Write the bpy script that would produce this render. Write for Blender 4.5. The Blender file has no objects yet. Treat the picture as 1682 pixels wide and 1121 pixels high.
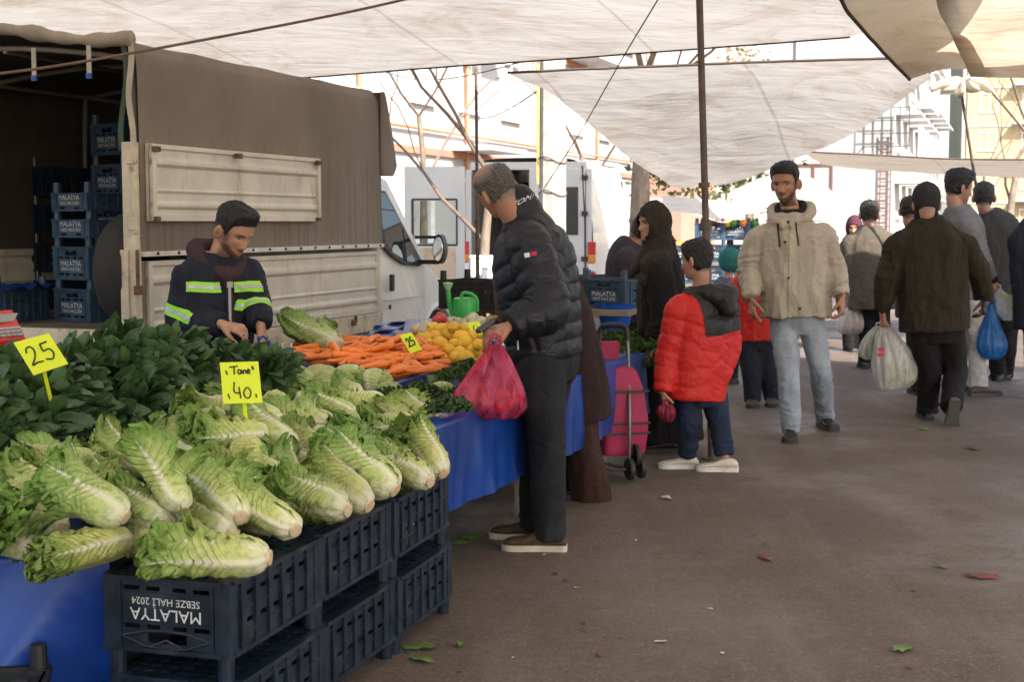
import bpy, bmesh, math, random
import numpy as np
from mathutils import Vector, Matrix, noise as mnoise
R = math.radians
rng = np.random.default_rng(7)
random.seed(7)
SC = bpy.context.scene
COL = SC.collection

# ------------------------------------------------------------------ camera, sky, sun, exposure
CAM_H = 1.45
PITCH = R(4.78)
F = 2336.0
camd = bpy.data.cameras.new('camera')
cam = bpy.data.objects.new('camera', camd)
COL.objects.link(cam)
cam.location = (0, 0, CAM_H)
cam.rotation_euler = (R(90) - PITCH, 0, 0)
camd.sensor_width = 36
camd.lens = 50
camd.clip_end = 2000
camd.clip_start = 0.05
camd.dof.use_dof = True
camd.dof.focus_distance = 5.6
camd.dof.aperture_fstop = 8.0
SC.camera = cam
W = bpy.data.worlds.new('World')
SC.world = W
W.use_nodes = True
SUN_EL, SUN_DIR = R(41), Vector((0.52, -0.854, 0)).normalized()      # towards the sun, over the right shoulder
wn = W.node_tree.nodes
sky = wn.new('ShaderNodeTexSky')
sky.sky_type = 'NISHITA'
sky.sun_disc = False
sky.sun_elevation = SUN_EL
sky.sun_rotation = math.atan2(SUN_DIR.x, SUN_DIR.y)
sky.air_density = 1.0
sky.dust_density = 2.0
wn['Background'].inputs[1].default_value = 0.15
W.node_tree.links.new(sky.outputs[0], wn['Background'].inputs[0])
sund = bpy.data.lights.new('sun', 'SUN')
sund.energy = 4.6
sund.angle = R(0.53)
sund.color = (1.0, 0.94, 0.86)
sun = bpy.data.objects.new('sun', sund)
COL.objects.link(sun)
sdir = Vector((SUN_DIR.x * math.cos(SUN_EL), SUN_DIR.y * math.cos(SUN_EL), math.sin(SUN_EL)))
sun.rotation_euler = sdir.to_track_quat('Z', 'Y').to_euler()
sun.location = (6, -6, 12)
SC.view_settings.view_transform = 'Standard'
SC.view_settings.look = 'None'
SC.view_settings.gamma = 1
SC.view_settings.exposure = 1.5
SC.cycles.use_denoising = True
SC.cycles.max_bounces = 8
SC.cycles.diffuse_bounces = 4
SC.cycles.glossy_bounces = 3
SC.cycles.transmission_bounces = 4
SC.cycles.transparent_max_bounces = 12
SC.cycles.caustics_reflective = False
SC.cycles.caustics_refractive = False
SC.cycles.sample_clamp_indirect = 6

# ------------------------------------------------------------------ pixel <-> place
FWD = np.array([0, math.cos(PITCH), -math.sin(PITCH)])
UPV = np.array([0, math.sin(PITCH), math.cos(PITCH)])
RGT = np.array([1.0, 0, 0])
ORG = np.array([0, 0, CAM_H])
def ray(px, py):
    return FWD + (px - 841) / F * RGT + (560.5 - py) / F * UPV
def P(px, py, Y):
    d = ray(px, py)
    return ORG + d * (Y / d[1])
def G(px, py, z=0.0):
    d = ray(px, py)
    return ORG + d * ((z - CAM_H) / d[2])
ST = R(19.4)
SD = np.array([math.sin(ST), math.cos(ST), 0])        # along the street, away from the camera
SL = np.array([-math.cos(ST), math.sin(ST), 0])       # to the left of the street
ZV = np.array([0, 0, 1.0])

# ------------------------------------------------------------------ materials
def lin(r, g=None, b=None):
    if g is None: g = b = r
    def f(c):
        c /= 255.0
        return c / 12.92 if c <= 0.04045 else ((c + 0.055) / 1.055) ** 2.4
    return (f(r), f(g), f(b))
def nodes_of(name):
    m = bpy.data.materials.new(name)
    m.use_nodes = True
    nt = m.node_tree
    return m, nt, nt.nodes, nt.links, nt.nodes['Principled BSDF']
def mix_rgb(nt, fac, a, b, mode='MIX'):
    n = nt.nodes.new('ShaderNodeMix')
    n.data_type = 'RGBA'
    n.blend_type = mode
    for sock, v in ((n.inputs[0], fac), (n.inputs[6], a), (n.inputs[7], b)):
        if hasattr(v, 'is_output'): nt.links.new(v, sock)
        elif isinstance(v, (int, float)): sock.default_value = v
        else: sock.default_value = (*v[:3], 1)
    return n.outputs[2]
def noise_tex(nt, scale, detail=4, rough=.55, stretch=None, coord='Object', dist=0.0):
    tc = nt.nodes.new('ShaderNodeTexCoord')
    out = tc.outputs[coord]
    if stretch:
        mp = nt.nodes.new('ShaderNodeMapping')
        mp.inputs['Scale'].default_value = stretch
        nt.links.new(out, mp.inputs[0]); out = mp.outputs[0]
    n = nt.nodes.new('ShaderNodeTexNoise')
    n.inputs['Scale'].default_value = scale
    n.inputs['Detail'].default_value = detail
    n.inputs['Roughness'].default_value = rough
    n.inputs['Distortion'].default_value = dist
    nt.links.new(out, n.inputs['Vector'])
    return n.outputs[0]
def ramp(nt, val, a, b):
    n = nt.nodes.new('ShaderNodeMapRange')
    n.interpolation_type = 'SMOOTHSTEP'
    n.inputs[1].default_value = a
    n.inputs[2].default_value = b
    nt.links.new(val, n.inputs[0])
    return n.outputs[0]
def mathn(nt, op, a, b=None):
    n = nt.nodes.new('ShaderNodeMath')
    n.operation = op
    for s, v in ((n.inputs[0], a), (n.inputs[1], b)):
        if v is None: continue
        if hasattr(v, 'is_output'): nt.links.new(v, s)
        else: s.default_value = v
    return n.outputs[0]
def bump(nt, bsdf, h, strength, dist=.01):
    n = nt.nodes.new('ShaderNodeBump')
    n.inputs['Strength'].default_value = strength
    n.inputs['Distance'].default_value = dist
    nt.links.new(h, n.inputs['Height'])
    nt.links.new(n.outputs[0], bsdf.inputs['Normal'])
    return n
_mats = {}
def M(name, base, rough=.6, var=.15, vs=8, bmp=.0, bs=60, metal=0, spec=.5, stretch=None, dirt=None, trans=0, rnd=0, bd=.004, coat=0, sheen=0):
    """general worn surface: base colour broken up by noise, optional dirt patches, bump, object-random value, translucency"""
    if name in _mats: return _mats[name]
    m, nt, N, L, bs_ = nodes_of(name)
    n1 = noise_tex(nt, vs, 5, .6, stretch)
    lo = tuple(c * (1 - var) for c in base); hi = tuple(min(1, c * (1 + var)) for c in base)
    col = mix_rgb(nt, ramp(nt, n1, .3, .7), lo, hi)
    if rnd:
        oi = N.new('ShaderNodeObjectInfo')
        hs = N.new('ShaderNodeHueSaturation')
        mr = N.new('ShaderNodeMapRange')
        mr.inputs[3].default_value = 1 - rnd; mr.inputs[4].default_value = 1 + rnd
        L.new(oi.outputs['Random'], mr.inputs[0]); L.new(mr.outputs[0], hs.inputs['Value'])
        h2 = N.new('ShaderNodeMapRange'); h2.inputs[3].default_value = .5 - rnd * .05; h2.inputs[4].default_value = .5 + rnd * .05
        m2 = mathn(nt, 'FRACT', mathn(nt, 'MULTIPLY', oi.outputs['Random'], 7.31))
        L.new(m2, h2.inputs[0]); L.new(h2.outputs[0], hs.inputs['Hue'])
        L.new(col, hs.inputs['Color']); col = hs.outputs[0]
    if dirt:
        dcol, amt, dsc = dirt[:3]
        n2 = noise_tex(nt, dsc, 8, .7, dirt[3] if len(dirt) > 3 else None)
        col = mix_rgb(nt, mathn(nt, 'MULTIPLY', ramp(nt, n2, .52, .72), amt), col, dcol)
    L.new(col, bs_.inputs['Base Color'])
    bs_.inputs['Metallic'].default_value = metal
    bs_.inputs['Specular IOR Level'].default_value = spec
    if sheen: bs_.inputs['Sheen Weight'].default_value = sheen
    if coat: bs_.inputs['Coat Weight'].default_value = coat
    rr = N.new('ShaderNodeMapRange')
    rr.inputs[3].default_value = max(0, rough - .1); rr.inputs[4].default_value = min(1, rough + .1)
    L.new(n1, rr.inputs[0]); L.new(rr.outputs[0], bs_.inputs['Roughness'])
    if bmp: bump(nt, bs_, noise_tex(nt, bs, 5, .6, stretch), bmp, bd)
    if trans:
        t = N.new('ShaderNodeBsdfTranslucent'); L.new(col, t.inputs[0])
        mx = N.new('ShaderNodeMixShader'); mx.inputs[0].default_value = trans
        L.new(bs_.outputs[0], mx.inputs[1]); L.new(t.outputs[0], mx.inputs[2])
        L.new(mx.outputs[0], N['Material Output'].inputs[0])
    _mats[name] = m
    return m

# ------------------------------------------------------------------ meshes and objects
def nrm(v):
    v = np.asarray(v, float)
    return v / (np.linalg.norm(v) + 1e-12)
class MB:
    def __init__(s): s.v = []; s.f = []; s.uv = None; s.mi = []; s._m = 0
    def mat(s, i): s._m = i; return s
    def add(s, V, Fs, T=None):
        o = len(s.v)
        V = np.asarray(V, float)
        if T is not None:
            T = np.array(T); V = V @ T[:3, :3].T + T[:3, 3]
        s.v.extend(map(tuple, V)); s.f.extend([tuple(i + o for i in f) for f in Fs]); s.mi += [s._m] * len(Fs)
        return s
    def box(s, c, d, ax=None, T=None):
        """box centred on c, full sizes d, optional axes (3 unit rows)"""
        A = np.eye(3) if ax is None else np.array(ax, float)
        c = np.array(c, float)
        V = [c + A[0] * d[0] * i / 2 + A[1] * d[1] * j / 2 + A[2] * d[2] * k / 2 for i in (-1, 1) for j in (-1, 1) for k in (-1, 1)]
        return s.add(V, [(0, 1, 3, 2), (4, 6, 7, 5), (0, 4, 5, 1), (2, 3, 7, 6), (0, 2, 6, 4), (1, 5, 7, 3)], T)
    def tube(s, pts, r, n=10, T=None, squash=1.0):
        V, Fs = tube(pts, r, n, squash)
        return s.add(V, Fs, T)
    def lathe(s, prof, n=24, c=(0, 0, 0), T=None):
        V = []; Fs = []
        for r, z in prof:
            for k in range(n):
                a = 2 * math.pi * k / n
                V.append((c[0] + r * math.cos(a), c[1] + r * math.sin(a), c[2] + z))
        m = len(prof)
        for i in range(m - 1):
            for k in range(n):
                Fs.append((i * n + k, i * n + (k + 1) % n, (i + 1) * n + (k + 1) % n, (i + 1) * n + k))
        Fs.append(tuple(reversed(range(n)))); Fs.append(tuple(range((m - 1) * n, m * n)))
        return s.add(V, Fs, T)
    def grid(s, A, T=None, close=False):
        """A: (n,m,3) array of points"""
        n, m = A.shape[:2]
        Fs = [(i * m + j, i * m + j + 1, (i + 1) * m + j + 1, (i + 1) * m + j) for i in range(n - 1) for j in range(m - 1)]
        return s.add(A.reshape(-1, 3), Fs, T)
    def prism(s, poly, a, b):
        """poly: 3-D polygon points (list), extruded by vector b-a"""
        d = np.array(b, float) - np.array(a, float)
        n = len(poly)
        V = [np.array(p, float) for p in poly] + [np.array(p, float) + d for p in poly]
        Fs = [tuple(range(n))[::-1], tuple(range(n, 2 * n))] + [(i, (i + 1) % n, n + (i + 1) % n, n + i) for i in range(n)]
        return s.add(V, Fs)
    def build(s, name, mat, parent=None, smooth=None, bevel=0, world=False):
        V = np.array(s.v, float)
        if parent is not None and world: V = V - np.array(parent.location)
        return mesh_obj(name, V, s.f, mat, parent, smooth, bevel, mi=s.mi if isinstance(mat, (list, tuple)) else None)
def mesh_obj(name, V, Fs, mat, parent=None, smooth=None, bevel=0, mi=None, uv=None, colr=None):
    me = bpy.data.meshes.new(name)
    me.from_pydata(np.asarray(V, float).tolist(), [], Fs if isinstance(Fs, list) else np.asarray(Fs).tolist())
    mats = mat if isinstance(mat, (list, tuple)) else [mat]
    for m in mats: me.materials.append(m)
    if mi is not None: me.polygons.foreach_set('material_index', np.array(mi, dtype=np.int32))
    if uv is not None:
        ul = me.uv_layers.new(name='UVMap')
        li = np.empty(len(me.loops), dtype=np.int32); me.loops.foreach_get('vertex_index', li)
        ul.data.foreach_set('uv', np.asarray(uv, np.float32)[li].ravel())
    if colr is not None:
        at = me.color_attributes.new('col', 'FLOAT_COLOR', 'POINT')
        c4 = np.ones((len(V), 4), np.float32); c4[:, :3] = colr
        at.data.foreach_set('color', c4.ravel())
    if smooth is not None:
        me.polygons.foreach_set('use_smooth', [True] * len(me.polygons))
        if smooth < 179: me.set_sharp_from_angle(angle=R(smooth))
    me.update()
    o = bpy.data.objects.new(name, me)
    COL.objects.link(o)
    if parent is not None: o.parent = parent
    if bevel:
        b = o.modifiers.new('bevel', 'BEVEL'); b.width = bevel; b.segments = 2; b.limit_method = 'ANGLE'; b.angle_limit = R(40)
    return o
def thing(name, label, cat, loc=(0, 0, 0), rz=0, group=None):
    o = bpy.data.objects.new(name, None)
    o.empty_display_size = .1
    COL.objects.link(o)
    o.location = loc; o.rotation_euler = (0, 0, rz)
    return tag(o, label, cat, group)
def tag(o, label=None, cat=None, group=None, kind=None):
    if label: o['label'] = label
    if cat: o['category'] = cat
    if group: o['group'] = group
    if kind: o['kind'] = kind
    return o
def rebase(o, base):
    """give a top-level mesh built in place an origin at its base"""
    b = Vector(base)
    o.data.transform(Matrix.Translation(-b)); o.location = b
    return o
def kids(o): return [c for c in bpy.data.objects if c.parent == o]
def dup(o, T, label=None, group=None):
    """copy a thing with its parts and their sub-parts; T = world matrix"""
    def cp(src, par):
        c = src.copy(); COL.objects.link(c)
        if par is not None: c.parent = par
        for ch in list(src.children): cp(ch, c)
        return c
    r = cp(o, None)
    r.matrix_world = T
    if label: r['label'] = label
    if group: r['group'] = group
    return r
def smoothpath(pts, sub=6):
    """Catmull-Rom through rows of pts (any number of columns)"""
    p = np.asarray(pts, float)
    if len(p) < 3:
        t = np.linspace(0, 1, sub + 1)[:, None]
        return p[0] * (1 - t) + p[1] * t
    q = np.vstack([2 * p[0] - p[1], p, 2 * p[-1] - p[-2]])
    out = []
    for i in range(1, len(q) - 2):
        for k in range(sub):
            t = k / sub
            a, b, c, d = q[i - 1], q[i], q[i + 1], q[i + 2]
            out.append(.5 * ((2 * b) + (-a + c) * t + (2 * a - 5 * b + 4 * c - d) * t ** 2 + (-a + 3 * b - 3 * c + d) * t ** 3))
    out.append(p[-1])
    return np.array(out)
def tube(pts, r, n=10, squash=1.0):
    p = np.asarray(pts, float)
    r = np.broadcast_to(np.asarray(r, float), (len(p),))
    t = np.gradient(p, axis=0)
    t /= np.linalg.norm(t, axis=1)[:, None] + 1e-12
    a = np.array([0, 0, 1.0]) if abs(t[0][2]) < .9 else np.array([1.0, 0, 0])
    x = nrm(np.cross(t[0], a))
    V = []; ang = np.linspace(0, 2 * np.pi, n, endpoint=False)
    for i in range(len(p)):
        x = nrm(x - t[i] * np.dot(x, t[i])); y = np.cross(t[i], x)
        V.append(p[i] + r[i] * (np.cos(ang)[:, None] * x + squash * np.sin(ang)[:, None] * y))
    V = np.vstack(V); m = len(p)
    Fs = [(i * n + k, i * n + (k + 1) % n, (i + 1) * n + (k + 1) % n, (i + 1) * n + k) for i in range(m - 1) for k in range(n)]
    Fs += [tuple(range(n))[::-1], tuple(range((m - 1) * n, m * n))]
    return V, Fs
def sinnoise(Pn, scale, seed=0, octs=4):
    """cheap smooth pseudo-noise on (n,3) points, about -1..1"""
    g = np.random.default_rng(seed)
    out = np.zeros(len(Pn)); amp = 1; tot = 0
    Q = Pn * scale
    for o in range(octs):
        for _ in range(3):
            k = g.normal(size=3); k /= np.linalg.norm(k)
            k2 = g.normal(size=3)
            out += amp * np.sin(Q @ k * 2.2 + g.uniform(0, 6.3) + 1.3 * np.sin(Q @ k2 * .9 + g.uniform(0, 6.3)))
        tot += amp * 1.8; amp *= .55; Q = Q * 1.95
    return out / tot
def text_mesh(s, size):
    """flat text in the XY plane, centred, as (verts, faces)"""
    cu = bpy.data.curves.new('t', 'FONT'); cu.body = s; cu.size = size; cu.align_x = 'CENTER'; cu.align_y = 'CENTER'; cu.resolution_u = 2
    ob = bpy.data.objects.new('t', cu); COL.objects.link(ob)
    dg = bpy.context.evaluated_depsgraph_get()
    me = bpy.data.meshes.new_from_object(ob.evaluated_get(dg))
    V = [tuple(v.co) for v in me.vertices]; Fs = [tuple(p.vertices) for p in me.polygons]
    bpy.data.objects.remove(ob); bpy.data.curves.remove(cu); bpy.data.meshes.remove(me)
    return np.array(V), Fs
def frame(x, y, z, o):
    T = np.eye(4); T[:3, 0] = x; T[:3, 1] = y; T[:3, 2] = z; T[:3, 3] = o
    return T
def rotz(a):
    c, s = math.cos(a), math.sin(a)
    return np.array([[c, -s, 0], [s, c, 0], [0, 0, 1.0]])
# ------------------------------------------------------------------ ground, canopies, poles
def asphalt():
    m, nt, N, L, b = nodes_of('asphalt')
    big = noise_tex(nt, .55, 5, .6); mid = noise_tex(nt, 3.2, 6, .65); fine = noise_tex(nt, 160, 3, .7)
    lng = noise_tex(nt, 1.1, 4, .6, stretch=(2.2, .35, 1))
    c = mix_rgb(nt, ramp(nt, big, .32, .68), (.092, .062, .044), (.146, .110, .084))
    c = mix_rgb(nt, mathn(nt, 'MULTIPLY', ramp(nt, mid, .50, .74), .6), c, (.066, .046, .034))
    c = mix_rgb(nt, mathn(nt, 'MULTIPLY', ramp(nt, lng, .45, .75), .45), c, (.215, .185, .158))
    g1 = noise_tex(nt, 60, 4, .75); g2 = noise_tex(nt, 22, 5, .7)
    vo = N.new('ShaderNodeTexVoronoi'); vo.inputs['Scale'].default_value = 38; tc = N.new('ShaderNodeTexCoord'); L.new(tc.outputs['Object'], vo.inputs['Vector'])
    c = mix_rgb(nt, mathn(nt, 'MULTIPLY', ramp(nt, g2, .54, .72), .42), c, (.26, .21, .17))
    c = mix_rgb(nt, mathn(nt, 'MULTIPLY', ramp(nt, g2, .46, .30), .55), c, (.050, .036, .028))
    c = mix_rgb(nt, mathn(nt, 'MULTIPLY', ramp(nt, g1, .56, .70), .6), c, (.34, .29, .24))
    c = mix_rgb(nt, mathn(nt, 'MULTIPLY', ramp(nt, g1, .44, .30), .75), c, (.035, .027, .022))
    sp_ = mathn(nt, 'MULTIPLY', ramp(nt, vo.outputs['Distance'], .16, .06), ramp(nt, mid, .45, .6))
    c = mix_rgb(nt, mathn(nt, 'MULTIPLY', sp_, .7), c, (.42, .37, .31))
    cv_ = N.new('ShaderNodeTexVoronoi'); cv_.feature = 'DISTANCE_TO_EDGE'; cv_.inputs['Scale'].default_value = .42
    wv_ = N.new('ShaderNodeVectorMath'); wv_.operation = 'ADD'; nz_ = N.new('ShaderNodeTexNoise'); nz_.inputs['Scale'].default_value = 2.2; nz_.inputs['Detail'].default_value = 6
    L.new(tc.outputs['Object'], nz_.inputs[0]); L.new(tc.outputs['Object'], wv_.inputs[0]); L.new(nz_.outputs['Color'], wv_.inputs[1]); L.new(wv_.outputs[0], cv_.inputs['Vector'])
    crk = mathn(nt, 'MULTIPLY', ramp(nt, cv_.outputs['Distance'], .006, .001), ramp(nt, big, .45, .6))
    c = mix_rgb(nt, mathn(nt, 'MULTIPLY', crk, .6), c, (.03, .024, .02))
    L.new(c, b.inputs['Base Color'])
    wet = mathn(nt, 'MULTIPLY', ramp(nt, big, .42, .62), ramp(nt, mid, .3, .6))
    r = N.new('ShaderNodeMapRange'); r.inputs[3].default_value = .78; r.inputs[4].default_value = .36
    L.new(wet, r.inputs[0]); L.new(r.outputs[0], b.inputs['Roughness'])
    h = mathn(nt, 'ADD', mathn(nt, 'ADD', mathn(nt, 'MULTIPLY', fine, .5), g1), mathn(nt, 'MULTIPLY', mid, 1.2))
    bump(nt, b, h, .8, .010)
    return m
MB().grid(np.array([[(x, y, 0) for y in np.linspace(-40, 400, 12)] for x in np.linspace(-220, 220, 12)])).build('street', asphalt())
tag(bpy.data.objects['street'], kind='structure')

def tarp_mat(name, base, stain, trans):
    m, nt, N, L, b = nodes_of(name)
    fib = noise_tex(nt, 9, 6, .7, stretch=(.25, 5, 1)); fib2 = noise_tex(nt, 60, 3, .6, stretch=(.12, 3.0, 1))
    st = noise_tex(nt, 1.3, 8, .68, dist=1.2)
    c = mix_rgb(nt, ramp(nt, fib, .3, .75), tuple(x * .91 for x in base), base)
    c = mix_rgb(nt, mathn(nt, 'MULTIPLY', ramp(nt, st, .44, .72), .7), c, stain)
    c = mix_rgb(nt, mathn(nt, 'MULTIPLY', ramp(nt, fib2, .58, .72), .22), c, tuple(x * .7 for x in stain))
    w = N.new('ShaderNodeTexVoronoi'); w.feature = 'DISTANCE_TO_EDGE'; w.inputs['Scale'].default_value = .8
    tc = N.new('ShaderNodeTexCoord')
    sx_ = N.new('ShaderNodeSeparateXYZ'); L.new(tc.outputs['Object'], sx_.inputs[0])
    wv = N.new('ShaderNodeVectorMath'); wv.operation = 'ADD'
    nz = N.new('ShaderNodeTexNoise'); nz.inputs['Scale'].default_value = 1.5
    L.new(tc.outputs['Object'], nz.inputs[0]); L.new(tc.outputs['Object'], wv.inputs[0]); L.new(nz.outputs['Color'], wv.inputs[1]); L.new(wv.outputs[0], w.inputs['Vector'])
    cr = ramp(nt, w.outputs['Distance'], .012, .0)
    c = mix_rgb(nt, mathn(nt, 'MULTIPLY', cr, .0), c, tuple(x * .6 for x in stain))
    se = mathn(nt, 'PINGPONG', mathn(nt, 'ADD', mathn(nt, 'MULTIPLY', sx_.outputs['X'], .62), mathn(nt, 'MULTIPLY', sx_.outputs['Y'], -.22)), .5)
    c = mix_rgb(nt, mathn(nt, 'MULTIPLY', ramp(nt, se, .012, .004), .35), c, tuple(x * .6 for x in stain))
    L.new(c, b.inputs['Base Color']); b.inputs['Roughness'].default_value = .62
    h = mathn(nt, 'ADD', noise_tex(nt, 3.5, 5, .6, stretch=(.6, 1.7, 1), dist=1.0), mathn(nt, 'MULTIPLY', noise_tex(nt, 1.1, 3, .5, stretch=(.8, 1.3, 1)), 2.0))
    bump(nt, b, h, .45, .07)
    t = N.new('ShaderNodeBsdfTranslucent'); L.new(c, t.inputs[0])
    bn = [n for n in N if n.type == 'BUMP'][0]; L.new(bn.outputs[0], t.inputs['Normal'])
    mx = N.new('ShaderNodeMixShader'); mx.inputs[0].default_value = trans
    L.new(b.outputs[0], mx.inputs[1]); L.new(t.outputs[0], mx.inputs[2]); L.new(mx.outputs[0], N['Material Output'].inputs[0])
    return m
TARP_W = tarp_mat('white_tarpaulin', (.80, .74, .66), (.47, .36, .25), .30)
TARP_B = tarp_mat('cream_tarpaulin', (.82, .74, .61), (.52, .39, .25), .44)
TARP_F = tarp_mat('far_tarpaulin', (.60, .54, .46), (.40, .32, .23), .22)
EDGE = M('tarp_hem', (.07, .05, .04), .8)
ROPE = M('jute_rope', (.16, .10, .075), .9, bmp=.6, bs=200)
STEEL = M('rusty_steel_pole', (.095, .066, .050), .6, var=.35, vs=14, bmp=.2, bs=120, dirt=((.16, .06, .025), .7, 9))

def coons(top, bot, left, right, n, m):
    """surface between four polylines (each smoothed); top/bot run along s, left/right from top to bottom"""
    def rs(p, k):
        q = smoothpath(p, 8); d = np.r_[0, np.cumsum(np.linalg.norm(np.diff(q, axis=0), axis=1))]
        return np.array([np.interp(np.linspace(0, d[-1], k), d, q[:, a]) for a in range(3)]).T
    T, B, Lf, Rt = rs(top, m), rs(bot, m), rs(left, n), rs(right, n)
    s = np.linspace(0, 1, m)[None, :, None]; t = np.linspace(0, 1, n)[:, None, None]
    return ((1 - t) * T[None] + t * B[None] + (1 - s) * Lf[:, None] + s * Rt[:, None]
            - ((1 - s) * (1 - t) * T[0] + s * (1 - t) * T[-1] + (1 - s) * t * B[0] + s * t * B[-1]))
def canopy(label, mat, top, bot, left, right, n=40, m=60, sag=.0, wr=.02, seed=1, hems='', wdir=1.0):
    A = coons(top, bot, left, right, n, m)
    s = np.linspace(0, 1, m)[None, :]; t = np.linspace(0, 1, n)[:, None]
    A[..., 2] -= sag * (np.sin(np.pi * s) * np.sin(np.pi * t))
    q = A.reshape(-1, 3) * np.array([1, wdir, 1])
    env = (np.minimum(1, 6 * np.minimum(t, 1 - t) + .25) * np.ones_like(s)).ravel()
    A[..., 2] += (wr * (sinnoise(q, .9, seed) + .35 * sinnoise(q, 3.3, seed + 5)) * env).reshape(n, m)
    c = A.mean((0, 1))
    o = thing('canopy', label, 'canopy', c)
    MB().grid(A).build('sheet', mat, o, smooth=180, world=True)
    E = {'t': A[0], 'b': A[-1], 'l': A[:, 0], 'r': A[:, -1]}
    for h in hems:
        MB().tube(E[h], .011, 6).build('hem', EDGE, o, smooth=180, world=True)
    return o
A_L = np.array([-1.04, 11.2, 2.62]); A_R = np.array([2.35, 10.03, 2.74])
edge = A_R - A_L
AL2 = A_L - edge * .95 + np.array([0, 0, -.02])
back = -SD * 15
RX = np.array([1.3, 0, 0])
canopy('large white tarpaulin roof over the truck and the vegetable stall', TARP_W,
       [AL2, A_L, (A_L + A_R) / 2 + np.array([0, 0, -.01]), A_R], [AL2 + back + ZV * .5, A_L + back + ZV * .4, A_R + back + ZV * .3 + RX],
       [AL2, AL2 + back * .5 + ZV * .45, AL2 + back + ZV * .5], [A_R, A_R - SD * .8 + np.array([.5, 0, .03]), A_R - SD * 1.7 + np.array([.9, 0, .06]), A_R - SD * 3.2 + np.array([1.25, 0, .10]), A_R + back * .5 + ZV * .25 + RX, A_R + back + ZV * .3 + RX], 90, 60, sag=-.45, wr=.03, seed=3, hems='t')
B_TL, B_TR = P(834, 119, 10.9), P(1500, 96, 10.2)
B_BR, B_BL = P(1528, 130, 11.0), P(1108, 309, 13.4)
canopy('white tarpaulin hanging slack with a low corner behind the tall pole', TARP_W,
       [B_TL, P(1150, 106, 10.6), B_TR], [B_BL, P(1200, 300, 13.2), P(1300, 262, 12.8), P(1400, 220, 12.2), B_BR],
       [B_TL, P(935, 178, 11.6), P(1020, 245, 12.5), B_BL], [B_TR, B_BR], 50, 60, sag=-.08, wr=.035, seed=11, hems='t')
C1, C2 = P(1494, 131, 9.0), P(1382, 0, 7.2)
C3 = C2 - SD * 9
D_R = np.array([6.0, 0, 0])
canopy('cream tarpaulin roof at upper right with a dark corded edge', TARP_B,
       [C1, P(1560, 112, 8.9), P(1640, 122, 8.8), P(1720, 128, 8.7), C1 + D_R], [C3, C3 + D_R + ZV * .5],
       [C1, P(1437, 72, 8.0), C2, C2 - SD * 4.5, C3], [C1 + D_R, C1 + D_R - SD * 5 + ZV * .4, C3 + D_R + ZV * .5], 90, 60, sag=-.25, wr=.03, seed=21, hems='l')
# hanging valance under the far edge of the cream roof
V0 = [P(1494, 128, 9.02), P(1560, 100, 8.92), P(1640, 88, 8.82), P(1720, 92, 8.72), P(1800, 94, 8.66)]
# far strip roof
canopy('narrow grey white canopy strip far along the street at right', TARP_F,
       [P(1314, 248, 16), P(1480, 257, 15.8), P(1580, 261, 15.6), P(1760, 262, 15.4)], [P(1352, 271, 19), P(1430, 279, 19), P(1520, 284, 19), P(1600, 289, 19), P(1760, 294, 19)],
       [P(1314, 248, 16), P(1352, 271, 19)], [P(1760, 262, 15.4), P(1760, 294, 19)], 14, 40, wr=.02, seed=31, hems='t')
canopy('low white awning over the crates of the far stall', TARP_W,
       [P(1085, 322, 21), P(1180, 330, 20.5), P(1262, 345, 20)], [P(1098, 348, 17.5), P(1140, 352, 17.2), P(1190, 366, 17), P(1222, 352, 17), P(1275, 348, 16.9)],
       [P(1085, 322, 21), P(1098, 348, 17.5)], [P(1262, 345, 20), P(1275, 348, 16.9)], 14, 30, wr=.03, seed=37)
canopy('pale domed awning behind the man in the beige jacket', TARP_B,
       [P(1205, 312, 25), P(1260, 290, 25), P(1330, 292, 25), P(1372, 318, 25)], [P(1200, 345, 23), P(1290, 340, 22.5), P(1376, 346, 23)],
       [P(1205, 312, 25), P(1200, 345, 23)], [P(1372, 318, 25), P(1376, 346, 23)], 14, 30, wr=.02, seed=41)
# unseen tarpaulin added to keep direct sun off the road and walkers
R0 = np.array([3.1, 12.2, 2.95])
canopy('unseen white tarpaulin added to shade the right side of the street', TARP_W,
       [R0 + np.array([1.1, 0, 0]), R0 + np.array([5.5, -1.6, .2])], [R0 - SD * 4.2, R0 - SD * 4.2 + np.array([5.5, -1.6, .2])],
       [R0 + np.array([1.1, 0, 0]), R0 - SD * 1.6 + np.array([1.0, 0, 0]), R0 - SD * 4.2], [R0 + np.array([5.5, -1.6, .2]), R0 - SD * 4.2 + np.array([5.5, -1.6, .2])], 40, 30, sag=.15, wr=.03, seed=51)
canopy('unseen high white tarpaulin added to shade the open white van', TARP_W, [np.array([-3.2, 20.4, 4.4]), np.array([4.2, 19.6, 4.4])], [np.array([-3.2, 15.4, 4.2]), np.array([4.2, 14.6, 4.2])], [np.array([-3.2, 20.4, 4.4]), np.array([-3.2, 15.4, 4.2])], [np.array([4.2, 19.6, 4.4]), np.array([4.2, 14.6, 4.2])], 20, 24, wr=.03, seed=61)  # added out of view so its shadow falls across the van
def pole(label, a, b, r, joint=None, knob=False):
    o = thing('canopy_pole', label, 'pole', (b[0], b[1], 0))
    a = np.array(a); b = np.array(b)
    mid = a + (b - a) * (joint or .5)
    MB().tube([b, mid], r, 14).build('lower_tube', STEEL, o, smooth=40, world=True)
    MB().tube([mid, a], r * .8, 14).build('upper_tube', STEEL, o, smooth=40, world=True)
    MB().tube([mid - nrm(b - a) * .02, mid + nrm(b - a) * .03], r * 1.25, 14).build('collar', STEEL, o, smooth=40, world=True)
    MB().tube([b, b + np.array([0, 0, .012])], r * 2.6, 16).build('foot_plate', STEEL, o, smooth=40, world=True)
    return o
def down(p): return np.array([p[0], p[1], 0.0])
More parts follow.
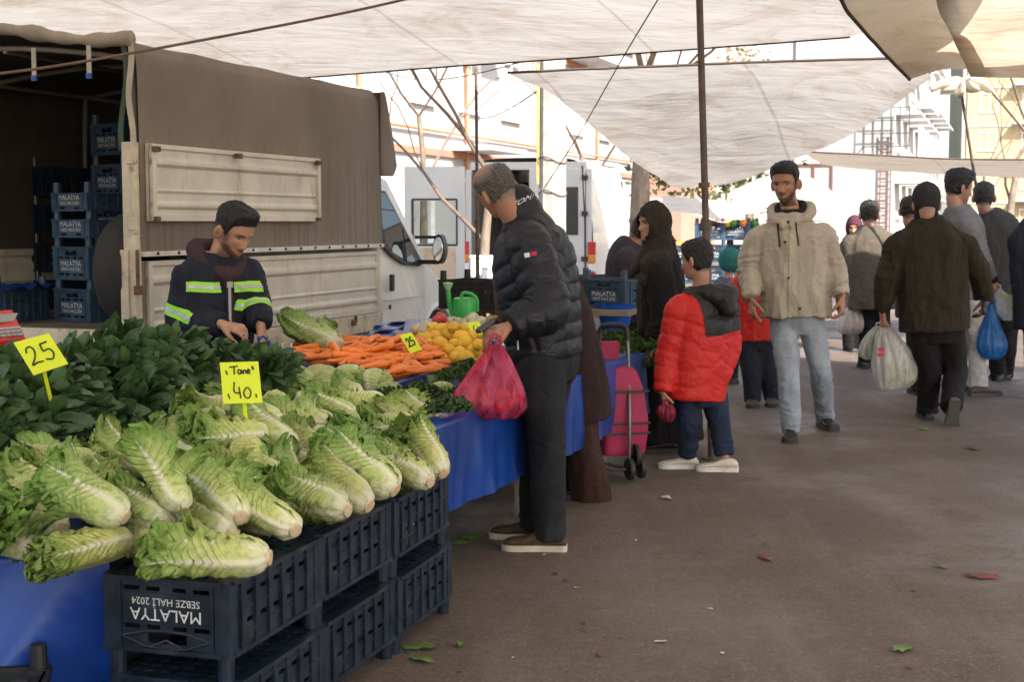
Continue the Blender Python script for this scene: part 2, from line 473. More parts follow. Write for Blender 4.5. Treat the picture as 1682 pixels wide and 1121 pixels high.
pt, pb = P(1147, -70, 8.55), P(1161, 430, 8.6)
foot = pb + (pb - pt) / (pb[2] - pt[2]) * (0 - pb[2])
o = pole('tall brown steel pole standing behind the boy in red', pt, foot, .026, .52)
for yy in (300,):
    q = P(1156.5, yy, 8.59); MB().tube([q, q + np.array([.001, 0, -.03])], .034, 14).build('collar', STEEL, o, smooth=40, world=True)
pt = P(782, 112, 11.1); o = pole('thin brown steel pole left of the man in the puffer jacket', pt, np.array([P(786, 490, 11.1)[0], 11.1, 0]), .016, .45)
pt, pb = P(1577, 138, 12.9), P(1601, 292, 13.0)
foot = pb + (pb - pt) / (pb[2] - pt[2]) * (0 - pb[2]); 
pole('slanted brown pole at right behind the man with glasses', pt, foot, .016, .5)
# bunched end of the cream roof tied to the slanted pole
mb = MB(); c0 = P(1578, 136, 12.8)
for k in range(5):
    a = R(-70 + 34 * k)
    q = [c0 + np.array([math.sin(a) * .03, -.02 * k, .04]), c0 + np.array([math.sin(a) * .16, -.03, -.03 - .04 * math.cos(a * 2)]), c0 + np.array([math.sin(a) * .29, .0, .04 - .12 * abs(math.sin(a * 1.7))])]
    mb.tube(smoothpath(q, 5), np.interp(np.linspace(0, 1, 11), [0, .5, 1], [.04, .085, .05]), 10, squash=.5)
tag(rebase(mb.build('tarp_bundle', TARP_B, smooth=180), c0), 'bunched cream tarpaulin corner tied to the top of the slanted pole', 'tarpaulin')
def rope(label, pts, r, cat='rope'):
    o = MB().tube(smoothpath(pts, 10), r, 6).build('rope', ROPE, smooth=180)
    return tag(rebase(o, pts[0]), label, cat)
rope('brown rope slung in front of the truck cover at upper left', [P(-60, 128, 6.4), P(100, 107, 6.6), P(330, 66, 6.9), P(560, 22, 7.2), P(720, -14, 7.4)], .0075)
rope('thin rope running down from the roof to the concrete utility pole', [P(1086, -10, 8.0), P(1020, 100, 9.2), P(950, 222, 11), P(888, 318, 12.8)], .0045)
# ------------------------------------------------------------------ pickup truck with covered bed
CREAM = M('cream_truck_paint', (.58, .53, .445), .42, var=.10, vs=5, bmp=.05, bs=30, dirt=((.24, .13, .06), .65, 4.5, (1, 1, .35)), spec=.5)
CREAMR = M('rusty_cream_paint', (.56, .48, .36), .55, var=.16, vs=9, bmp=.15, bs=60, dirt=((.16, .07, .03), .9, 7))
WHITEP = M('white_cab_paint', (.72, .69, .63), .32, var=.06, vs=3, dirt=((.36, .28, .20), .5, 3.2, (1, 1, .5)), coat=.3)
def canvas_mat():
    m, nt, N, L, b = nodes_of('brown_canvas')
    tc = N.new('ShaderNodeTexCoord'); sp = N.new('ShaderNodeSeparateXYZ'); L.new(tc.outputs['Object'], sp.inputs[0])
    st = noise_tex(nt, 3.5, 6, .7, stretch=(1, 6, .18)); fine = noise_tex(nt, 40, 3, .6, stretch=(1, 4, .1)); big = noise_tex(nt, 1.2, 4, .5)
    c = mix_rgb(nt, ramp(nt, big, .3, .7), (.175, .139, .106), (.228, .184, .142))
    low = ramp(nt, sp.outputs['Z'], 2.25, 1.45)
    c = mix_rgb(nt, mathn(nt, 'MULTIPLY', mathn(nt, 'MULTIPLY', ramp(nt, st, .46, .72), low), .9), c, (.10, .085, .07))
    c = mix_rgb(nt, mathn(nt, 'MULTIPLY', ramp(nt, fine, .5, .8), .35), c, (.14, .115, .09))
    L.new(c, b.inputs['Base Color']); b.inputs['Roughness'].default_value = .8
    bump(nt, b, mathn(nt, 'ADD', noise_tex(nt, 2.2, 4, .5, stretch=(1, 1.6, .35)), mathn(nt, 'MULTIPLY', noise_tex(nt, 300, 2), .06)), .9, .05)
    return m
CANVAS = canvas_mat()
BLACKP = M('black_plastic', (.018, .018, .020), .45, bmp=.1, bs=200)
RUBBER = M('tyre_rubber', (.022, .021, .020), .85, bmp=.2, bs=80)
DARKIN = M('dark_interior_trim', (.03, .028, .026), .8)
RUST = M('rusty_iron', (.13, .065, .035), .8, var=.4, vs=20, bmp=.3, bs=90)
def glass_mat(name, tint, rough=.03):
    m, nt, N, L, b = nodes_of(name)
    b.inputs['Base Color'].default_value = (*tint, 1); b.inputs['Roughness'].default_value = rough
    t = N.new('ShaderNodeBsdfTransparent'); t.inputs[0].default_value = (.75, .8, .8, 1)
    mx = N.new('ShaderNodeMixShader'); fr = N.new('ShaderNodeFresnel'); fr.inputs[0].default_value = 1.5
    L.new(mathn(nt, 'ADD', fr.outputs[0], .30), mx.inputs[0]); L.new(t.outputs[0], mx.inputs[1]); L.new(b.outputs[0], mx.inputs[2])
    L.new(mx.outputs[0], N['Material Output'].inputs[0])
    return m
GLASS = glass_mat('window_glass', (.02, .025, .028))
T0 = np.array([-2.04, 7.8, 0.0])
truck = thing('pickup_truck', 'cream pickup truck with brown canvas covered bed parked behind the stall', 'truck', T0, -ST)
LT = 3.14
# canvas cover: section in (x,z) run along y
prof = [(.012, 1.27), (.014, 1.5), (.012, 1.8), (.008, 2.1), (.0, 2.32), (-.03, 2.40), (-.10, 2.445), (-.4, 2.48), (-.95, 2.50), (-1.5, 2.48), (-1.8, 2.445), (-1.87, 2.40), (-1.9, 2.32), (-1.9, 1.8), (-1.9, 1.27)]
pf = smoothpath([(a, 0, b) for a, b in prof], 4)
ys = np.linspace(0, LT, 46)
A = np.zeros((len(ys), len(pf), 3))
for i, y in enumerate(ys):
    A[i] = pf; A[i, :, 1] = y
hoop = np.abs(np.sin(np.pi * ys / LT * 4))
A[:, :, 2] -= (hoop * .008)[:, None] * (pf[:, 2] > 2.38)[None]
A[:, :, 0] += (.012 * sinnoise(A.reshape(-1, 3), 1.6, 4)).reshape(len(ys), -1) * (np.abs(pf[:, 0] + .95) > .9)[None]
cv = MB().grid(A)
o = cv.build('canvas_cover', CANVAS, truck, smooth=180)
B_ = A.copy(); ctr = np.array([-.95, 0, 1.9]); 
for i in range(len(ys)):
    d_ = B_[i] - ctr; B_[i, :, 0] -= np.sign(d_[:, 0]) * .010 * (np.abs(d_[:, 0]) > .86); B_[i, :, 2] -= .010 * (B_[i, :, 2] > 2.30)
MB().grid(B_).build('inner_shade_sheet', M('shade_dark_canvas', (.060, .048, .037), .9, var=.25, vs=3), o, smooth=180)  # dark inner sheet paints in the shade under the cover
# front end wall of the cover with a bulging corner flap
fw = [[(x, LT + .05 * math.sin(math.pi * (x / -1.9)) * math.sin(math.pi * min(1, (z - 1.27) / 1.2)), z) for z in np.linspace(1.30, 2.36, 14)] for x in np.linspace(.0, -1.9, 20)]
MB().grid(np.array(fw)).build('front_canvas', CANVAS, truck, smooth=180)
fl = []
for t in np.linspace(0, 1, 24):
    z = 1.80 + t * .62
    w = (.30 * (1 - t) ** .7 + .01) * (1 - max(0, .12 - t) / .12 * .35)
    fl.append([(.02 + .035 * math.sin(a), LT - .02 + w * (1 - math.cos(a)) / 2 * 1.0, z) for a in np.linspace(0, math.pi, 10)])
    fl[-1] += [(-.16, LT + .02, z)]
MB().grid(np.array(fl)).build('corner_flap', CANVAS, truck, smooth=180)
# rolled-up rear curtain along the top rear edge
q = [(x, -.03, 2.44 + .03 * math.sin(x * 5) + .06 * (1 - ((x + .95) / .95) ** 2)) for x in np.linspace(.0, -1.92, 40)]
rr = [.036 + .007 * math.sin(x * 13) + .006 * math.sin(x * 31 + 1) for x in np.linspace(0, 1.92, 40)]
MB().tube(q, rr, 14).build('rolled_curtain', M('canvas_underside', (.34, .29, .23), .85, bmp=.3, bs=20), truck, smooth=180)
for x in (-.26, -.62):
    s_ = MB().box((x, -.05, 2.33), (.028, .006, .16)).build('strap', M('webbing', (.45, .42, .36), .9), truck)
    MB().box((x, -.052, 2.245), (.032, .014, .03)).build('buckle', M('blue_plastic_clip', (.03, .09, .32), .5), s_)
fr = MB()
for y in (.06, 1.05, 2.1, 3.08):
    fr.tube(smoothpath([(-.05, y, 1.3), (-.05, y, 2.26), (-.13, y, 2.35), (-.95, y, 2.43), (-1.77, y, 2.35), (-1.85, y, 2.26), (-1.87, y, 1.3)], 5), .016, 8)
for x in (-.05, -.95, -1.85): fr.tube([(x * .92 - .02, .05, 2.33 if x != -.95 else 2.41), (x * .92 - .02, 3.1, 2.33 if x != -.95 else 2.41)], .013, 8)
fr.build('hoop_frame', M('shade_dark_hoop_paint', (.20, .18, .14), .6), truck, smooth=50)  # shade of the truck interior put into the hoop colour
# rear posts
pm = MB()
pm.box((-.03, -.02, 1.36), (.075, .06, 1.05)).box((.012, -.045, 1.62), (.03, .03, .46)).box((-.055, -.05, 1.05), (.05, .035, .5))
pm.box((.0, -.055, 1.44), (.06, .02, .07)).box((.0, -.055, 1.80), (.06, .02, .07))
pm.build('rear_post', CREAMR, truck, bevel=.004)
MB().box((-1.88, -.02, 1.36), (.075, .06, 1.05)).build('rear_post', CREAMR, truck, bevel=.004)
g = MB().grid(np.array([[(-.045 + .022 * math.sin(z * 9) - .03 * j, -.028 - .006 * j, z) for j in (0, .5, 1)] for z in np.linspace(1.84, 2.42, 14)]))
g.build('curtain_edge', M('green_canvas', (.05, .075, .055), .85), truck, smooth=180)
g = MB().grid(np.array([[(.008 + .012 * math.sin(z * 14) - .035 * j, -.035 - .004 * j, z) for j in (0, .5, 1)] for z in np.linspace(1.86, 2.42, 14)]))
g.build('lacing_strip', M('pale_canvas', (.45, .40, .32), .85), truck, smooth=180)
lat = MB()
for z in (1.18, 1.25): lat.tube([(.028, -.06, z - .09), (.03, -.065, z + .05)], .01, 8)
lat.box((.03, -.06, 1.08), (.035, .04, .05))
lat.build('latch', RUST, truck, smooth=40)
# ribbed panels
def ribbed(y0, y1, z0, z1, x, m=1.0):
    H = z1 - z0
    ts = [(0, .012), (.09, .012), (.10, .0), (.15, 0), (.19, .016), (.23, .016), (.27, 0), (.36, 0), (.40, .010), (.43, .0), (.70, 0), (.74, .018), (.79, .018), (.83, .0), (.93, .0), (.94, .014), (1, .014)]
    V = []
    for t, d in ts: V.append((x + d * m, z0 + t * H))
    V += [(x - .03, z1), (x - .03, z0)]
    mb = MB().prism([(a, y0, b) for a, b in V], (0, y0, 0), (0, y1, 0))
    for yy in (y0 + .018, y1 - .018): mb.box((x + .004, yy, (z0 + z1) / 2), (.036, .036, H - .006))
    return mb
ribbed(.06, LT - .04, .775, 1.235, .0).build('drop_side', CREAM, truck, bevel=.003)
ribbed(.06, LT - .04, .86, 1.3, -1.9, -1).build('drop_side', CREAM, truck)
pl = ribbed(.05, 2.05, 1.455, 1.88, .045); pl.build('upper_side_panel', CREAM, truck, bevel=.003)
for y in (.07, .95, 2.0):
    MB().box((.075, y, 1.85), (.03, .05, .03)).build('panel_hinge', RUST, truck, bevel=.003); MB().box((.07, y, 1.47), (.03, .04, .025)).build('panel_hinge', RUST, truck, bevel=.003)
rl = MB().box((.022, LT / 2, 1.275), (.03, LT, .028)); rl.build('eyelet_rail', M('pale_rail', (.62, .58, .52), .5), truck, bevel=.003)
ey = MB()
for k in range(15): ey.tube([(.036, .12 + k * .21, 1.277), (.045, .12 + k * .21, 1.277)], .009, 8)
ey.build('eyelet', BLACKP, truck, smooth=40)
bd = MB().box((-.95, LT / 2, .81), (1.84, LT, .07)); bd.build('bed_floor', M('bed_boards', (.16, .12, .09), .8, var=.3, vs=6, bmp=.3, bs=30), truck)
MB().box((-.95, -.015, .80), (1.9, .03, .11)).build('rear_sill', CREAMR, truck, bevel=.004)
sb = MB().box((.0, LT / 2, .70), (.05, LT - .02, .12)); sb.box((.012, LT / 2, .76), (.03, LT - .02, .02))
sb.build('side_beam', CREAMR, truck, bevel=.004)
ck = MB()
for y in (1.0, 1.75, 2.6): ck.box((.035, y, .725), (.03, .045, .035)).box((.045, y + .02, .75), (.015, .02, .05))
ck.build('side_catch', RUST, truck, bevel=.003)
gd = MB().box((-.02, LT / 2, .48), (.03, LT - .3, .09)).box((-.02, LT - .16, .56), (.05, .05, .25)).box((-.02, .3, .56), (.05, .05, .25))
gd.build('side_guard', CREAM, truck, bevel=.004)
MB().box((-.95, LT / 2 + .6, .58), (.7, LT + 1.5, .14)).build('chassis', DARKIN, truck)
MB().box((-.02, LT - .06, 1.06), (.07, .06, .56)).build('front_post', CREAM, truck, bevel=.004)
MB().box((-.95, LT - .03, 1.2), (1.86, .03, .75)).build('headboard', CREAM, truck)
# wheels
def wheel(x, y, r=.33, w=.2, par=None):
    n = 32; pr = [(.0, -w / 2), (r * .9, -w / 2), (r * .985, -w * .36), (r, -w * .2), (r, w * .2), (r * .985, w * .36), (r * .9, w / 2), (r * .62, w / 2 - .01), (r * .6, w / 2 - .03)]
    T = frame((0, 1, 0), (0, 0, 1), (1, 0, 0), (x, y, r))
    t = MB().lathe(pr, n, T=T).build('wheel', RUBBER, par, smooth=35)
    MB().lathe([(r * .6, w / 2 - .045), (r * .59, w / 2 - .015), (r * .5, w / 2 - .05), (r * .3, w / 2 - .02), (r * .12, w / 2 - .005), (.001, w / 2 - .003)], n, T=T).build('rim', M('steel_rim', (.35, .34, .32), .5, metal=.6), t, smooth=35)
    return t
wheel(-.16, .75, par=truck); wheel(-.16, 4.27, .31, .19, truck); wheel(-1.75, 4.27, .31, .19, truck); wheel(-1.75, .75, par=truck)
# cab
side = [(3.17, .44), (3.17, 1.74), (3.22, 1.80), (3.36, 1.815), (3.50, 1.79), (4.12, 1.10), (4.56, .90), (4.68, .80), (4.74, .62), (4.76, .40), (4.62, .36), (4.60, .50), (4.53, .62), (4.40, .70), (4.27, .72), (4.13, .70), (4.01, .62), (3.95, .50), (3.93, .42)]
mb = MB()
def inset(k, x):                                           # side tapers inward above the waist
    y, z = side[k]
    return (x, y, z)
rows = []
for x, ins in ((-.075, 0), (-.10, .012), (-1.70, .012), (-1.725, 0)): rows.append([(x, y, z) for y, z in side])
xs_ = [(-.02, .03), (-.006, 0.0), (.0, .0)]
n = len(side)
cx, cz = np.mean([s[0] for s in side]), np.mean([s[1] for s in side])
def tl(z): return -.10 * max(0, (z - 1.15) / .65)          # tumblehome
V = []
lay = [(-.05, 0.0), (-.02, -.01), (.0, -.04)]              # (x, inset) near side
for x, ins in [(0.0, .035), (-.012, .012), (-.04, .0), (-1.74, .0), (-1.768, .012), (-1.78, .035)]:
    for y, z in side:
        dy, dz = cx - y, cz - z; d = math.hypot(dy, dz)
        t = tl(z) * (1 if x > -.9 else -1)
        V.append((x + t - .01, y + dy / d * ins, z + dz / d * ins))
Fs = []
for i in range(5):
    for k in range(n): Fs.append((i * n + k, (i + 1) * n + k, (i + 1) * n + (k + 1) % n, i * n + (k + 1) % n))
Fs += [tuple(range(n)), tuple(reversed(range(5 * n, 6 * n)))]
cab = mb.add(V, Fs).build('cab', WHITEP, truck, smooth=30)
def sidepoly(pts, d0, d1, name, mat, par, bev=0):
    """a plate following the cab side (with tumblehome) between depths d0 and d1 proud of it"""
    a = [(d0 + tl(z) - .01, y, z) for y, z in pts]; b = [(d1 + tl(z) - .01, y, z) for y, z in pts]
    k = len(pts)
    Fs = [tuple(range(k))[::-1], tuple(range(k, 2 * k))] + [(i, (i + 1) % k, k + (i + 1) % k, k + i) for i in range(k)]
    return MB().add(a + b, Fs).build(name, mat, par, bevel=bev)
door = sidepoly([(3.215, .50), (3.215, 1.70), (3.26, 1.745), (3.42, 1.745), (4.02, 1.10), (4.02, .72), (3.93, .60), (3.90, .50)], -.02, .008, 'door', WHITEP, cab, .006)
win = sidepoly([(3.25, 1.27), (3.25, 1.66), (3.29, 1.695), (3.42, 1.69), (3.96, 1.12), (3.90, 1.095), (3.62, 1.12), (3.40, 1.19)], -.01, .012, 'window', BLACKP, door)
sidepoly([(3.275, 1.28), (3.275, 1.65), (3.30, 1.675), (3.41, 1.67), (3.63, 1.435), (3.61, 1.15), (3.40, 1.215)], .0, .0145, 'pane', GLASS, win)
sidepoly([(3.66, 1.40), (3.82, 1.235), (3.80, 1.125), (3.64, 1.145)], .0, .0145, 'pane', GLASS, win)
MB().box((.012, 3.33, .985), (.03, .05, .13)).build('handle', BLACKP, door, bevel=.008)
MB().box((.008, 3.30, .80), (.012, .03, .035)).build('lock', BLACKP, door, bevel=.004)
MB().box((.004, 3.55, .86), (.010, .66, .014)).build('crease', WHITEP, door, bevel=.003)
fa = [(.0, 4.27 + .36 * math.cos(a), .40 + .36 * math.sin(a)) for a in np.linspace(R(-5), R(185), 20)]
MB().tube(fa, .022, 8).build('wheel_arch', WHITEP, cab, smooth=60)
MB().box((-.05, 4.27, .52), (.02, .58, .42)).build('wheel_well', DARKIN, cab)
mi_ = MB(); Tm = frame((1, 0, 0), (0, 1, 0), (0, 0, 1), (.17, 3.93, 1.235))
V, Fs = tube([(0, -.05, 0), (0, -.045, 0), (0, .03, 0), (0, .05, 0)], [.05, .085, .085, .05], 20)
V[:, 2] *= 1.4; V[:, 0] *= .6
mi_.add(V, Fs, Tm).box((.05, 3.93, 1.13), (.2, .04, .035)).box((.05, 3.93, 1.33), (.2, .03, .025))
mr_ = mi_.build('mirror', BLACKP, cab, smooth=50)
V, Fs = tube([(0, -.062, 0), (0, -.052, 0)], [.066, .07], 20); V[:, 2] *= 1.4; V[:, 0] *= .6
MB().add(V, Fs, Tm).build('mirror_glass', M('mirror_silver', (.8, .8, .8), .04, var=0, metal=1), mr_, smooth=50)
MB().add([(-.16, 3.545, 1.765), (-1.62, 3.545, 1.765), (-1.70, 4.12, 1.125), (-.08, 4.12, 1.125)], [(0, 3, 2, 1)]).build('windscreen', GLASS, cab)
# spare tyre and things standing in the bed
sp = MB(); Tm = frame((0, 1, 0), (0, 0, 1), (1, 0, 0), (-.16, .22, 1.18))
sp.lathe([(.2, -.09), (.3, -.09), (.33, -.05), (.33, .05), (.3, .09), (.2, .09), (.19, 0), (.2, -.09)], 32, T=Tm)
TM = np.array(truck.matrix_basis) if False else None
def tw(p):
    """truck frame -> world"""
    return T0 + rotz(-ST) @ np.array(p, float)
spo = sp.build('spare_tyre', RUBBER, smooth=35)
spo.location = T0; spo.rotation_euler = (0, 0, -ST)
tag(spo, 'black spare tyre standing on edge inside the truck bed by the rear post', 'tyre')
a = P(186, 545, 8.1); b = P(191, 446, 8.15)
tag(rebase(MB().tube([a - ZV * .05, (a + b) / 2, b], [.0135, .0128, .012], 10).build('wooden_handle', M('bare_wood', (.30, .15, .08), .7, bmp=.2, bs=40, stretch=(1, 1, .1)), smooth=60), a - ZV * .05), 'reddish wooden tool handle upright at the edge of the truck bed', 'tool handle')

# ------------------------------------------------------------------ vegetable crates
def perf(xs, zs, holes, th, mk):
    """wall with real openings. xs, zs: grid lines; holes: set of (i,j); mk(x,z,d) -> point"""
    mb = MB(); nx, nz = len(xs) - 1, len(zs) - 1
    sol = lambda i, j: 0 <= i < nx and 0 <= j < nz and (i, j) not in holes
    for i in range(nx):
        for j in range(nz):
            if not sol(i, j): continue
            c = [(xs[i], zs[j]), (xs[i + 1], zs[j]), (xs[i + 1], zs[j + 1]), (xs[i], zs[j + 1])]
            fr_ = [mk(x, z, 0) for x, z in c]; bk = [mk(x, z, th) for x, z in c]
            mb.add(fr_ + bk, [(0, 1, 2, 3), (7, 6, 5, 4)])
            for (di, dj, a, b2) in ((0, -1, 0, 1), (1, 0, 1, 2), (0, 1, 2, 3), (-1, 0, 3, 0)):
                if not sol(i + di, j + dj): mb.add([fr_[a], fr_[b2], bk[b2], bk[a]], [(0, 3, 2, 1)])
    return mb
CRATE = M('navy_crate_plastic', (.0085, .0165, .029), .34, var=.45, vs=12, bmp=.12, bs=90, dirt=((.06, .055, .05), .75, 11), rnd=.12)
CRATEB = M('blue_grey_crate_plastic', (.034, .066, .110), .5, var=.25, vs=12, bmp=.1, bs=90, dirt=((.10, .11, .11), .5, 10), rnd=.12)
CRATEK = M('black_crate_plastic', (.010, .011, .012), .55, var=.25, vs=12, bmp=.1, bs=90, dirt=((.05, .045, .04), .5, 9))
PRINT = M('white_print', (.62, .62, .60), .6, var=.2, vs=60)
CW, CL = .36, .56
def crate_parts(h, posts=.065):
    """(body MB, print MBs): origin at the bottom centre, upright, ends face +-y, end walls printed"""
    mb = MB(); pr = []; hw, hl = CW / 2, CL / 2
    k = h / .2
    for sgn in (1, -1):
        # end wall
        if k > .8:
            xs = [-hw + .02, -.118, -.072, -.052, -.022, -.006, .022, .052, .072, .118, hw - .02]
            xs = [-hw + .02, -.125, -.078, -.058, -.018, .018, .058, .078, .125, hw - .02]
            zs = [0, .026, .038, .128, .140, .148, .176, h]
            holes = {(i, 1) for i in (1, 3, 5, 7)} | {(i, 3) for i in (1, 3, 5, 7)} | {(3, 5), (4, 5), (5, 5)}
        else:
            xs = [-hw + .02, -.1, -.05, .05, .1, hw - .02]; zs = [0, .015, .025, h]; holes = {(1, 1), (3, 1)}
        mk = lambda x, z, d, s=sgn: (x * -s, s * (hl - d), z)
        w = perf(xs, zs, holes, .006, mk); mb.add(w.v, w.f)
        for x in (-.135, .135): mb.box((x, sgn * (hl + .002), h / 2), (.008, .008, h - .012))
        for z in ((.045, .122) if k > .8 else (.03,)): mb.box((0, sgn * (hl + .001), z), (.27, .008, .005))
        tz = .084 if k > .8 else h * .62
        V, Fs = text_mesh('MALATYA', .046); V[:, 0] *= 1.02; V[:, 1] += tz + .014
        V2, F2 = text_mesh('SEBZE HAL\u0130 2024', .027); V2[:, 0] *= .98; V2[:, 1] += tz - .020
        for V_, F_ in ((V, Fs), (V2, F2)):
            pr.append(MB().add([(-sgn * x, sgn * (hl + .0035), z) for x, z, _ in V_], F_))
        if k > .8:                                         # moulded eye-shaped ornament round the grip
            for q in ([(-.13, .162), (-.06, .186), (0, .192), (.06, .186), (.13, .162)], [(-.13, .162), (-.06, .146), (0, .142), (.06, .146), (.13, .162)], [(-.05, h - .012), (0, .166), (.05, h - .012)]):
                mb.tube([(x, sgn * (hl + .002), z) for x, z in q], .0035, 6)
    for sgn in (1, -1):
        ys_ = np.linspace(-hl + .02, hl - .02, 14)
        if k > .8:
            zs = [0, .045, .058, .118, .131, h]; holes = {(i, 1) for i in (2, 4, 6, 8, 10)} | {(i, 3) for i in (2, 4, 6, 8, 10)}
        else:
            zs = [0, .03, .045, h]; holes = {(i, 1) for i in (2, 4, 6, 8, 10)}
        mk = lambda y, z, d, s=sgn: (s * (hw - d), y * s, z)
        w = perf(ys_, zs, holes, .006, mk); mb.add(w.v, w.f)
        for i in range(1, 13, 2):
            mb.box((sgn * (hw + .003), ys_[i] + (ys_[1] - ys_[0]) * .5 * 0, h / 2), (.010, .006, h - .014))
        for z in ((.03, .088, .15) if k > .8 else (.06,)): mb.box((sgn * (hw + .0015), 0, z), (.006, CL - .05, .004))
    # rims
    for z, t in ((h - .006, .012), (.006, .012)):
        for s in (1, -1):
            mb.box((0, s * (hl + .003), z), (CW - .03, .018, t)).box((s * (hw + .003), 0, z), (.018, CL - .03, t))
    # lattice bottom
    xs = np.linspace(-hw + .008, hw - .008, 16); ys_ = np.linspace(-hl + .008, hl - .008, 26)
    holes = {(i, j) for i in range(1, 14, 2) for j in range(1, 24, 2)}
    w = perf(xs, ys_, holes, .005, lambda x, y, d: (x, y, .003 + d)); mb.add(w.v, w.f)
    # corner posts
    for sx in (1, -1):
        for sy in (1, -1):
            V, Fs = tube([(sx * (hw - .022), sy * (hl - .022), 0), (sx * (hw - .022), sy * (hl - .022), h), (sx * (hw - .022), sy * (hl - .022), h + posts)], [.0235, .0235, .021], 12)
            mb.add(V, Fs)
            mb.box((sx * (hw - .018), sy * (hl - .018), h / 2), (.042, .042, h - .004))
            mb.box((sx * (hw - .02), sy * (hl - .02), h - .006), (.054, .054, .016))
    return mb, pr
_crates = {}
def crate(label, T, h=.2, mat=None, group=None, name='vegetable_crate', printed=True):
    key = (h, mat.name, printed)
    if key not in _crates:
        b, p = crate_parts(h)
        o = b.build(name, mat)
        for q in p: q.build('lettering', PRINT, o)
        _crates[key] = o
        o.matrix_world = Matrix(T.tolist())
    else:
        o = dup(_crates[key], Matrix(T.tolist()))
    o['label'] = label; o['category'] = 'crate'
    if group: o['group'] = group
    return o
def flipT(c, ang, top):
    """upside-down crate: c = (x,y) centre, ang = heading of its long axis from +Y towards +X, top = height of its (bottom) face"""
    y = np.array([math.sin(ang), math.cos(ang), 0]); x = np.array([-math.cos(ang), math.sin(ang), 0])
    return frame(x, y, -ZV, (c[0], c[1], top))
def upT(c, ang, tilt=None):
    y = np.array([math.sin(ang), math.cos(ang), 0]); x = np.array([math.cos(ang), -math.sin(ang), 0])
    return frame(x, y, ZV, c)
# stacks inside the truck; the floor of the bed is at z=.845
gin = 'crates stacked inside the truck'
p0 = P(100, 535, 8.55); fl_z = .846
ca = R(38)
zz = fl_z
lab = ['bottom crate of the front stack of blue grey crates in the truck', 'second crate up in the front stack of blue grey crates in the truck', 'shallow crate under the topmost one of the front stack in the truck', 'topmost shallow crate of the front stack in the truck']
c0 = np.array([p0[0] + .22, p0[1] + .30])
for i, h in enumerate((.2, .2, .11, .11)):
    crate(lab[i], upT((c0[0], c0[1], zz), ca + R([0, .5, -1, .6][i])), h, CRATEB, gin); zz += h + .055 + (.0 if h > .15 else -.005)
pr_ = P(205, 400, 8.95); zz = fl_z
for i in range(5):
    crate(['bottom crate of the tall stack beside the truck rear post', 'second crate up in the tall stack beside the truck rear post', 'middle crate of the tall stack beside the truck rear post', 'crate next to the top of the tall stack beside the truck rear post', 'topmost crate of the tall stack beside the truck rear post'][i], upT((pr_[0] + .02, pr_[1] + .45, zz), ca + R(4)), .2, CRATEB, gin); zz += .258
pl_ = P(58, 400, 10.0); zz = fl_z
for i in range(4):
    crate(['bottom dark crate of the stack deep inside the truck', 'second dark crate up in the stack deep inside the truck', 'third dark crate up in the stack deep inside the truck', 'topmost dark crate of the stack deep inside the truck'][i], upT((pl_[0] + .08, pl_[1] + .2, zz), ca), .2, CRATE, gin); zz += .262
pq = P(22, 540, 8.45)
crate('single blue crate with a blue plastic sheet at the left edge of the truck bed', upT((pq[0] - .18, pq[1] + .25, fl_z), R(12)), .2, CRATEB, gin)
sh = MB().grid(np.array([[(pq[0] - .18 + a, pq[1] + .2 + b, fl_z + .215 + .02 * math.sin(a * 30) * math.cos(b * 21)) for a in np.linspace(-.2, .27, 14)] for b in np.linspace(-.25, .25, 14)]))
BLUEPL = M('blue_plastic_sheet', (.010, .040, .20), .35, var=.3, vs=6, bmp=.3, bs=9, bd=.02, dirt=((.02, .05, .12), .5, 4))
tag(rebase(sh.build('plastic_sheet', BLUEPL, smooth=180), (pq[0], pq[1], fl_z + .21)), 'crumpled blue plastic sheet lying on the single crate in the truck', 'plastic sheet')
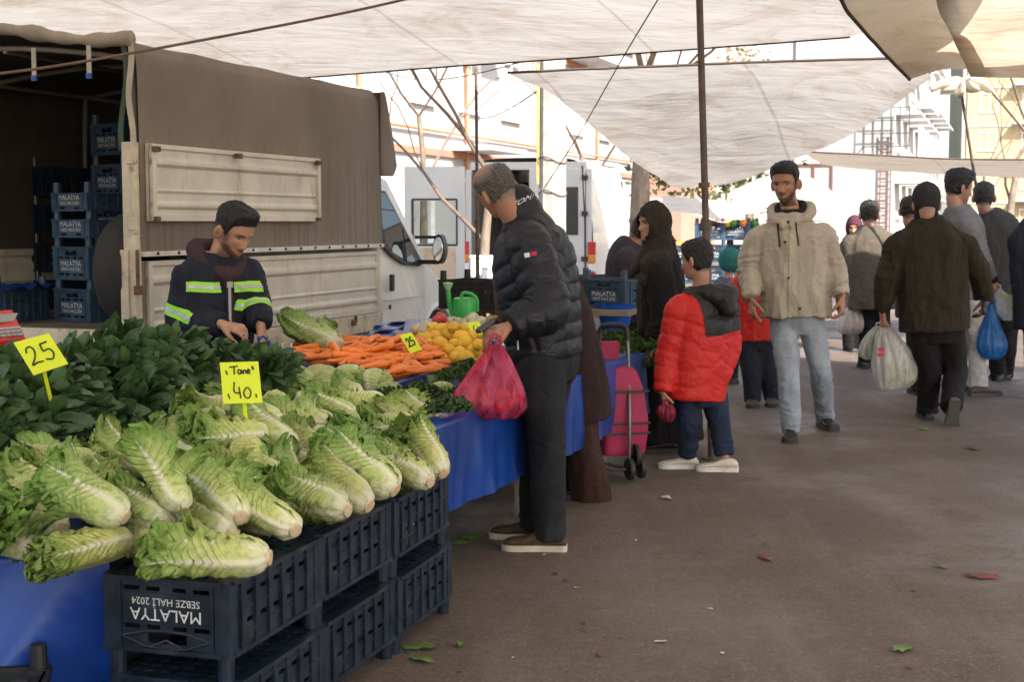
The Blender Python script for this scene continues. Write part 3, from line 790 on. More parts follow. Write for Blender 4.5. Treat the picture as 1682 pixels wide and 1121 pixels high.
# ------------------------------------------------------------------ buildings along the street
def plaster(name, col, dirt=(.35, .30, .26)):
    return M(name, col, .85, var=.07, vs=.6, bmp=.1, bs=12, dirt=(dirt, .25, .5))
PINK = plaster('salmon_plaster', (.38, .21, .15)); OFFW = plaster('white_plaster', (.42, .40, .375)); YELL = plaster('yellow_plaster', (.40, .32, .18)); GREYP = plaster('grey_plaster', (.5, .5, .5))
SALMON = M('salmon_trim', (.42, .19, .12), .8); FRAMEW = M('white_window_frame', (.75, .75, .73), .5); FRAMEB = M('brown_window_frame', (.16, .08, .06), .6)
GLB = M('building_glass', (.018, .023, .028), .12, var=.3, vs=.4); RAIL = M('dark_railing', (.05, .06, .06), .5); REDPN = M('red_balcony_panel', (.40, .14, .10), .7); AWN = M('brown_awning', (.28, .17, .10), .8)
def facade_part(o, base, du, W_, H_, floors, bays, wall, band=None, win=(1.3, 1.5), frame_=FRAMEW, balcony=None, skip=0, depth=9, sill0=1.0, nrm_=None, balbays=()):
    """one building block: base = bottom corner, du = unit vector along the facade, facade normal nrm_, all world"""
    nv = nrm_
    T = frame(du, -nv, ZV, base)                            # local: x along, y into building, z up
    mb = MB().box((W_ / 2, depth / 2, H_ / 2), (W_, depth, H_), T=T)
    wl = mb.build('wall', wall, o, world=True)
    mb = MB().box((W_ / 2, depth / 2, H_ + .15), (W_ + .5, depth + .5, .3), T=T); mb.build('roof', SALMON if band else GREYP, o, world=True)
    fh = H_ / floors; bw = W_ / bays
    for f in range(floors):
        if band:
            MB().box((W_ / 2, -.03, (f + 1) * fh - .1), (W_, .10, .16), T=T).build('floor_band', band, o, world=True)
        for b in range(bays):
            if (f * bays + b) in (skip or ()): continue
            x = (b + .5) * bw; z = f * fh + sill0 + win[1] / 2
            if b in balbays and f > 0:
                mb = MB().box((x, -.55, f * fh + .05), (bw * .86, 1.1, .12), T=T)
                bp = mb.build('balcony', GREYP, o, world=True)
                mb = MB().box((x, -1.08, f * fh + .60), (bw * .86, .05, .95), T=T)
                mb.build('parapet', balcony or REDPN, bp, world=True)
                rl_ = MB().box((x, -1.08, f * fh + 1.12), (bw * .88, .08, .06), T=T)
                for s_ in (-1, 1): rl_.box((x + s_ * bw * .43, -.55, f * fh + .55), (.05, 1.05, .95), T=T)
                rl_.build('rail', RAIL, bp, world=True)
            fr_ = MB()
            w, h = win
            fr_.box((x, -.02, z + h / 2), (w + .12, .12, .08), T=T).box((x, -.02, z - h / 2), (w + .2, .18, .08), T=T)
            for xx in (-w / 2, 0, w / 2): fr_.box((x + xx, -.02, z), (.07, .10, h), T=T)
            fo = fr_.build('window', frame_, o, world=True)
            MB().box((x, -.004, z), (w, .02, h), T=T).build('pane', GLB, fo, world=True)
U = lambda u, v, z=0: np.array([T0[0], T0[1], 0]) + SD * u + SL * v + ZV * z
b1 = thing('apartment_building', 'sunlit white apartment building with salmon bands behind the truck cab and the van', 'building', U(30, 8.5))
facade_part(b1, U(10, 8.5), SD, 34, 16, 5, 11, OFFW, SALMON, nrm_=-SL, balbays=(2, 5, 8), balcony=OFFW)
pp = MB()
for u in (14.3, 20.5, 26.7, 32.4, 38.5): pp.tube([U(u, 8.42, 0), U(u, 8.42, 16)], .05, 6)
for z in (3.6, 6.8): pp.tube([U(11, 8.40, z), U(43, 8.40, z)], .035, 6)
pp.build('gas_pipe', M('orange_gas_pipe', (.60, .22, .10), .6), b1, world=True)
MB().box((0, 0, 0), (1, 1, 1), T=frame(SD * 1.0, SL * .5, ZV * .8, U(17.5, 8.25, 5.6))).build('air_conditioner', FRAMEW, b1, world=True)
b2 = thing('apartment_building', 'white building whose blank sunlit end wall has one caged window, farther down the street', 'building', U(66, 1.2))
facade_part(b2, U(66, 1.2), SL, 16, 17, 5, 4, OFFW, None, nrm_=-SD, skip=set(range(20)), depth=20)
# caged window on the end wall
c = P(1456, 209, U(66, 1.2)[1]); c = c + SD * 0
dd = (np.dot(c - U(66, 1.2), SL)); z0 = c[2]
T = frame(SL, SD, ZV, U(66, 1.2))
fr_ = MB()
for x in np.linspace(-1.1, 1.1, 6): fr_.box((dd + x, -.35, z0), (.05, .05, 1.9), T=T)
for z in np.linspace(-.95, .95, 4): fr_.box((dd, -.35, z0 + z), (2.25, .05, .05), T=T)
for x in (-1.1, 1.1):
    for z in (-.95, .95): fr_.box((dd + x, -.17, z0 + z), (.05, .36, .05), T=T)
gr = fr_.build('window_cage', RAIL, b2, world=True)
MB().box((dd, -.02, z0), (1.3, .08, 1.4), T=T).build('pane', GLB, gr, world=True)
for (px_, py_, w, h, m_) in ((1340, 295, .9, 1.05, FRAMEB), (1345, 294, .9, 1.0, FRAMEB)):
    c = P(px_, py_, U(66, 1.2)[1] + 2.0); q = np.dot(c - U(66, 1.2), SL)
    wo = MB()
    for x in (-w, 0, w): wo.box((q + x, -.06, c[2]), (.08, .1, 2 * h * .7), T=T)
    for z in (-h * .7, h * .7): wo.box((q, -.06, c[2] + z), (2 * w + .1, .1, .08), T=T)
    wo = wo.build('window', m_, b2, world=True)
    MB().box((q, -.02, c[2]), (2 * w, .05, 2 * h * .68), T=T).build('pane', GLB, wo, world=True)
    break
lad = MB()
for x in (-.25, .25): lad.box((dd + x, -.15, 3.2), (.06, .06, 5.2), T=T)
for z in np.linspace(.9, 5.6, 14): lad.box((dd, -.15, z), (.5, .05, .05), T=T)
lad.build('wall_ladder', FRAMEB, b2, world=True)
dp = MB()
for x in (-3.6, 4.4): dp.tube([U(66, 1.2) + SL * (dd + x) - SD * .1, U(66, 1.2) + SL * (dd + x) - SD * .1 + ZV * 16.5], .08, 6)
dp.build('downpipe', GREYP, b2, world=True)
# its street front with balconies
T = frame(SD, SL, ZV, U(66, 1.2))
for f in range(5):
    for b in range(4):
        x = 2.5 + b * 4.8; z = f * 3.4
        bo = MB().box((x, -.62, z + .05), (3.2, 1.2, .14), T=T).build('balcony', GREYP, b2, world=True)
        pw = MB()
        pw.box((x, -1.2, z + .6), (3.2, .05, 1.0), T=T); pw.build('parapet', [REDPN, YELL, REDPN][(f + b) % 3], bo, world=True)
        ww = MB()
        for xx in (-1.5, -.5, .5, 1.5): ww.box((x + xx, -1.15, z + 1.95), (.08, .08, 1.7), T=T)
        ww.box((x, -1.15, z + 2.8), (3.1, .1, .1), T=T)
        wo = ww.build('window', FRAMEW, b2, world=True)
        MB().box((x, -1.1, z + 1.95), (3.0, .03, 1.6), T=T).build('pane', GLB, wo, world=True)
        if b == 1 and f in (2, 3): MB().box((x, -1.6, z + 2.95), (3.2, 1.0, .06), T=T).build('awning', AWN, b2, world=True)
b3 = thing('apartment_building', 'salmon and grey block seen beyond the balconies of the white building', 'building', U(92, 1.6))
facade_part(b3, U(92, 1.6), SD, 26, 18, 6, 5, GREYP, None, nrm_=-SL, balbays=(0, 1, 2, 3, 4), balcony=SALMON)
b4 = thing('apartment_building', 'pale yellow block with rows of windows closing the street at far right', 'building', P(1640, 330, 125))
q = P(1585, 330, 118); q[2] = 0
facade_part(b4, q, np.array([math.cos(R(-8)), math.sin(R(-8)), 0]), 30, 22, 7, 9, YELL, OFFW, nrm_=np.array([math.sin(R(-8)), -math.cos(R(-8)), 0]), balbays=(1, 4, 7), balcony=OFFW)
b5 = thing('low_building', 'pale pink low building far behind the woman in the black headscarf', 'building', U(60, 13))
facade_part(b5, U(58, 26), -SL, 16, 8, 2, 5, PINK, OFFW, nrm_=-SD)

# ------------------------------------------------------------------ trees and the utility pole
BARK = M('grey_brown_bark', (.20, .155, .115), .9, var=.35, vs=9, bmp=.8, bs=22, stretch=(1, 1, .4), bd=.02)
TWIG = M('twig_bark', (.17, .12, .09), .9, var=.2)
def tree(label, base, h, r, seed, leaves=None, spread=.5, depth=5, trunk_h=.42, group=None, lean=(0, 0)):
    g = random.Random(seed)
    o = thing('street_tree', label, 'tree', base, 0, group)
    tr, cr = MB(), MB(); tips = []
    def grow(p, d, L, r0, lev):
        n = 5; pts = [p]; q = p.copy(); dd_ = d.copy()
        for i in range(n):
            dd_ = nrm(dd_ + np.array([g.uniform(-1, 1), g.uniform(-1, 1), g.uniform(-.4, .7)]) * (.10 if lev == 0 else .24))
            q = q + dd_ * L / n; pts.append(q)
        r1 = r0 * (.45 if lev == 0 else .5)
        (tr if lev == 0 else cr).tube(pts, np.linspace(r0, r1, n + 1), 12 if lev == 0 else max(4, 7 - lev))
        if lev >= depth: tips.append((q, dd_)); return
        if lev >= depth - 1: tips.append((pts[3], dd_))
        for k in range(3 if lev < 2 else g.choice((2, 3))):
            a = g.uniform(0, 2 * math.pi); e = nrm(np.cross(dd_, [math.cos(a), math.sin(a), .3]))
            nd = nrm(dd_ + e * spread * g.uniform(.6, 1.5) + np.array([0, 0, .12]))
            grow(pts[-1] if k < 2 else pts[3], nd, L * g.uniform(.58, .82) if lev else h * .26 * g.uniform(.8, 1.2), r1 * (g.uniform(.5, .8) if lev == 0 else g.uniform(.55, .8)), lev + 1)
    grow(np.zeros(3), nrm([lean[0], lean[1], 1]), h * trunk_h, r, 0)
    tr.build('trunk', BARK, o, smooth=60); cr.build('branches', TWIG, o, smooth=60)
    if leaves:
        lf = MB()
        for q, d in tips:
            for k in range(leaves[1]):
                c = q + np.array([g.gauss(0, 1) for _ in range(3)]) * leaves[2]
                a = nrm([g.gauss(0, 1) for _ in range(3)]); b_ = nrm(np.cross(a, [g.gauss(0, 1) for _ in range(3)])); s = leaves[3] * g.uniform(.6, 1.4)
                lf.add([c - a * s, c + b_ * s * .5, c + a * s, c - b_ * s * .5], [(0, 1, 2, 3)])
        lf.build('crown', leaves[0], o)
    return o
pw = P(1041, 380, 17.5)
tree('thick pale barked tree trunk to the left of the woman in the headscarf', (pw[0], pw[1], 0), 9, .17, 5, trunk_h=.36)
pw = P(797, 380, 17.0)
tree('bare tree with a slim dark trunk behind the open van door', (pw[0], pw[1], 0), 7.5, .085, 14, depth=5, spread=.75, trunk_h=.27)
pw = P(690, 300, 24.0)
tree('bare wide branching tree in front of the white apartment building', (pw[0], pw[1], 0), 9, .085, 23, depth=6, spread=.8, trunk_h=.36)
pw = P(930, 300, 27.0)
tree('bare tree just behind the concrete utility pole', (pw[0], pw[1], 0), 9, .09, 35, depth=6, spread=.7, trunk_h=.3)
DRYL = M('dry_brown_leaves', (.22, .16, .07), .8, var=.4, vs=3, trans=.3); EVGR = M('dull_evergreen_leaves', (.07, .085, .03), .8, var=.4, vs=3, trans=.2)
pw = P(1228, 300, 44)
tree('tree with dry brown leaves above the pale domed awning', (pw[0], pw[1], 0), 7, .16, 42, (DRYL, 16, .35, .10), depth=4, spread=.8, trunk_h=.3)
pw = P(1165, 310, 40)
tree('small dull green tree glimpsed behind the tall pole', (pw[0], pw[1], 0), 5, .12, 48, (EVGR, 16, .35, .12), depth=4, spread=.8, trunk_h=.3)
for i, (px_, Y_, h_) in enumerate(((1660, 42, 11), (1712, 34, 10), (1610, 70, 13))):
    pw = P(px_, 300, Y_)
    tree(['bare brown tree at far right above the dark coated man', 'bare brown tree cut by the right edge of the photo', 'bare tree farthest down the street behind the slanted pole'][i], (pw[0], pw[1], 0), h_, .16, 60 + i, depth=6, spread=.75, trunk_h=.3, group='bare trees at the right end of the street')
CONC = M('weathered_concrete', (.42, .38, .33), .85, var=.2, vs=5, bmp=.3, bs=40, dirt=((.24, .20, .16), .6, 3, (1, 1, .3)))
up = P(907, 440, 13.2)
o = thing('utility_pole', 'grey tapered concrete utility pole with ropes tied round it', 'utility pole', (up[0], up[1], 0))
n = 8; V = []
mb = MB(); mb.tube([(0, 0, 0), (0, 0, 2.0), (-.012, 0, 8.5)], [.135, .124, .085], 8); mb.build('shaft', CONC, o, smooth=20)
for z in (1.30, 1.72, 2.02): MB().tube([( .131 * math.cos(a), .131 * math.sin(a), z + .03 * math.sin(a * 2)) for a in np.linspace(0, 2 * math.pi, 25)], .006, 6).build('tied_rope', ROPE, o, smooth=180)
cl_ = MB().box((-.13, -.02, 2.35), (.03, .02, 1.1)); cl_.build('cable_duct', M('yellow_duct', (.45, .36, .10), .6), o)
# overhead cables
WIRE = M('black_cable', (.02, .02, .02), .6)
for i, (z, dz) in enumerate(((3.15, .35), (3.0, .5), (2.75, .2))):
    a = np.array([up[0], up[1], z]); b = U(16 + 5 * i, 8.3, z + 1.2 + dz)
    pts = [a + (b - a) * t - ZV * .25 * math.sin(math.pi * t) for t in np.linspace(0, 1, 14)]
    tag(rebase(MB().tube(pts, .008, 5).build('cable', WIRE, smooth=180), a), ['black cable sagging from the utility pole to the white building, topmost of three', 'black cable sagging from the utility pole to the white building, middle of three', 'black cable sagging from the utility pole to the white building, lowest of three'][i], 'cable', 'cables from the utility pole')

# ------------------------------------------------------------------ white van with its rear door open
VANW = M('white_van_paint', (.52, .52, .51), .3, var=.05, vs=2, coat=.4, dirt=((.45, .40, .34), .3, 2))
LAMPR = M('red_tail_lamp', (.45, .015, .012), .2, coat=.5); LAMPA = M('amber_lamp', (.65, .22, .03), .2, coat=.5); LAMPW = M('clear_lamp', (.7, .7, .68), .2)
vr = P(972, 440, 21.5); vl = P(772, 440, 21.5)
va = R(13)
vd = np.array([math.sin(va), math.cos(va), 0]); vx = np.array([math.cos(va), -math.sin(va), 0])
vorg = np.array([vr[0], vr[1], 0])
van = thing('white_van', 'white van with its left rear door swung open, behind the man in the puffer jacket', 'van', vorg, -va)
VW = 1.96
sec = [(0, .42), (.02, 1.15), (-.02, 1.75), (-.10, 2.22), (-.22, 2.36), (-.5, 2.42), (-1.46, 2.42), (-1.74, 2.36), (-1.86, 2.22), (-1.94, 1.75), (-1.98, 1.15), (-1.96, .42)]
s2 = smoothpath([(a, 0, b) for a, b in sec], 4)
secs = []
for y, k in ((0, 1), (.06, 1.0), (3.6, 1.0), (4.2, .80), (5.0, .45)):
    q = s2.copy(); q[:, 1] = y; q[:, 2] = .42 + (q[:, 2] - .42) * k; secs.append(q)
body = MB().grid(np.array(secs)); body.build('body', VANW, van, smooth=35)
MB().box((-.98, 2.5, .46), (1.9, 4.9, .06)).build('floor', DARKIN, van)
MB().box((-.98, 3.4, 1.3), (1.85, .05, 1.7)).build('bulkhead', DARKIN, van)
# rear frame and right-hand door (closed)
rf = MB().box((-.98, -.01, 2.30), (1.80, .06, .12)).box((-.98, -.02, .50), (1.9, .08, .12)).box((-.045, -.01, 1.35), (.09, .06, 1.8)).box((-1.915, -.01, 1.35), (.09, .06, 1.8))
rf.build('rear_frame', VANW, van, bevel=.01)
rd = MB().box((-.53, -.03, 1.38), (.86, .06, 1.76)).build('rear_door', VANW, van, bevel=.012)
MB().box((-.43, -.065, 1.62), (.46, .02, .72)).build('window', GLB, rd, bevel=.006)
for z in (.9, 1.58, 2.12): MB().box((-.10, -.07, z), (.09, .05, .07)).build('hinge', BLACKP, rd, bevel=.004)
MB().tube([(-.09, -.05, .45), (-.095, -.06, 1.4), (-.14, -.055, 2.3)], .012, 6).build('door_seal', BLACKP, rd, smooth=60)
for x, par in ((.005, van), (-1.965, van)):
    for z, h, m_ in ((.60, .22, LAMPR), (.77, .12, LAMPW), (.90, .14, LAMPA), (1.06, .2, LAMPR)):
        MB().box((x, -.015, z), (.12, .10, h - .01)).build('tail_lamp', m_, van, bevel=.01)
MB().box((-.98, -.08, .46), (1.98, .14, .16)).build('bumper', BLACKP, van, bevel=.02)
# open left door, swung out to the left, inner side towards us
ho = np.array([-1.97, -.04, 0])
od = thing('d', 'x', 'x'); bpy.data.objects.remove(od)
da = R(172)
dx = np.array([math.cos(da), -abs(math.sin(da)), 0]); dn = np.array([dx[1], -dx[0], 0])
Td = frame(dx, dn, ZV, ho)
dm = MB()
xs = [0, .13, .80, .93]; zs = [.50, .62, 1.05, 1.12, 1.78, 2.30]
w = perf(xs, zs, {(1, 3)}, .06, lambda x, z, d: tuple(Td[:3, :3] @ np.array([x, d - .03, z]) + ho)); dm.add(w.v, w.f)
odoor = dm.build('rear_door', VANW, van, bevel=.01)
odoor['label'] = 'open left rear door showing its inner panel'
WOODP = M('bare_plywood', (.50, .38, .26), .75, var=.2, vs=4, dirt=((.25, .16, .10), .6, 4))
for sgn in (-1, 1):
    MB().box(Td[:3, :3] @ np.array([.465, sgn * .036, .81]) + ho, (.66, .012, .50), ax=[dx, dn, ZV]).build('inner_panel', WOODP if True else VANW, odoor, bevel=.004)
gm = MB()
for a, b, wd, ht in ((.465, 1.10, .70, .03), (.465, 1.80, .70, .03), (.12, 1.45, .03, .7), (.81, 1.45, .03, .7)):
    gm.box(Td[:3, :3] @ np.array([a, .0, b]) + ho, (wd, .075, ht), ax=[dx, dn, ZV])
sl_ = gm.build('window_seal', BLACKP, odoor, bevel=.005)
MB().box(Td[:3, :3] @ np.array([.465, 0, 1.45]) + ho, (.66, .006, .66), ax=[dx, dn, ZV]).build('pane', GLASS, sl_)
wheel(-.18, .75, .33, .2, van); wheel(-1.75, .75, .33, .2, van); wheel(-.18, 4.0, .33, .2, van)
MB().box((.10, 3.9, 1.48), (.22, .10, .07)).build('mirror', BLACKP, van, bevel=.02)
# styrofoam boxes in front of the van
FOAM = M('white_foam', (.75, .75, .74), .8, bmp=.2, bs=60)
for i, (px_, py_, Y_, w_) in enumerate(((800, 440, 15, .34), (815, 458, 14.6, .30))):
    c = P(px_, py_, Y_)
    o = thing('foam_box', ['white foam box on the next stall, the upper one', 'white foam box on the next stall, the lower one'][i], 'box', c)
    MB().box((0, 0, 0), (w_, .3, .2)).build('box_body', FOAM, o, bevel=.015)
    MB().box((0, 0, .115), (w_ + .02, .32, .03)).build('lid', FOAM, o, bevel=.01)
# ------------------------------------------------------------------ the stall: crates, tables, blue sheets
CA = R(16.5)
CF = np.array([-.722, 3.566])
cu_ = np.array([math.sin(CA), math.cos(CA)]); cl2 = np.array([-math.cos(CA), math.sin(CA)])
LV = .265
names = {(1, 0): 'front upside down navy crate with white lettering at the stall corner', (1, 1): 'middle upper crate on the street side of the stall', (1, 2): 'far upper crate on the street side of the stall, beside the blue sheet',
         (0, 0): 'lower front crate under the lettered navy crate', (0, 1): 'middle crate of the lower row standing on the asphalt', (0, 2): 'far lower crate whose legs stand on the asphalt'}
for lev in (1, 0):
    for k in range(3):
        c = CF + cu_ * (.285 + k * .572) + cl2 * (.185 + [.0, .004, -.004][k] - (.012 if lev == 0 else 0))
        crate(names[(lev, k)], flipT(c, CA + R([0, .8, -.6][k]), LV * (lev + 1)), .2, CRATE, 'upside down crates along the street side of the stall')
q = P(70, 1110, 3.45)
for i_ in (0, 1): crate(['lower shallow black crate at bottom left under the edge of the blue sheet', 'upper shallow black crate at bottom left under the edge of the blue sheet'][i_], upT((q[0] - .31, q[1] + .02, .165 * i_), R(80)), .11, CRATEK, None)
def SU(u, v, z=0.0):
    q = CF + cu_ * u + cl2 * v
    return np.array([q[0], q[1], z])
def blue_sheet():
    m, nt, N, L, b = nodes_of('blue_tarpaulin')
    n = noise_tex(nt, 2.5, 6, .65); w = noise_tex(nt, 6, 5, .6, dist=1.0); f = noise_tex(nt, 250, 2)
    c = mix_rgb(nt, ramp(nt, n, .3, .7), (.005, .030, .17), (.009, .052, .28))
    c = mix_rgb(nt, mathn(nt, 'MULTIPLY', ramp(nt, noise_tex(nt, 14, 7, .7), .62, .75), .3), c, (.12, .12, .14))
    L.new(c, b.inputs['Base Color']); b.inputs['Roughness'].default_value = .34
    bump(nt, b, mathn(nt, 'ADD', noise_tex(nt, 3.5, 3, .5), mathn(nt, 'MULTIPLY', f, .03)), .45, .03)
    return m
BLUE = blue_sheet()
def edge_py(px): return 968 - .49 * (px - 370) if px > 370 else 968 - .10 * (370 - px)
def heap_z(px, py): return .585 + .00072 * max(0, edge_py(px) - py)
S_ = []
for px_ in range(-60, 720, 30):
    for py_ in range(660, 900, 20):
        if py_ < edge_py(px_) - 40: S_.append(G(px_, py_, heap_z(px_, py_)))
S_ = np.array(S_)
rel = S_[:, :2] - CF
uv_ = np.c_[rel @ cu_, rel @ cl2]
coef = np.linalg.lstsq(np.c_[uv_, np.ones(len(uv_))], S_[:, 2], rcond=None)[0]
def plat(u, v): return coef[0] * u + coef[1] * v + coef[2] - .085
g = []
us = np.linspace(0, 1, 70); vs = np.linspace(.375, 2.0, 60)
for i, t in enumerate(np.linspace(0, 1, 80)):
    row = []
    for v in vs:
        dip = .08 * max(0, v - .45)
        if t < .32:                                        # skirt hanging at the front
            k = t / .32
            zt = min(plat(.05, v), .56) - dip
            fold = .035 * math.sin(v * 9 + 1.5 * k) * (1 - k) + .20 * (1 - k) * max(0, 1 - abs(v - .46 - .36 * (1 - k)) / .20) - .06 * (1 - k) * math.exp(-((v - .45) / .12) ** 2)
            row.append(SU(.045 - fold - .02 * (1 - k), v, zt * k + .012))
        else:
            k = (t - .32) / .68
            u = .045 + k * 1.9
            s = min(1, k / .35); s = s * s * (3 - 2 * s)
            zt0 = min(plat(.05, v), .56) - dip
            z = zt0 * (1 - s) + min(plat(u, v), .70) * s
            row.append(SU(u, v, z + .006 * math.sin(u * 13 + v * 7)))
    g.append(row)
o = MB().grid(np.array(g)).build('blue_sheet', BLUE, smooth=180)
tag(rebase(o, SU(0, 1.0)), 'blue tarpaulin sheet draped to the ground at lower left under the lettuces', 'tarpaulin')
dt = thing('display_bench', 'low wooden bench hidden under the draped blue sheet and the lettuces', 'bench', SU(1.0, 1.1))
PLANK = M('grey_planks', (.22, .17, .12), .85, var=.3, vs=6, bmp=.4, bs=30, stretch=(1, .15, 1))
ax3 = [np.array([cu_[0], cu_[1], 0]), np.array([cl2[0], cl2[1], 0]), ZV]
MB().box(SU(1.0, 1.15, .40), (1.7, 1.35, .05), ax=ax3).build('bench_top', PLANK, dt, world=True)
for u in (.25, 1.75):
    for v in (.6, 1.7): MB().box(SU(u, v, .187), (.06, .06, .374), ax=ax3).build('leg', PLANK, dt, world=True)
# main table
E0 = G(704, 704, .665); E0 = np.array([E0[0] - .02, E0[1], 0])
def TB(u, v, z=0.0): return E0 + SD * u + SL * v + ZV * z
mt = thing('market_table', 'long wooden market table under the carrots and lemons covered with blue plastic', 'table', TB(2, .7))
axt = [SD, SL, ZV]
MB().box(TB(1.62, .78, .62), (3.16, 1.4, .05), ax=axt).build('tabletop', PLANK, mt, world=True)
for u in (.2, 1.6, 3.0):
    for v in (.15, 1.4): MB().box(TB(u, v, .297), (.06, .06, .594), ax=axt).build('leg', PLANK, mt, world=True)
g = []
for t in np.linspace(0, 1, 50):
    row = []
    for u in np.linspace(-.06, 3.28, 120):
        if t < .45:
            k = t / .45
            x = (.014 * math.sin(u * 8.3 + 2 * k) + .022 * math.sin(u * 3.1 + 1) + .008 * math.sin(u * 21 + 3 * k) + .005 * math.sin(u * 43 - 5 * k)) * (1 - k)
            row.append(TB(u + .05 * (1 - k), -.04 + x - .02 * (1 - k), .30 + (.672 - .30) * k + .015 * math.sin(u * 2.1) * (1 - k)))
        else:
            k = (t - .45) / .55
            row.append(TB(u, -.035 + 1.5 * k, .678 + .012 * math.sin(k * 3.14) + .004 * math.sin(u * 9 + k * 30)))
    g.append(row)
o = MB().grid(np.array(g)).build('blue_sheet', BLUE, smooth=180)
tag(rebase(o, TB(2, 0, .6)), 'blue plastic sheet hanging down the street side of the table behind the crates', 'tarpaulin')
lip = MB()
A_, B_, C_ = G(600, 645, .74), G(724, 608, .735), G(778, 592, .735)
for a, b in ((A_, B_), (B_, C_)):
    d = nrm(b - a); lip.box((a + b) / 2 - ZV * .03, (np.linalg.norm(b - a) + .02, .03, .07), ax=[d, nrm(np.cross(ZV, d)), ZV])
tag(rebase(lip.build('display_board', BLUE, bevel=.006), B_), 'blue covered edging board holding back the carrots and lemons', 'board')
# ------------------------------------------------------------------ lettuces
def leaf_mat(name, white, mid, tip, veins=13, rough=.45, sat=1.0):
    m, nt, N, L, b = nodes_of(name)
    uv = N.new('ShaderNodeUVMap'); sp = N.new('ShaderNodeSeparateXYZ'); L.new(uv.outputs[0], sp.inputs[0])
    s = mathn(nt, 'ABSOLUTE', mathn(nt, 'SUBTRACT', sp.outputs[0], .5)); t = sp.outputs[1]
    s = mathn(nt, 'MULTIPLY', s, 2.0)
    nz = noise_tex(nt, 14, 5, .6); nz2 = noise_tex(nt, 55, 4, .6)
    ts = mathn(nt, 'ADD', t, mathn(nt, 'MULTIPLY', mathn(nt, 'SUBTRACT', nz, .5), .35))
    c = mix_rgb(nt, ramp(nt, ts, -.05, .24), white, mid)
    c = mix_rgb(nt, ramp(nt, ts, .42, 1.02), c, tip)
    c = mix_rgb(nt, mathn(nt, 'MULTIPLY', mathn(nt, 'MULTIPLY', ramp(nt, s, .45, 1.0), ramp(nt, t, .15, .6)), .5), c, tip)
    c = mix_rgb(nt, mathn(nt, 'MULTIPLY', ramp(nt, nz2, .48, .72), .45), c, tuple(x * .6 for x in tip))
    rw = mathn(nt, 'ADD', mathn(nt, 'MULTIPLY', mathn(nt, 'POWER', mathn(nt, 'SUBTRACT', 1.0, t), 1.5), .30), .03)
    rib = ramp(nt, mathn(nt, 'DIVIDE', s, rw), 1.25, .15)
    ph = mathn(nt, 'ADD', mathn(nt, 'SUBTRACT', mathn(nt, 'MULTIPLY', t, float(veins)), mathn(nt, 'MULTIPLY', s, 3.0)), mathn(nt, 'MULTIPLY', nz, 1.2))
    tri = mathn(nt, 'PINGPONG', ph, .5)
    vein = mathn(nt, 'MULTIPLY', mathn(nt, 'MULTIPLY', ramp(nt, tri, .10, .02), ramp(nt, s, 1.0, .6)), ramp(nt, t, .25, .5))
    c = mix_rgb(nt, mathn(nt, 'MULTIPLY', vein, .22), c, tuple(min(1, x * 1.3 + .05) for x in mid))
    c = mix_rgb(nt, mathn(nt, 'MULTIPLY', rib, .80), c, white)
    oi = N.new('ShaderNodeObjectInfo'); hs = N.new('ShaderNodeHueSaturation')
    mr = N.new('ShaderNodeMapRange'); mr.inputs[3].default_value = .84; mr.inputs[4].default_value = 1.12; L.new(oi.outputs['Random'], mr.inputs[0]); L.new(mr.outputs[0], hs.inputs['Value'])
    mh = N.new('ShaderNodeMapRange'); mh.inputs[3].default_value = .485; mh.inputs[4].default_value = .515; L.new(mathn(nt, 'FRACT', mathn(nt, 'MULTIPLY', oi.outputs['Random'], 9.7)), mh.inputs[0]); L.new(mh.outputs[0], hs.inputs['Hue'])
    hs.inputs['Saturation'].default_value = sat
    L.new(c, hs.inputs['Color']); c = hs.outputs[0]
    L.new(c, b.inputs['Base Color']); b.inputs['Roughness'].default_value = rough; b.inputs['Specular IOR Level'].default_value = .45
    h = mathn(nt, 'ADD', mathn(nt, 'MULTIPLY', nz2, .8), mathn(nt, 'MULTIPLY', mathn(nt, 'MULTIPLY', ramp(nt, tri, .22, .0), ramp(nt, t, .2, .5)), -.55))
    bn = bump(nt, b, h, 1.0, .008)
    tr = N.new('ShaderNodeBsdfTranslucent'); L.new(c, tr.inputs[0]); L.new(bn.outputs[0], tr.inputs['Normal'])
    mx = N.new('ShaderNodeMixShader'); mx.inputs[0].default_value = .22
    L.new(b.outputs[0], mx.inputs[1]); L.new(tr.outputs[0], mx.inputs[2]); L.new(mx.outputs[0], N['Material Output'].inputs[0])
    return m
LETT = leaf_mat('romaine_leaf', (.80, .77, .58), (.54, .60, .20), (.19, .315, .055))
CABB = leaf_mat('pale_cabbage_leaf', (.66, .66, .42), (.48, .55, .22), (.26, .38, .09), veins=9)
CUT = M('cut_stem', (.56, .44, .27), .6, var=.2, vs=60, dirt=((.30, .16, .08), .6, 30))
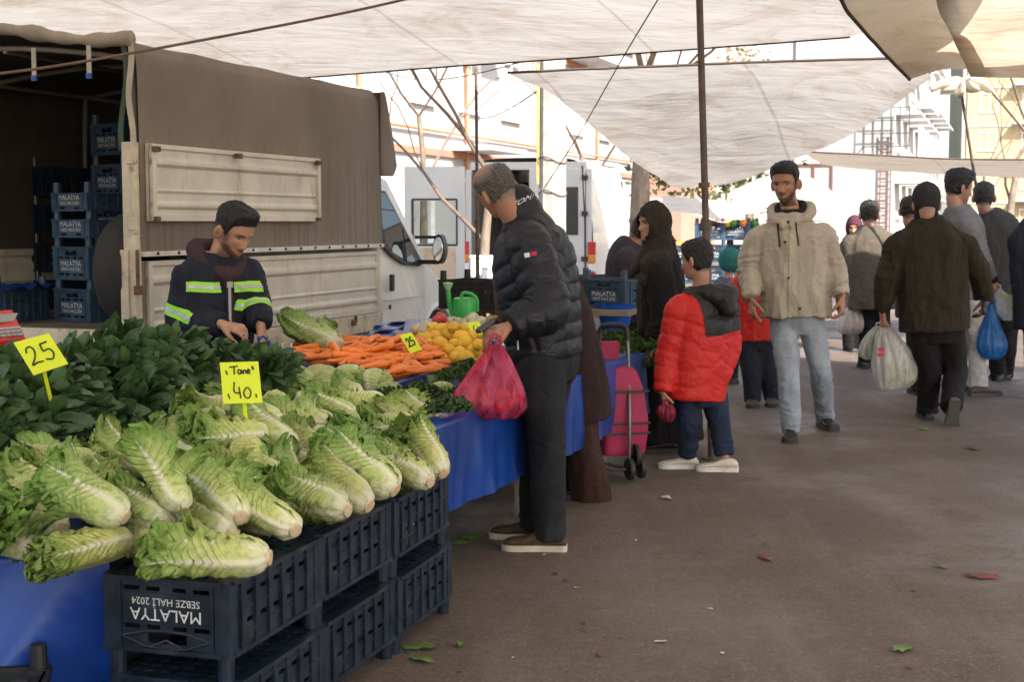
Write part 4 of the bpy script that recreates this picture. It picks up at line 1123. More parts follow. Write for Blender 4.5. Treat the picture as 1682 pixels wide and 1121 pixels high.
def make_head(name, L, rho, wmax, flare, N_, seed, mat, base_r=.023, ruff=.019, squash=.88, open_leaf=0, cut=True, droop=.0):
    g = np.random.default_rng(seed)
    V, Fs, UV = [], [], []
    nT, nS = 28, 21
    tt = np.linspace(0, 1, nT)[:, None]; ss = np.linspace(-1, 1, nS)[None, :]
    for i in range(N_):
        o_ = 1 - i / N_                                     # 1 = outermost
        phi = i * 2.399 + g.uniform(-.2, .2)
        rho_i = rho * (.20 + .80 * o_) * g.uniform(.97, 1.03)
        len_i = L * (g.uniform(.62, 1.0) if o_ > .35 else g.uniform(.8, .97))
        fl = flare * g.uniform(.1, 1.7) * (o_ ** 1.1) + (open_leaf if i < 2 else 0)
        w = wmax * g.uniform(.88, 1.1)
        sh = .26 + .74 * np.clip(tt / .62, 0, 1) ** .75
        tipf = np.where(tt > .66, np.sqrt(np.clip(1 - ((tt - .66) / .345) ** 2, 0, 1)), 1)
        Wd = w * sh * tipf
        belly = np.sqrt(np.clip(1 - (1 - np.clip(tt / .30, 0, 1)) ** 2, 0, 1)) * (.86 + .14 * np.sin(np.clip(tt / .95, 0, 1) * np.pi))
        r = base_r * (.72 + .28 * o_) * (1 - belly) + rho_i * belly * (1 - .32 * np.clip((tt - .6) / .4, 0, 1) * (1 - o_))
        r = r + fl * np.clip((tt - .45) / .55, 0, 1) ** 1.7
        ph = g.uniform(0, 6.3, 4)
        ru = ruff * (np.abs(ss) ** 2.2) * np.clip(tt * 1.5, 0, 1) * (np.sin(tt * 34 + ph[0] + 3 * np.sign(ss)) + .7 * np.sin(tt * 61 + ph[1] + ss * 2))
        ru = ru + ruff * np.clip((tt - .65) / .3, 0, 1) * (np.sin(ss * 9 + ph[2]) + .6 * np.sin(ss * 19 + ph[3]))
        rib = (.0075 if i < 4 else .002) * np.exp(-(ss / .17) ** 2) * (1 - tt) ** .6 * np.clip(tt * 8, 0, 1)
        rr = r + ru + rib + .010 * ss ** 2 * np.clip(tt - .3, 0, 1) * g.uniform(-.5, 1.6)
        a = phi + ss * Wd / np.maximum(r * .85, .030) * (1 - .35 * np.clip(fl * 8, 0, 1) * np.clip((tt - .4) / .6, 0, 1))
        x = len_i * (tt - .10 * np.clip(fl * 6, 0, 1.2) * np.clip((tt - .6) / .4, 0, 1) ** 2) + .010 * np.abs(ss) * (tt > .8) + .006 * np.sin(ss * 14 + ph[3]) * np.clip((tt - .85) / .15, 0, 1) + 0 * a
        y = rr * np.cos(a); z = rr * np.sin(a)
        Q = np.stack([x, y, z], -1).reshape(-1, 3)
        cr = 0.0048 * sinnoise(Q, 55, seed * 31 + i, 3) * np.clip(np.repeat(tt, nS, 1).ravel() * 1.6, 0, 1)
        rad = np.maximum(np.hypot(Q[:, 1], Q[:, 2]), 1e-4)
        Q[:, 1] += Q[:, 1] / rad * cr; Q[:, 2] += Q[:, 2] / rad * cr
        Q[:, 2] -= droop * np.clip(Q[:, 0] / L, 0, 1) ** 2
        o0 = len(V)
        V.extend(Q.tolist())
        UV.extend(np.stack([np.broadcast_to(ss * .5 + .5, (nT, nS)), np.broadcast_to(tt, (nT, nS))], -1).reshape(-1, 2).tolist())
        for p in range(nT - 1):
            for q in range(nS - 1):
                k = o0 + p * nS + q
                Fs.append((k, k + 1, k + nS + 1, k + nS))
    V = np.array(V); V[:, 2] *= squash
    zf = -rho * squash * .8                                 # leaves lie flat on what carries them
    V[:, 2] = np.where(V[:, 2] < zf, zf + (V[:, 2] - zf) * .3, V[:, 2])
    h = mesh_obj(name, V, Fs, mat, smooth=180, uv=np.array(UV))
    if cut:
        T = frame((0, 1, 0), (0, 0, squash), (-1, 0, 0), (0.006, 0, 0))
        MB().lathe([(base_r * 1.06, -.008), (base_r * 1.08, .004), (base_r * .98, .012), (base_r * .5, .0135)], 18, T=T).build('cut_stem', CUT, h, smooth=60)
    return h
heads = [make_head('romaine_lettuce', .32, .066, .094, .028, 14, 1, LETT),
         make_head('romaine_lettuce', .32, .068, .100, .040, 15, 2, LETT, open_leaf=.02),
         make_head('romaine_lettuce', .32, .063, .090, .020, 13, 3, LETT, ruff=.010),
         make_head('romaine_lettuce', .32, .066, .100, .050, 15, 4, LETT, open_leaf=.05, ruff=.013),
         make_head('romaine_lettuce', .32, .064, .095, .035, 14, 6, LETT, droop=.03)]
wide = make_head('romaine_lettuce', .32, .066, .112, .05, 14, 9, LETT, open_leaf=.075, ruff=.013)
heads.append(wide)
_used = set()
def solve_tip(S, px, py, L, near, zt=None):
    d = ray(px, py); d = d / np.linalg.norm(d); w = ORG - S
    b = np.dot(w, d); c = np.dot(w, w) - L * L; disc = b * b - c
    if disc <= 0: return ORG + d * (-b)
    t1, t2 = -b - math.sqrt(disc), -b + math.sqrt(disc)
    q1, q2 = ORG + d * t1, ORG + d * t2
    if near == 'n': return q1
    if near == 'f': return q2
    return q1 if abs(q1[2] - (S[2] if zt is None else zt)) < abs(q2[2] - (S[2] if zt is None else zt)) else q2
def put_head(k, stem, tip, label, group, L=.30, dz=0, near='', roll=0, pool=None, z=None, cat='lettuce', S=None):
    proto = (pool or heads)[k]
    if S is None:
        S = G(stem[0], stem[1], (heap_z(*stem) if z is None else z) + dz)
    E = solve_tip(S, tip[0], tip[1], L, near)
    x = nrm(E - S); zz_ = ZV if abs(x[2]) < .9 else -FWD
    y = nrm(np.cross(zz_, x)); zz_ = np.cross(x, y)
    c, s = math.cos(roll), math.sin(roll)
    y2 = y * c + zz_ * s; z2 = -y * s + zz_ * c
    sc = L / .32 if cat == 'lettuce' else L
    T = frame(x * sc, y2 * sc, z2 * sc, S)
    if proto.name in _used: o = dup(proto, Matrix(T.tolist()))
    else: o = proto; o.matrix_world = Matrix(T.tolist()); _used.add(proto.name)
    o['label'] = label; o['category'] = cat
    if group: o['group'] = group
    return o
GL = 'romaine lettuces heaped at the front of the stall'
common = 'romaine lettuce in the main heap behind the front row of crates'
LST = [
 (1, (441, 917), (236, 905), 'foremost lettuce lying over the lettered corner crate', .325, .0, '', 0),
 (2, (484, 872), (372, 800), 'second lettuce in the front row, just behind the foremost one', .30, .0, '', .4),
 (0, (570, 838), (430, 800), 'plump lettuce overhanging the middle crate of the street side row', .31, .01, '', 1.0),
 (2, (606, 832), (500, 755), 'slim lettuce tucked behind the plump one over the middle crate', .29, .0, '', 2.0),
 (0, (648, 806), (520, 716), 'long pale lettuce at the joint of the middle and far crates', .33, .01, '', 2.6),
 (4, (706, 792), (600, 742), 'lettuce lying over the far crate of the street side row', .30, .0, '', .8),
 (2, (728, 778), (676, 700), 'last lettuce at the far end of the crate row, stem towards the viewer', .28, .0, 'f', 1.7),
 (1, (406, 724), (402, 812), 'upright lettuce with the price sign stuck in its stem', .27, .02, 'n', .3),
 (3, (484, 738), (392, 690), common, .30, .02, '', 1.2),
 (1, (438, 712), (290, 722), common, .30, .03, '', .2),
 (0, (500, 758), (420, 775), common, .28, -.02, '', 2.2),
 (2, (520, 708), (545, 790), 'upright lettuce with a white stem tip in the middle of the heap', .27, .02, 'n', 1.1),
 (0, (574, 686), (590, 745), 'upright lettuce with a browned stem end near the back of the heap', .26, .02, 'n', 2.1),
 (4, (612, 712), (540, 745), common, .27, -.01, '', 1.5),
 (5, (700, 705), (640, 760), 'lettuce with loose dark tips spread over the far crate', .29, .03, 'n', .9),
 (0, (655, 702), (580, 720), common, .28, .0, '', 1.9),
 (2, (684, 706), (632, 668), common, .28, .0, '', .6),
 (0, (712, 690), (648, 655), 'small lettuce on the corner of the blue sheeted table', .28, .0, '', 2.9),
 (4, (636, 668), (500, 676), 'large smooth lettuce lying at the back of the heap', .33, .01, '', 1.4),
 (3, (548, 700), (450, 680), common, .30, .0, '', .1),
 (1, (500, 652), (520, 700), common, .26, .0, 'n', 2.4),
 (2, (448, 650), (455, 700), common, .26, .0, 'n', .7),
 (3, (398, 672), (292, 690), common, .30, .01, '', 1.0),
 (0, (428, 664), (350, 668), common, .30, -.01, '', 2.7),
 (2, (692, 652), (700, 705), 'pointed lettuce standing beside the curly parsley', .25, .01, 'n', .3),
 (1, (372, 690), (268, 735), common, .30, .0, '', 1.8),
 (1, (174, 706), (168, 800), 'upright pale lettuce at the back left beside the leafy greens', .27, .02, 'n', 1.3),
 (5, (298, 838), (232, 712), 'lettuce opened wide with its big leaves spread upright', .26, .02, 'f', .6),
 (0, (276, 862), (168, 812), 'lettuce under the wide open one, stem towards the street', .27, .0, '', 1.1),
 (3, (205, 850), (62, 772), 'lettuce with a long bent outer leaf at left', .28, .04, '', 2.3),
 (2, (208, 886), (40, 930), 'lettuce lying lowest on the edge of the blue sheet at left', .31, -.01, '', .5),
 (1, (48, 800), (-8, 872), 'upright lettuce cut by the left edge of the photo', .28, .05, 'n', .9),
 (0, (22, 752), (52, 815), 'pale lettuce with its stem up at the far left', .27, .02, 'n', 1.7),
 (4, (82, 752), (20, 790), common, .28, .0, '', 2.0),
 (2, (112, 752), (175, 795), common, .27, .0, '', 1.0),
 (2, (366, 790), (275, 765), common, .28, .0, '', .2),
 (0, (352, 806), (262, 800), common, .28, -.02, '', 1.5),
 (3, (330, 760), (250, 720), common, .29, -.01, '', 2.5),
 (4, (250, 905), (215, 845), common, .26, -.03, '', 1.9),
 (1, (60, 900), (-40, 870), common, .28, -.01, '', .7),
 (3, (130, 820), (20, 800), common, .28, -.01, '', 1.3),
 (3, (395, 850), (330, 780), common, .29, -.01, '', .4),
 (4, (470, 800), (400, 760), common, .28, -.01, '', 1.6),
 (1, (545, 770), (460, 715), common, .30, -.02, '', 2.2),
 (0, (620, 750), (545, 700), common, .29, -.02, '', .9),
 (3, (250, 770), (170, 745), common, .29, -.02, '', 1.4),
 (4, (590, 655), (540, 640), common, .28, -.01, '', 2.0),
 (0, (320, 850), (250, 830), common, .27, -.03, '', .3),
 (1, (450, 860), (350, 830), common, .29, -.03, '', .8), (3, (520, 830), (440, 770), common, .29, -.02, '', 1.9), (2, (590, 790), (500, 740), common, .29, -.03, '', 2.8), (4, (660, 770), (570, 720), common, .28, -.03, '', .2),
 (0, (380, 880), (300, 850), common, .28, -.04, '', 1.2), (3, (160, 780), (60, 750), common, .28, -.02, '', .5), (1, (460, 700), (350, 660), common, .28, -.02, '', 2.2), (2, (590, 690), (500, 650), common, .28, -.02, '', 1.0), (4, (240, 830), (130, 790), common, .29, -.02, '', 2.6), (0, (420, 800), (330, 760), common, .28, -.03, '', .9),
 (1, (100, 870), (0, 850), common, .29, -.02, '', .1), (3, (20, 830), (-80, 800), common, .29, -.02, '', 1.1),
]
for k, st, tp, lb, L_, dz, nr, rl_ in LST: put_head(k, st, tp, lb, GL, L_, dz, nr, rl_)
put_head(3, (556, 566), (486, 540), 'single big lettuce on the table behind the carrots', None, .36, 0, '', .5, z=.84)
# cabbages and curly heads behind the heap
cab_ = [make_head('pointed_cabbage', .20, .088, .115, .02, 12, 21, CABB, base_r=.03, ruff=.010, squash=.95, cut=False),
        make_head('pointed_cabbage', .19, .080, .105, .035, 12, 22, CABB, base_r=.03, ruff=.014, squash=.95, cut=False)]
for i, (px_, py_, tx, ty, z, s) in enumerate(((476, 600, 470, 650, .84, 1.0), (500, 612, 482, 655, .81, .92), (535, 606, 520, 652, .82, 1.05), (575, 604, 578, 652, .81, 1.0), (612, 612, 628, 650, .79, .9), (455, 618, 438, 660, .80, .9), (652, 636, 612, 660, .74, .75), (728, 632, 720, 665, .73, .72), (668, 648, 640, 668, .72, .7))):
    q = G(px_, py_, z)
    E = q + np.array([(tx - px_) / 380, -.12, -(ty - py_) / 380 - .05])
    x = nrm(E - q); y = nrm(np.cross(ZV, x)); z2 = np.cross(x, y)
    T = frame(x * s, y * s, z2 * s, q)
    pr = cab_[i % 2]
    if pr.name in _used: o = dup(pr, Matrix(T.tolist()))
    else: o = pr; o.matrix_world = Matrix(T.tolist()); _used.add(pr.name)
    o['label'] = 'pale cabbage in the row between the lettuces and the carrots' if i < 6 else 'pale cabbage tucked among the curly parsley'
    o['category'] = 'cabbage'; o['group'] = 'pale cabbages in a row' if i < 6 else 'pale cabbages among the parsley'
# ------------------------------------------------------------------ leafy greens (spinach) bunches
def simple_leaf(m, base, d, up, Ls, Lb, Wb, bend, uvl):
    side = nrm(np.cross(d, up)); up = nrm(np.cross(side, d))
    n = 9; V = []
    for i in range(n):
        t = i / (n - 1)
        if t < .35: w = .0035 + .001 * t
        else:
            k = (t - .35) / .65; w = Wb * math.sqrt(max(0, 1 - abs(2 * k ** .85 - 1) ** 2.3)) + .001
        x = t * (Ls + Lb)
        c = base + d * x * (1 - .12 * bend * t) - up * bend * x * t * .55
        cup = w * .35
        for s in (-1, -.5, 0, .5, 1):
            V.append(c + side * w * s + up * (cup * s * s + .003 * math.sin(t * 17 + s * 5)))
            uvl.append((s * .5 + .5, t))
    Fs = [(i * 5 + k, i * 5 + k + 1, (i + 1) * 5 + k + 1, (i + 1) * 5 + k) for i in range(n - 1) for k in range(4)]
    m.add(V, Fs)
def green_mat(name, stalk, blade, rough=.4, tr_=.15):
    m, nt, N, L, b = nodes_of(name)
    uv = N.new('ShaderNodeUVMap'); sp = N.new('ShaderNodeSeparateXYZ'); L.new(uv.outputs[0], sp.inputs[0])
    s = mathn(nt, 'MULTIPLY', mathn(nt, 'ABSOLUTE', mathn(nt, 'SUBTRACT', sp.outputs[0], .5)), 2.0)
    nz = noise_tex(nt, 16, 4, .6)
    c = mix_rgb(nt, ramp(nt, nz, .3, .7), tuple(x * .65 for x in blade), tuple(x * 1.35 for x in blade))
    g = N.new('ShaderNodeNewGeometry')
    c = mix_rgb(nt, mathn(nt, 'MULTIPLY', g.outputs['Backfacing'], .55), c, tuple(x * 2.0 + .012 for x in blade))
    c = mix_rgb(nt, ramp(nt, sp.outputs[1], .40, .30), c, stalk)
    c = mix_rgb(nt, mathn(nt, 'MULTIPLY', ramp(nt, s, .10, .02), .6), c, stalk)
    oi = N.new('ShaderNodeObjectInfo'); hs = N.new('ShaderNodeHueSaturation')
    mr = N.new('ShaderNodeMapRange'); mr.inputs[3].default_value = .7; mr.inputs[4].default_value = 1.3; L.new(oi.outputs['Random'], mr.inputs[0]); L.new(mr.outputs[0], hs.inputs['Value']); L.new(c, hs.inputs['Color']); c = hs.outputs[0]
    L.new(c, b.inputs['Base Color']); b.inputs['Roughness'].default_value = rough
    bump(nt, b, mathn(nt, 'ADD', noise_tex(nt, 70, 3), mathn(nt, 'MULTIPLY', ramp(nt, s, .12, .0), .8)), .4, .004)
    t = N.new('ShaderNodeBsdfTranslucent'); L.new(c, t.inputs[0]); mx = N.new('ShaderNodeMixShader'); mx.inputs[0].default_value = tr_
    L.new(b.outputs[0], mx.inputs[1]); L.new(t.outputs[0], mx.inputs[2]); L.new(mx.outputs[0], N['Material Output'].inputs[0])
    return m
SPIN = green_mat('spinach_leaf', (.15, .22, .07), (.055, .105, .035), rough=.45)
def bunch(seed, n=44, spread=1.0):
    g = np.random.default_rng(seed); m = MB(); uvl = []
    for i in range(n):
        a = g.uniform(0, 6.3); e = spread * math.sqrt(g.uniform(0, 1))
        d = nrm([math.cos(e), math.sin(e) * math.cos(a), math.sin(e) * math.sin(a)])
        up = nrm(np.array([.1, 0, 1]) + g.normal(size=3) * .42)
        simple_leaf(m, g.normal(size=3) * .008, d, up, g.uniform(.03, .11), g.uniform(.065, .10), g.uniform(.025, .036), g.uniform(-.2, 1.2), uvl)
    V = np.array(m.v)
    o = mesh_obj('spinach_bunch', V, m.f, SPIN, smooth=180, uv=np.array(uvl))
    return o
sb_ = [bunch(s) for s in (1, 2, 3, 4, 5)]
gs = np.random.default_rng(77)
def sp_z(px, py):
    top = np.interp(px, [-80, 60, 200, 330, 400, 480], [585, 575, 545, 540, 570, 590]); bot = np.interp(px, [-80, 0, 100, 200, 300, 400, 480], [770, 755, 740, 720, 690, 650, 640])
    k = np.clip((bot - py) / (bot - top), 0, 1)
    return .70 + .27 * k ** .8, k
ns = 0
for row in range(9):
    k0 = row / 8
    for col in range(12):
        px_ = -70 + 48 * col + gs.uniform(-16, 16) + (row % 2) * 24
        if px_ > 478: continue
        top = np.interp(px_, [-80, 60, 200, 330, 400, 480], [592, 590, 562, 555, 585, 605]); bot = np.interp(px_, [-80, 0, 100, 200, 300, 400, 480], [760, 745, 728, 705, 672, 640, 628])
        py_ = bot + (top - bot) * k0 + gs.uniform(-6, 6)
        z = .71 + (.22 if px_ < 330 else .15) * k0 ** .8
        q = G(px_, py_, z)
        d = nrm(np.array([.62 + gs.uniform(-.45, .25), -.60 + gs.uniform(-.3, .2), -.15 + .35 * k0 + gs.uniform(-.25, .25)]))
        y = nrm(np.cross(ZV * .65 - FWD * .75 + gs.normal(size=3) * .3, d)); zz_ = np.cross(d, y); s = gs.uniform(.85, 1.1)
        q = q - d * .13 - ZV * .03
        T = frame(d * s, y * s, zz_ * s, q)
        pr = sb_[(row * 5 + col) % 5]
        if pr.name in _used: o = dup(pr, Matrix(T.tolist()))
        else: o = pr; o.matrix_world = Matrix(T.tolist()); _used.add(pr.name)
        o['label'] = 'bunch of dark green spinach in the heap behind the lettuces'; o['category'] = 'spinach'; o['group'] = 'spinach bunches heaped at the left of the stall'
# stepped display under the spinach
sd_ = thing('display_step', 'low stand of dark boards hidden under the heap of spinach', 'stand', (-1.7, 5.9, 0))
DKB = M('dark_boards', (.03, .035, .025), .9)
c1 = G(190, 690, .66); 
for k, (off, z) in enumerate(((.30, .56), (.62, .66), (.92, .74))):
    q = np.array([-1.62, 5.32 + off, 0]) + SL * .0
    MB().box((q[0], q[1], z / 2), (1.5, .30, z), ax=[nrm([.97, -.12, 0]), nrm([.12, .97, 0]), ZV]).build('step', DKB, sd_, world=True)
# ------------------------------------------------------------------ curly parsley
PARS = M('parsley_leaf', (.040, .085, .016), .55, var=.5, vs=30, trans=.15, rnd=.25)
STALK = M('pale_green_stalk', (.20, .27, .08), .5)
def curly(seed, n=420, r=.085, ln=.02):
    g = np.random.default_rng(seed); m = MB()
    for i in range(n):
        d = nrm(g.normal(size=3) * np.array([1.5, 1, .8])); d[2] = abs(d[2]) * .9 - .1
        c = d * np.array([1.5, 1, .8]) * r * g.uniform(.55, 1.08)
        a = nrm(g.normal(size=3)); b = nrm(np.cross(a, g.normal(size=3))); s = ln * g.uniform(.5, 1.1); nn = np.cross(a, b)
        V = [c - a * s, c + b * s * .6 + nn * s * .3, c + a * s * .9 + nn * s * .2, c - b * s * .6 + nn * s * .35, c]
        m.add(V, [(0, 1, 4), (1, 2, 4), (2, 3, 4), (3, 0, 4)])
    o = m.build('parsley_bunch', PARS)
    st = MB()
    for i in range(12):
        st.tube([(-r * 1.9, g.uniform(-.02, .02), g.uniform(-.02, .02)), (-r * .3, g.uniform(-.04, .04), g.uniform(-.01, .04))], .0025, 5)
    st.build('stalks', STALK, o, smooth=180)
    return o
cb = [curly(1), curly(2)]
for i, (px_, py_, z, a, s) in enumerate(((655, 652, .71, .3, .8), (690, 645, .735, 1.2, .85), (632, 645, .70, 2.2, .7), (735, 672, .71, .8, .9), (722, 655, .70, .5, .75), (765, 655, .70, 2.0, .9), (752, 622, .74, .4, .9), (772, 608, .75, 1.0, .9))):
    q = G(px_, py_, z)
    R_ = rotz(a) * s; T = np.eye(4); T[:3, :3] = R_; T[:3, 3] = q
    pr = cb[i % 2]
    if pr.name in _used: o = dup(pr, Matrix(T.tolist()))
    else: o = pr; o.matrix_world = Matrix(T.tolist()); _used.add(pr.name)
    o['label'] = 'bunch of curly parsley along the street edge of the table'; o['category'] = 'parsley'; o['group'] = 'parsley bunches at the table edge'
# ------------------------------------------------------------------ carrots, lemons, turnips
def carrot_mat():
    m, nt, N, L, b = nodes_of('carrot_skin')
    n = noise_tex(nt, 30, 4, .6); r_ = noise_tex(nt, 40, 4, .7, stretch=(3.5, .3, .3))
    c = mix_rgb(nt, ramp(nt, n, .3, .7), (.72, .150, .012), (.86, .235, .030))
    c = mix_rgb(nt, mathn(nt, 'MULTIPLY', ramp(nt, r_, .58, .68), .5), c, (.36, .09, .02))
    oi = N.new('ShaderNodeObjectInfo'); hs = N.new('ShaderNodeHueSaturation'); mr = N.new('ShaderNodeMapRange'); mr.inputs[3].default_value = .8; mr.inputs[4].default_value = 1.12
    L.new(oi.outputs['Random'], mr.inputs[0]); L.new(mr.outputs[0], hs.inputs['Value']); L.new(c, hs.inputs['Color'])
    L.new(hs.outputs[0], b.inputs['Base Color']); b.inputs['Roughness'].default_value = .38
    bump(nt, b, r_, .4, .003)
    return m
CARR = carrot_mat(); CTOP = M('carrot_crown', (.10, .075, .02), .8)
def make_carrot(seed):
    g = np.random.default_rng(seed); L = g.uniform(.15, .18); R0_ = g.uniform(.0155, .019)
    t = np.linspace(0, 1, 14)
    r = R0_ * (1 - .55 * t ** 1.3) * np.clip(np.sqrt(1 - ((t - .93) / .07).clip(0, 1) ** 2), .12, 1) * np.clip((t / .05).clip(0, 1) ** .5, .45, 1)
    p = np.stack([t * L, .008 * np.sin(t * 2.5 + seed), .004 * np.sin(t * 4 + seed)], 1)
    o = MB().tube(p, r, 12).build('carrot', CARR, smooth=70)
    MB().tube([(-.004, p[0][1], p[0][2]), (.003, p[0][1], p[0][2])], [.004, .0065], 8).build('crown', CTOP, o, smooth=60)
    return o
cr_ = [make_carrot(s) for s in (1, 2, 3, 4)]
def spawn(pool, i, T, label, cat, group):
    pr = pool[i % len(pool)]
    if pr.name in _used: o = dup(pr, Matrix(T.tolist()))
    else: o = pr; o.matrix_world = Matrix(T.tolist()); _used.add(pr.name)
    o['label'] = label; o['category'] = cat; o['group'] = group
    return o
gc = np.random.default_rng(5)
def bez(poly, n):
    """random points in a convex-ish polygon"""
    poly = np.array(poly, float); out = []
    lo, hi = poly.min(0), poly.max(0)
    while len(out) < n:
        p = lo + (hi - lo) * gc.random(2); ins = False; j = len(poly) - 1
        for i in range(len(poly)):
            if (poly[i][1] > p[1]) != (poly[j][1] > p[1]) and p[0] < (poly[j][0] - poly[i][0]) * (p[1] - poly[i][1]) / (poly[j][1] - poly[i][1]) + poly[i][0]: ins = not ins
            j = i
        if ins: out.append(p)
    return out
def heap_pt(px, py, py0, z0, py1, z1, dz=0):
    k = (py0 - py) / (py0 - py1); return G(px, py, z0 + (z1 - z0) * k + dz)
reg = [(486, 576), (500, 566), (570, 556), (640, 556), (690, 553), (712, 575), (726, 602), (660, 618), (610, 606), (560, 600), (490, 596)]
pts = bez(reg, 190)
hz0 = [heap_pt(a, b, 622, .745, 552, .865) for a, b in ((500, 590), (700, 600), (600, 556))]
nv = nrm(np.cross(hz0[1] - hz0[0], hz0[2] - hz0[0])); nv = nv if nv[2] > 0 else -nv
for i, (px_, py_) in enumerate(pts):
    q = heap_pt(px_, py_, 622, .745, 552, .865, -.03 * gc.random() + (.012 if i % 4 == 0 else 0))
    a = R(gc.choice([200, 205, 20, 330]) + gc.normal() * 24) if px_ > 600 or py_ < 575 else R(gc.choice([20, 340, 200]) + gc.normal() * 28)
    if py_ < 570 and 590 < px_ < 690: a = R(gc.choice([80, 250, 200]) + gc.normal() * 18)
    d0 = np.array([math.cos(a), math.sin(a) * .9, 0]); d = nrm(d0 - nv * np.dot(d0, nv)); y = nrm(np.cross(nv, d))
    s = gc.uniform(.85, 1.12)
    spawn(cr_, i, frame(d * s, y * s, nv * s, q - d * .08), 'orange carrot in the broad heap in the middle of the table', 'carrot', 'carrots heaped on the table')
# sloped tray below carrots and lemons
c4 = [heap_pt(478, 604, 622, .745, 552, .865, -.055), heap_pt(735, 612, 622, .745, 552, .865, -.055), heap_pt(700, 548, 622, .745, 552, .865, -.055), heap_pt(505, 552, 622, .745, 552, .865, -.055)]
mb = MB().add(c4 + [np.array([p[0], p[1], .69]) for p in c4], [(0, 1, 2, 3), (0, 4, 5, 1), (1, 5, 6, 2), (2, 6, 7, 3), (3, 7, 4, 0), (7, 6, 5, 4)])
tag(rebase(mb.build('sloping_tray', BLUE), c4[0]), 'blue lined sloping tray under the heap of carrots', 'tray')
def lemon(seed):
    g = np.random.default_rng(seed); a = g.uniform(.041, .048); b = g.uniform(.032, .036)
    pr = [(.001, -a * 1.04), (.004, -a * 1.02)] + [(b * math.cos(t) ** .9 if abs(t) < 1.5 else .003, a * math.sin(t)) for t in np.linspace(-1.36, 1.36, 12)] + [(.006, a * 1.03), (.003, a * 1.12), (.0005, a * 1.13)]
    T = frame((0, 1, 0), (0, 0, 1), (1, 0, 0), (0, 0, 0))
    return MB().lathe(pr, 16, T=T).build('lemon', M('lemon_peel', (.74, .43, .02), .42, var=.10, vs=20, bmp=.3, bs=420, rnd=.12, dirt=((.38, .36, .05), .5, 14), bd=.002), smooth=80)
lm = [lemon(s) for s in (1, 2, 3)]
def hexheap(poly, pitch, rows_jit, f):
    out = []
    poly = np.array(poly, float); lo, hi = poly.min(0), poly.max(0)
    r = 0; y = lo[1]
    while y <= hi[1]:
        x = lo[0] + (pitch / 2 if r % 2 else 0)
        while x <= hi[0]:
            p = (x + gc.uniform(-1, 1) * rows_jit, y + gc.uniform(-1, 1) * rows_jit); ins = False; j = len(poly) - 1
            for i in range(len(poly)):
                if (poly[i][1] > p[1]) != (poly[j][1] > p[1]) and p[0] < (poly[j][0] - poly[i][0]) * (p[1] - poly[i][1]) / (poly[j][1] - poly[i][1]) + poly[i][0]: ins = not ins
                j = i
            if ins: out.append(p)
            x += pitch
        y += pitch * f; r += 1
    return out
lreg = [(676, 548), (700, 538), (745, 528), (782, 548), (796, 578), (780, 596), (736, 602), (712, 590)]
for lay in (0, 1):
    for i, (px_, py_) in enumerate(hexheap(lreg, 20, 3, .62)):
        q = heap_pt(px_ + lay * 8, py_ + lay * 4, 604, .75, 530, .92, -.03 * lay + gc.uniform(-.008, .008))
        a = gc.uniform(0, 6.3); e = gc.uniform(-.5, .5)
        d = np.array([math.cos(a) * math.cos(e), math.sin(a) * math.cos(e), math.sin(e)]); y = nrm(np.cross(ZV, d)); s = gc.uniform(.92, 1.1)
        spawn(lm, i, frame(d * s, y * s, np.cross(d, y) * s, q), 'yellow lemon in the pile next to the carrots', 'lemon', 'lemons piled on the table')
c4 = [heap_pt(a, b, 604, .75, 530, .92, -.075) for a, b in ((715, 606), (790, 598), (792, 540), (690, 540))]
mb = MB().add(c4 + [np.array([p[0], p[1], .69]) for p in c4], [(0, 1, 2, 3), (0, 4, 5, 1), (1, 5, 6, 2), (2, 6, 7, 3), (3, 7, 4, 0), (7, 6, 5, 4)])
tag(rebase(mb.build('sloping_tray', BLUE), c4[0]), 'blue lined sloping tray under the pile of lemons', 'tray')
TURN = M('turnip_skin', (.46, .42, .27), .5, var=.25, vs=9, bmp=.2, bs=60, rnd=.25, dirt=((.28, .13, .13), .55, 8)); 
RADM = M('red_radish_skin', (.42, .03, .05), .4, var=.2, rnd=.2)
def turnip(mat_, nm, r):
    pr = [(.001, -r * 1.5), (r * .08, -r * 1.2), (r * .35, -r * .9), (r * .8, -r * .5), (r, 0), (r * .85, r * .5), (r * .4, r * .78), (r * .12, r * .8)]
    o = MB().lathe(pr, 16).build(nm, mat_, smooth=80)
    st = MB()
    for k in range(4): st.tube([(0, 0, r * .76), (r * .2 * math.cos(k * 1.6), r * .2 * math.sin(k * 1.6), r * 1.25)], r * .07, 5)
    st.build('cut_stalks', STALK, o, smooth=60)
    return o
tn = [turnip(TURN, 'turnip', .036), turnip(TURN, 'turnip', .030)]
for lay in (0, 1):
    for i, (px_, py_) in enumerate(hexheap([(662, 552), (690, 528), (740, 520), (800, 524), (812, 552), (760, 532), (712, 540)], 17, 4, .6)):
        q = G(px_ + 6 * lay, py_ + 3 * lay, .90 - .03 * lay + gc.uniform(-.01, .02)); a = gc.uniform(0, 6.3); d = nrm(gc.normal(size=3)); y = nrm(np.cross(d, gc.normal(size=3))); s = gc.uniform(.8, 1.15)
        spawn(tn, i, frame(d * s, y * s, np.cross(d, y) * s, q), 'pale turnip in the heap beyond the lemons', 'turnip', 'turnips heaped behind the lemons')
rd_ = [turnip(RADM, 'radish', .026)]
for i, (px_, py_) in enumerate(((722, 520), (728, 525), (717, 526))):
    q = G(px_, py_, .925); d = nrm(gc.normal(size=3)); y = nrm(np.cross(d, gc.normal(size=3)))
    spawn(rd_, i, frame(d, y, np.cross(d, y), q), 'small red radish at the top of the turnip heap', 'radish', 'red radishes on the turnips')
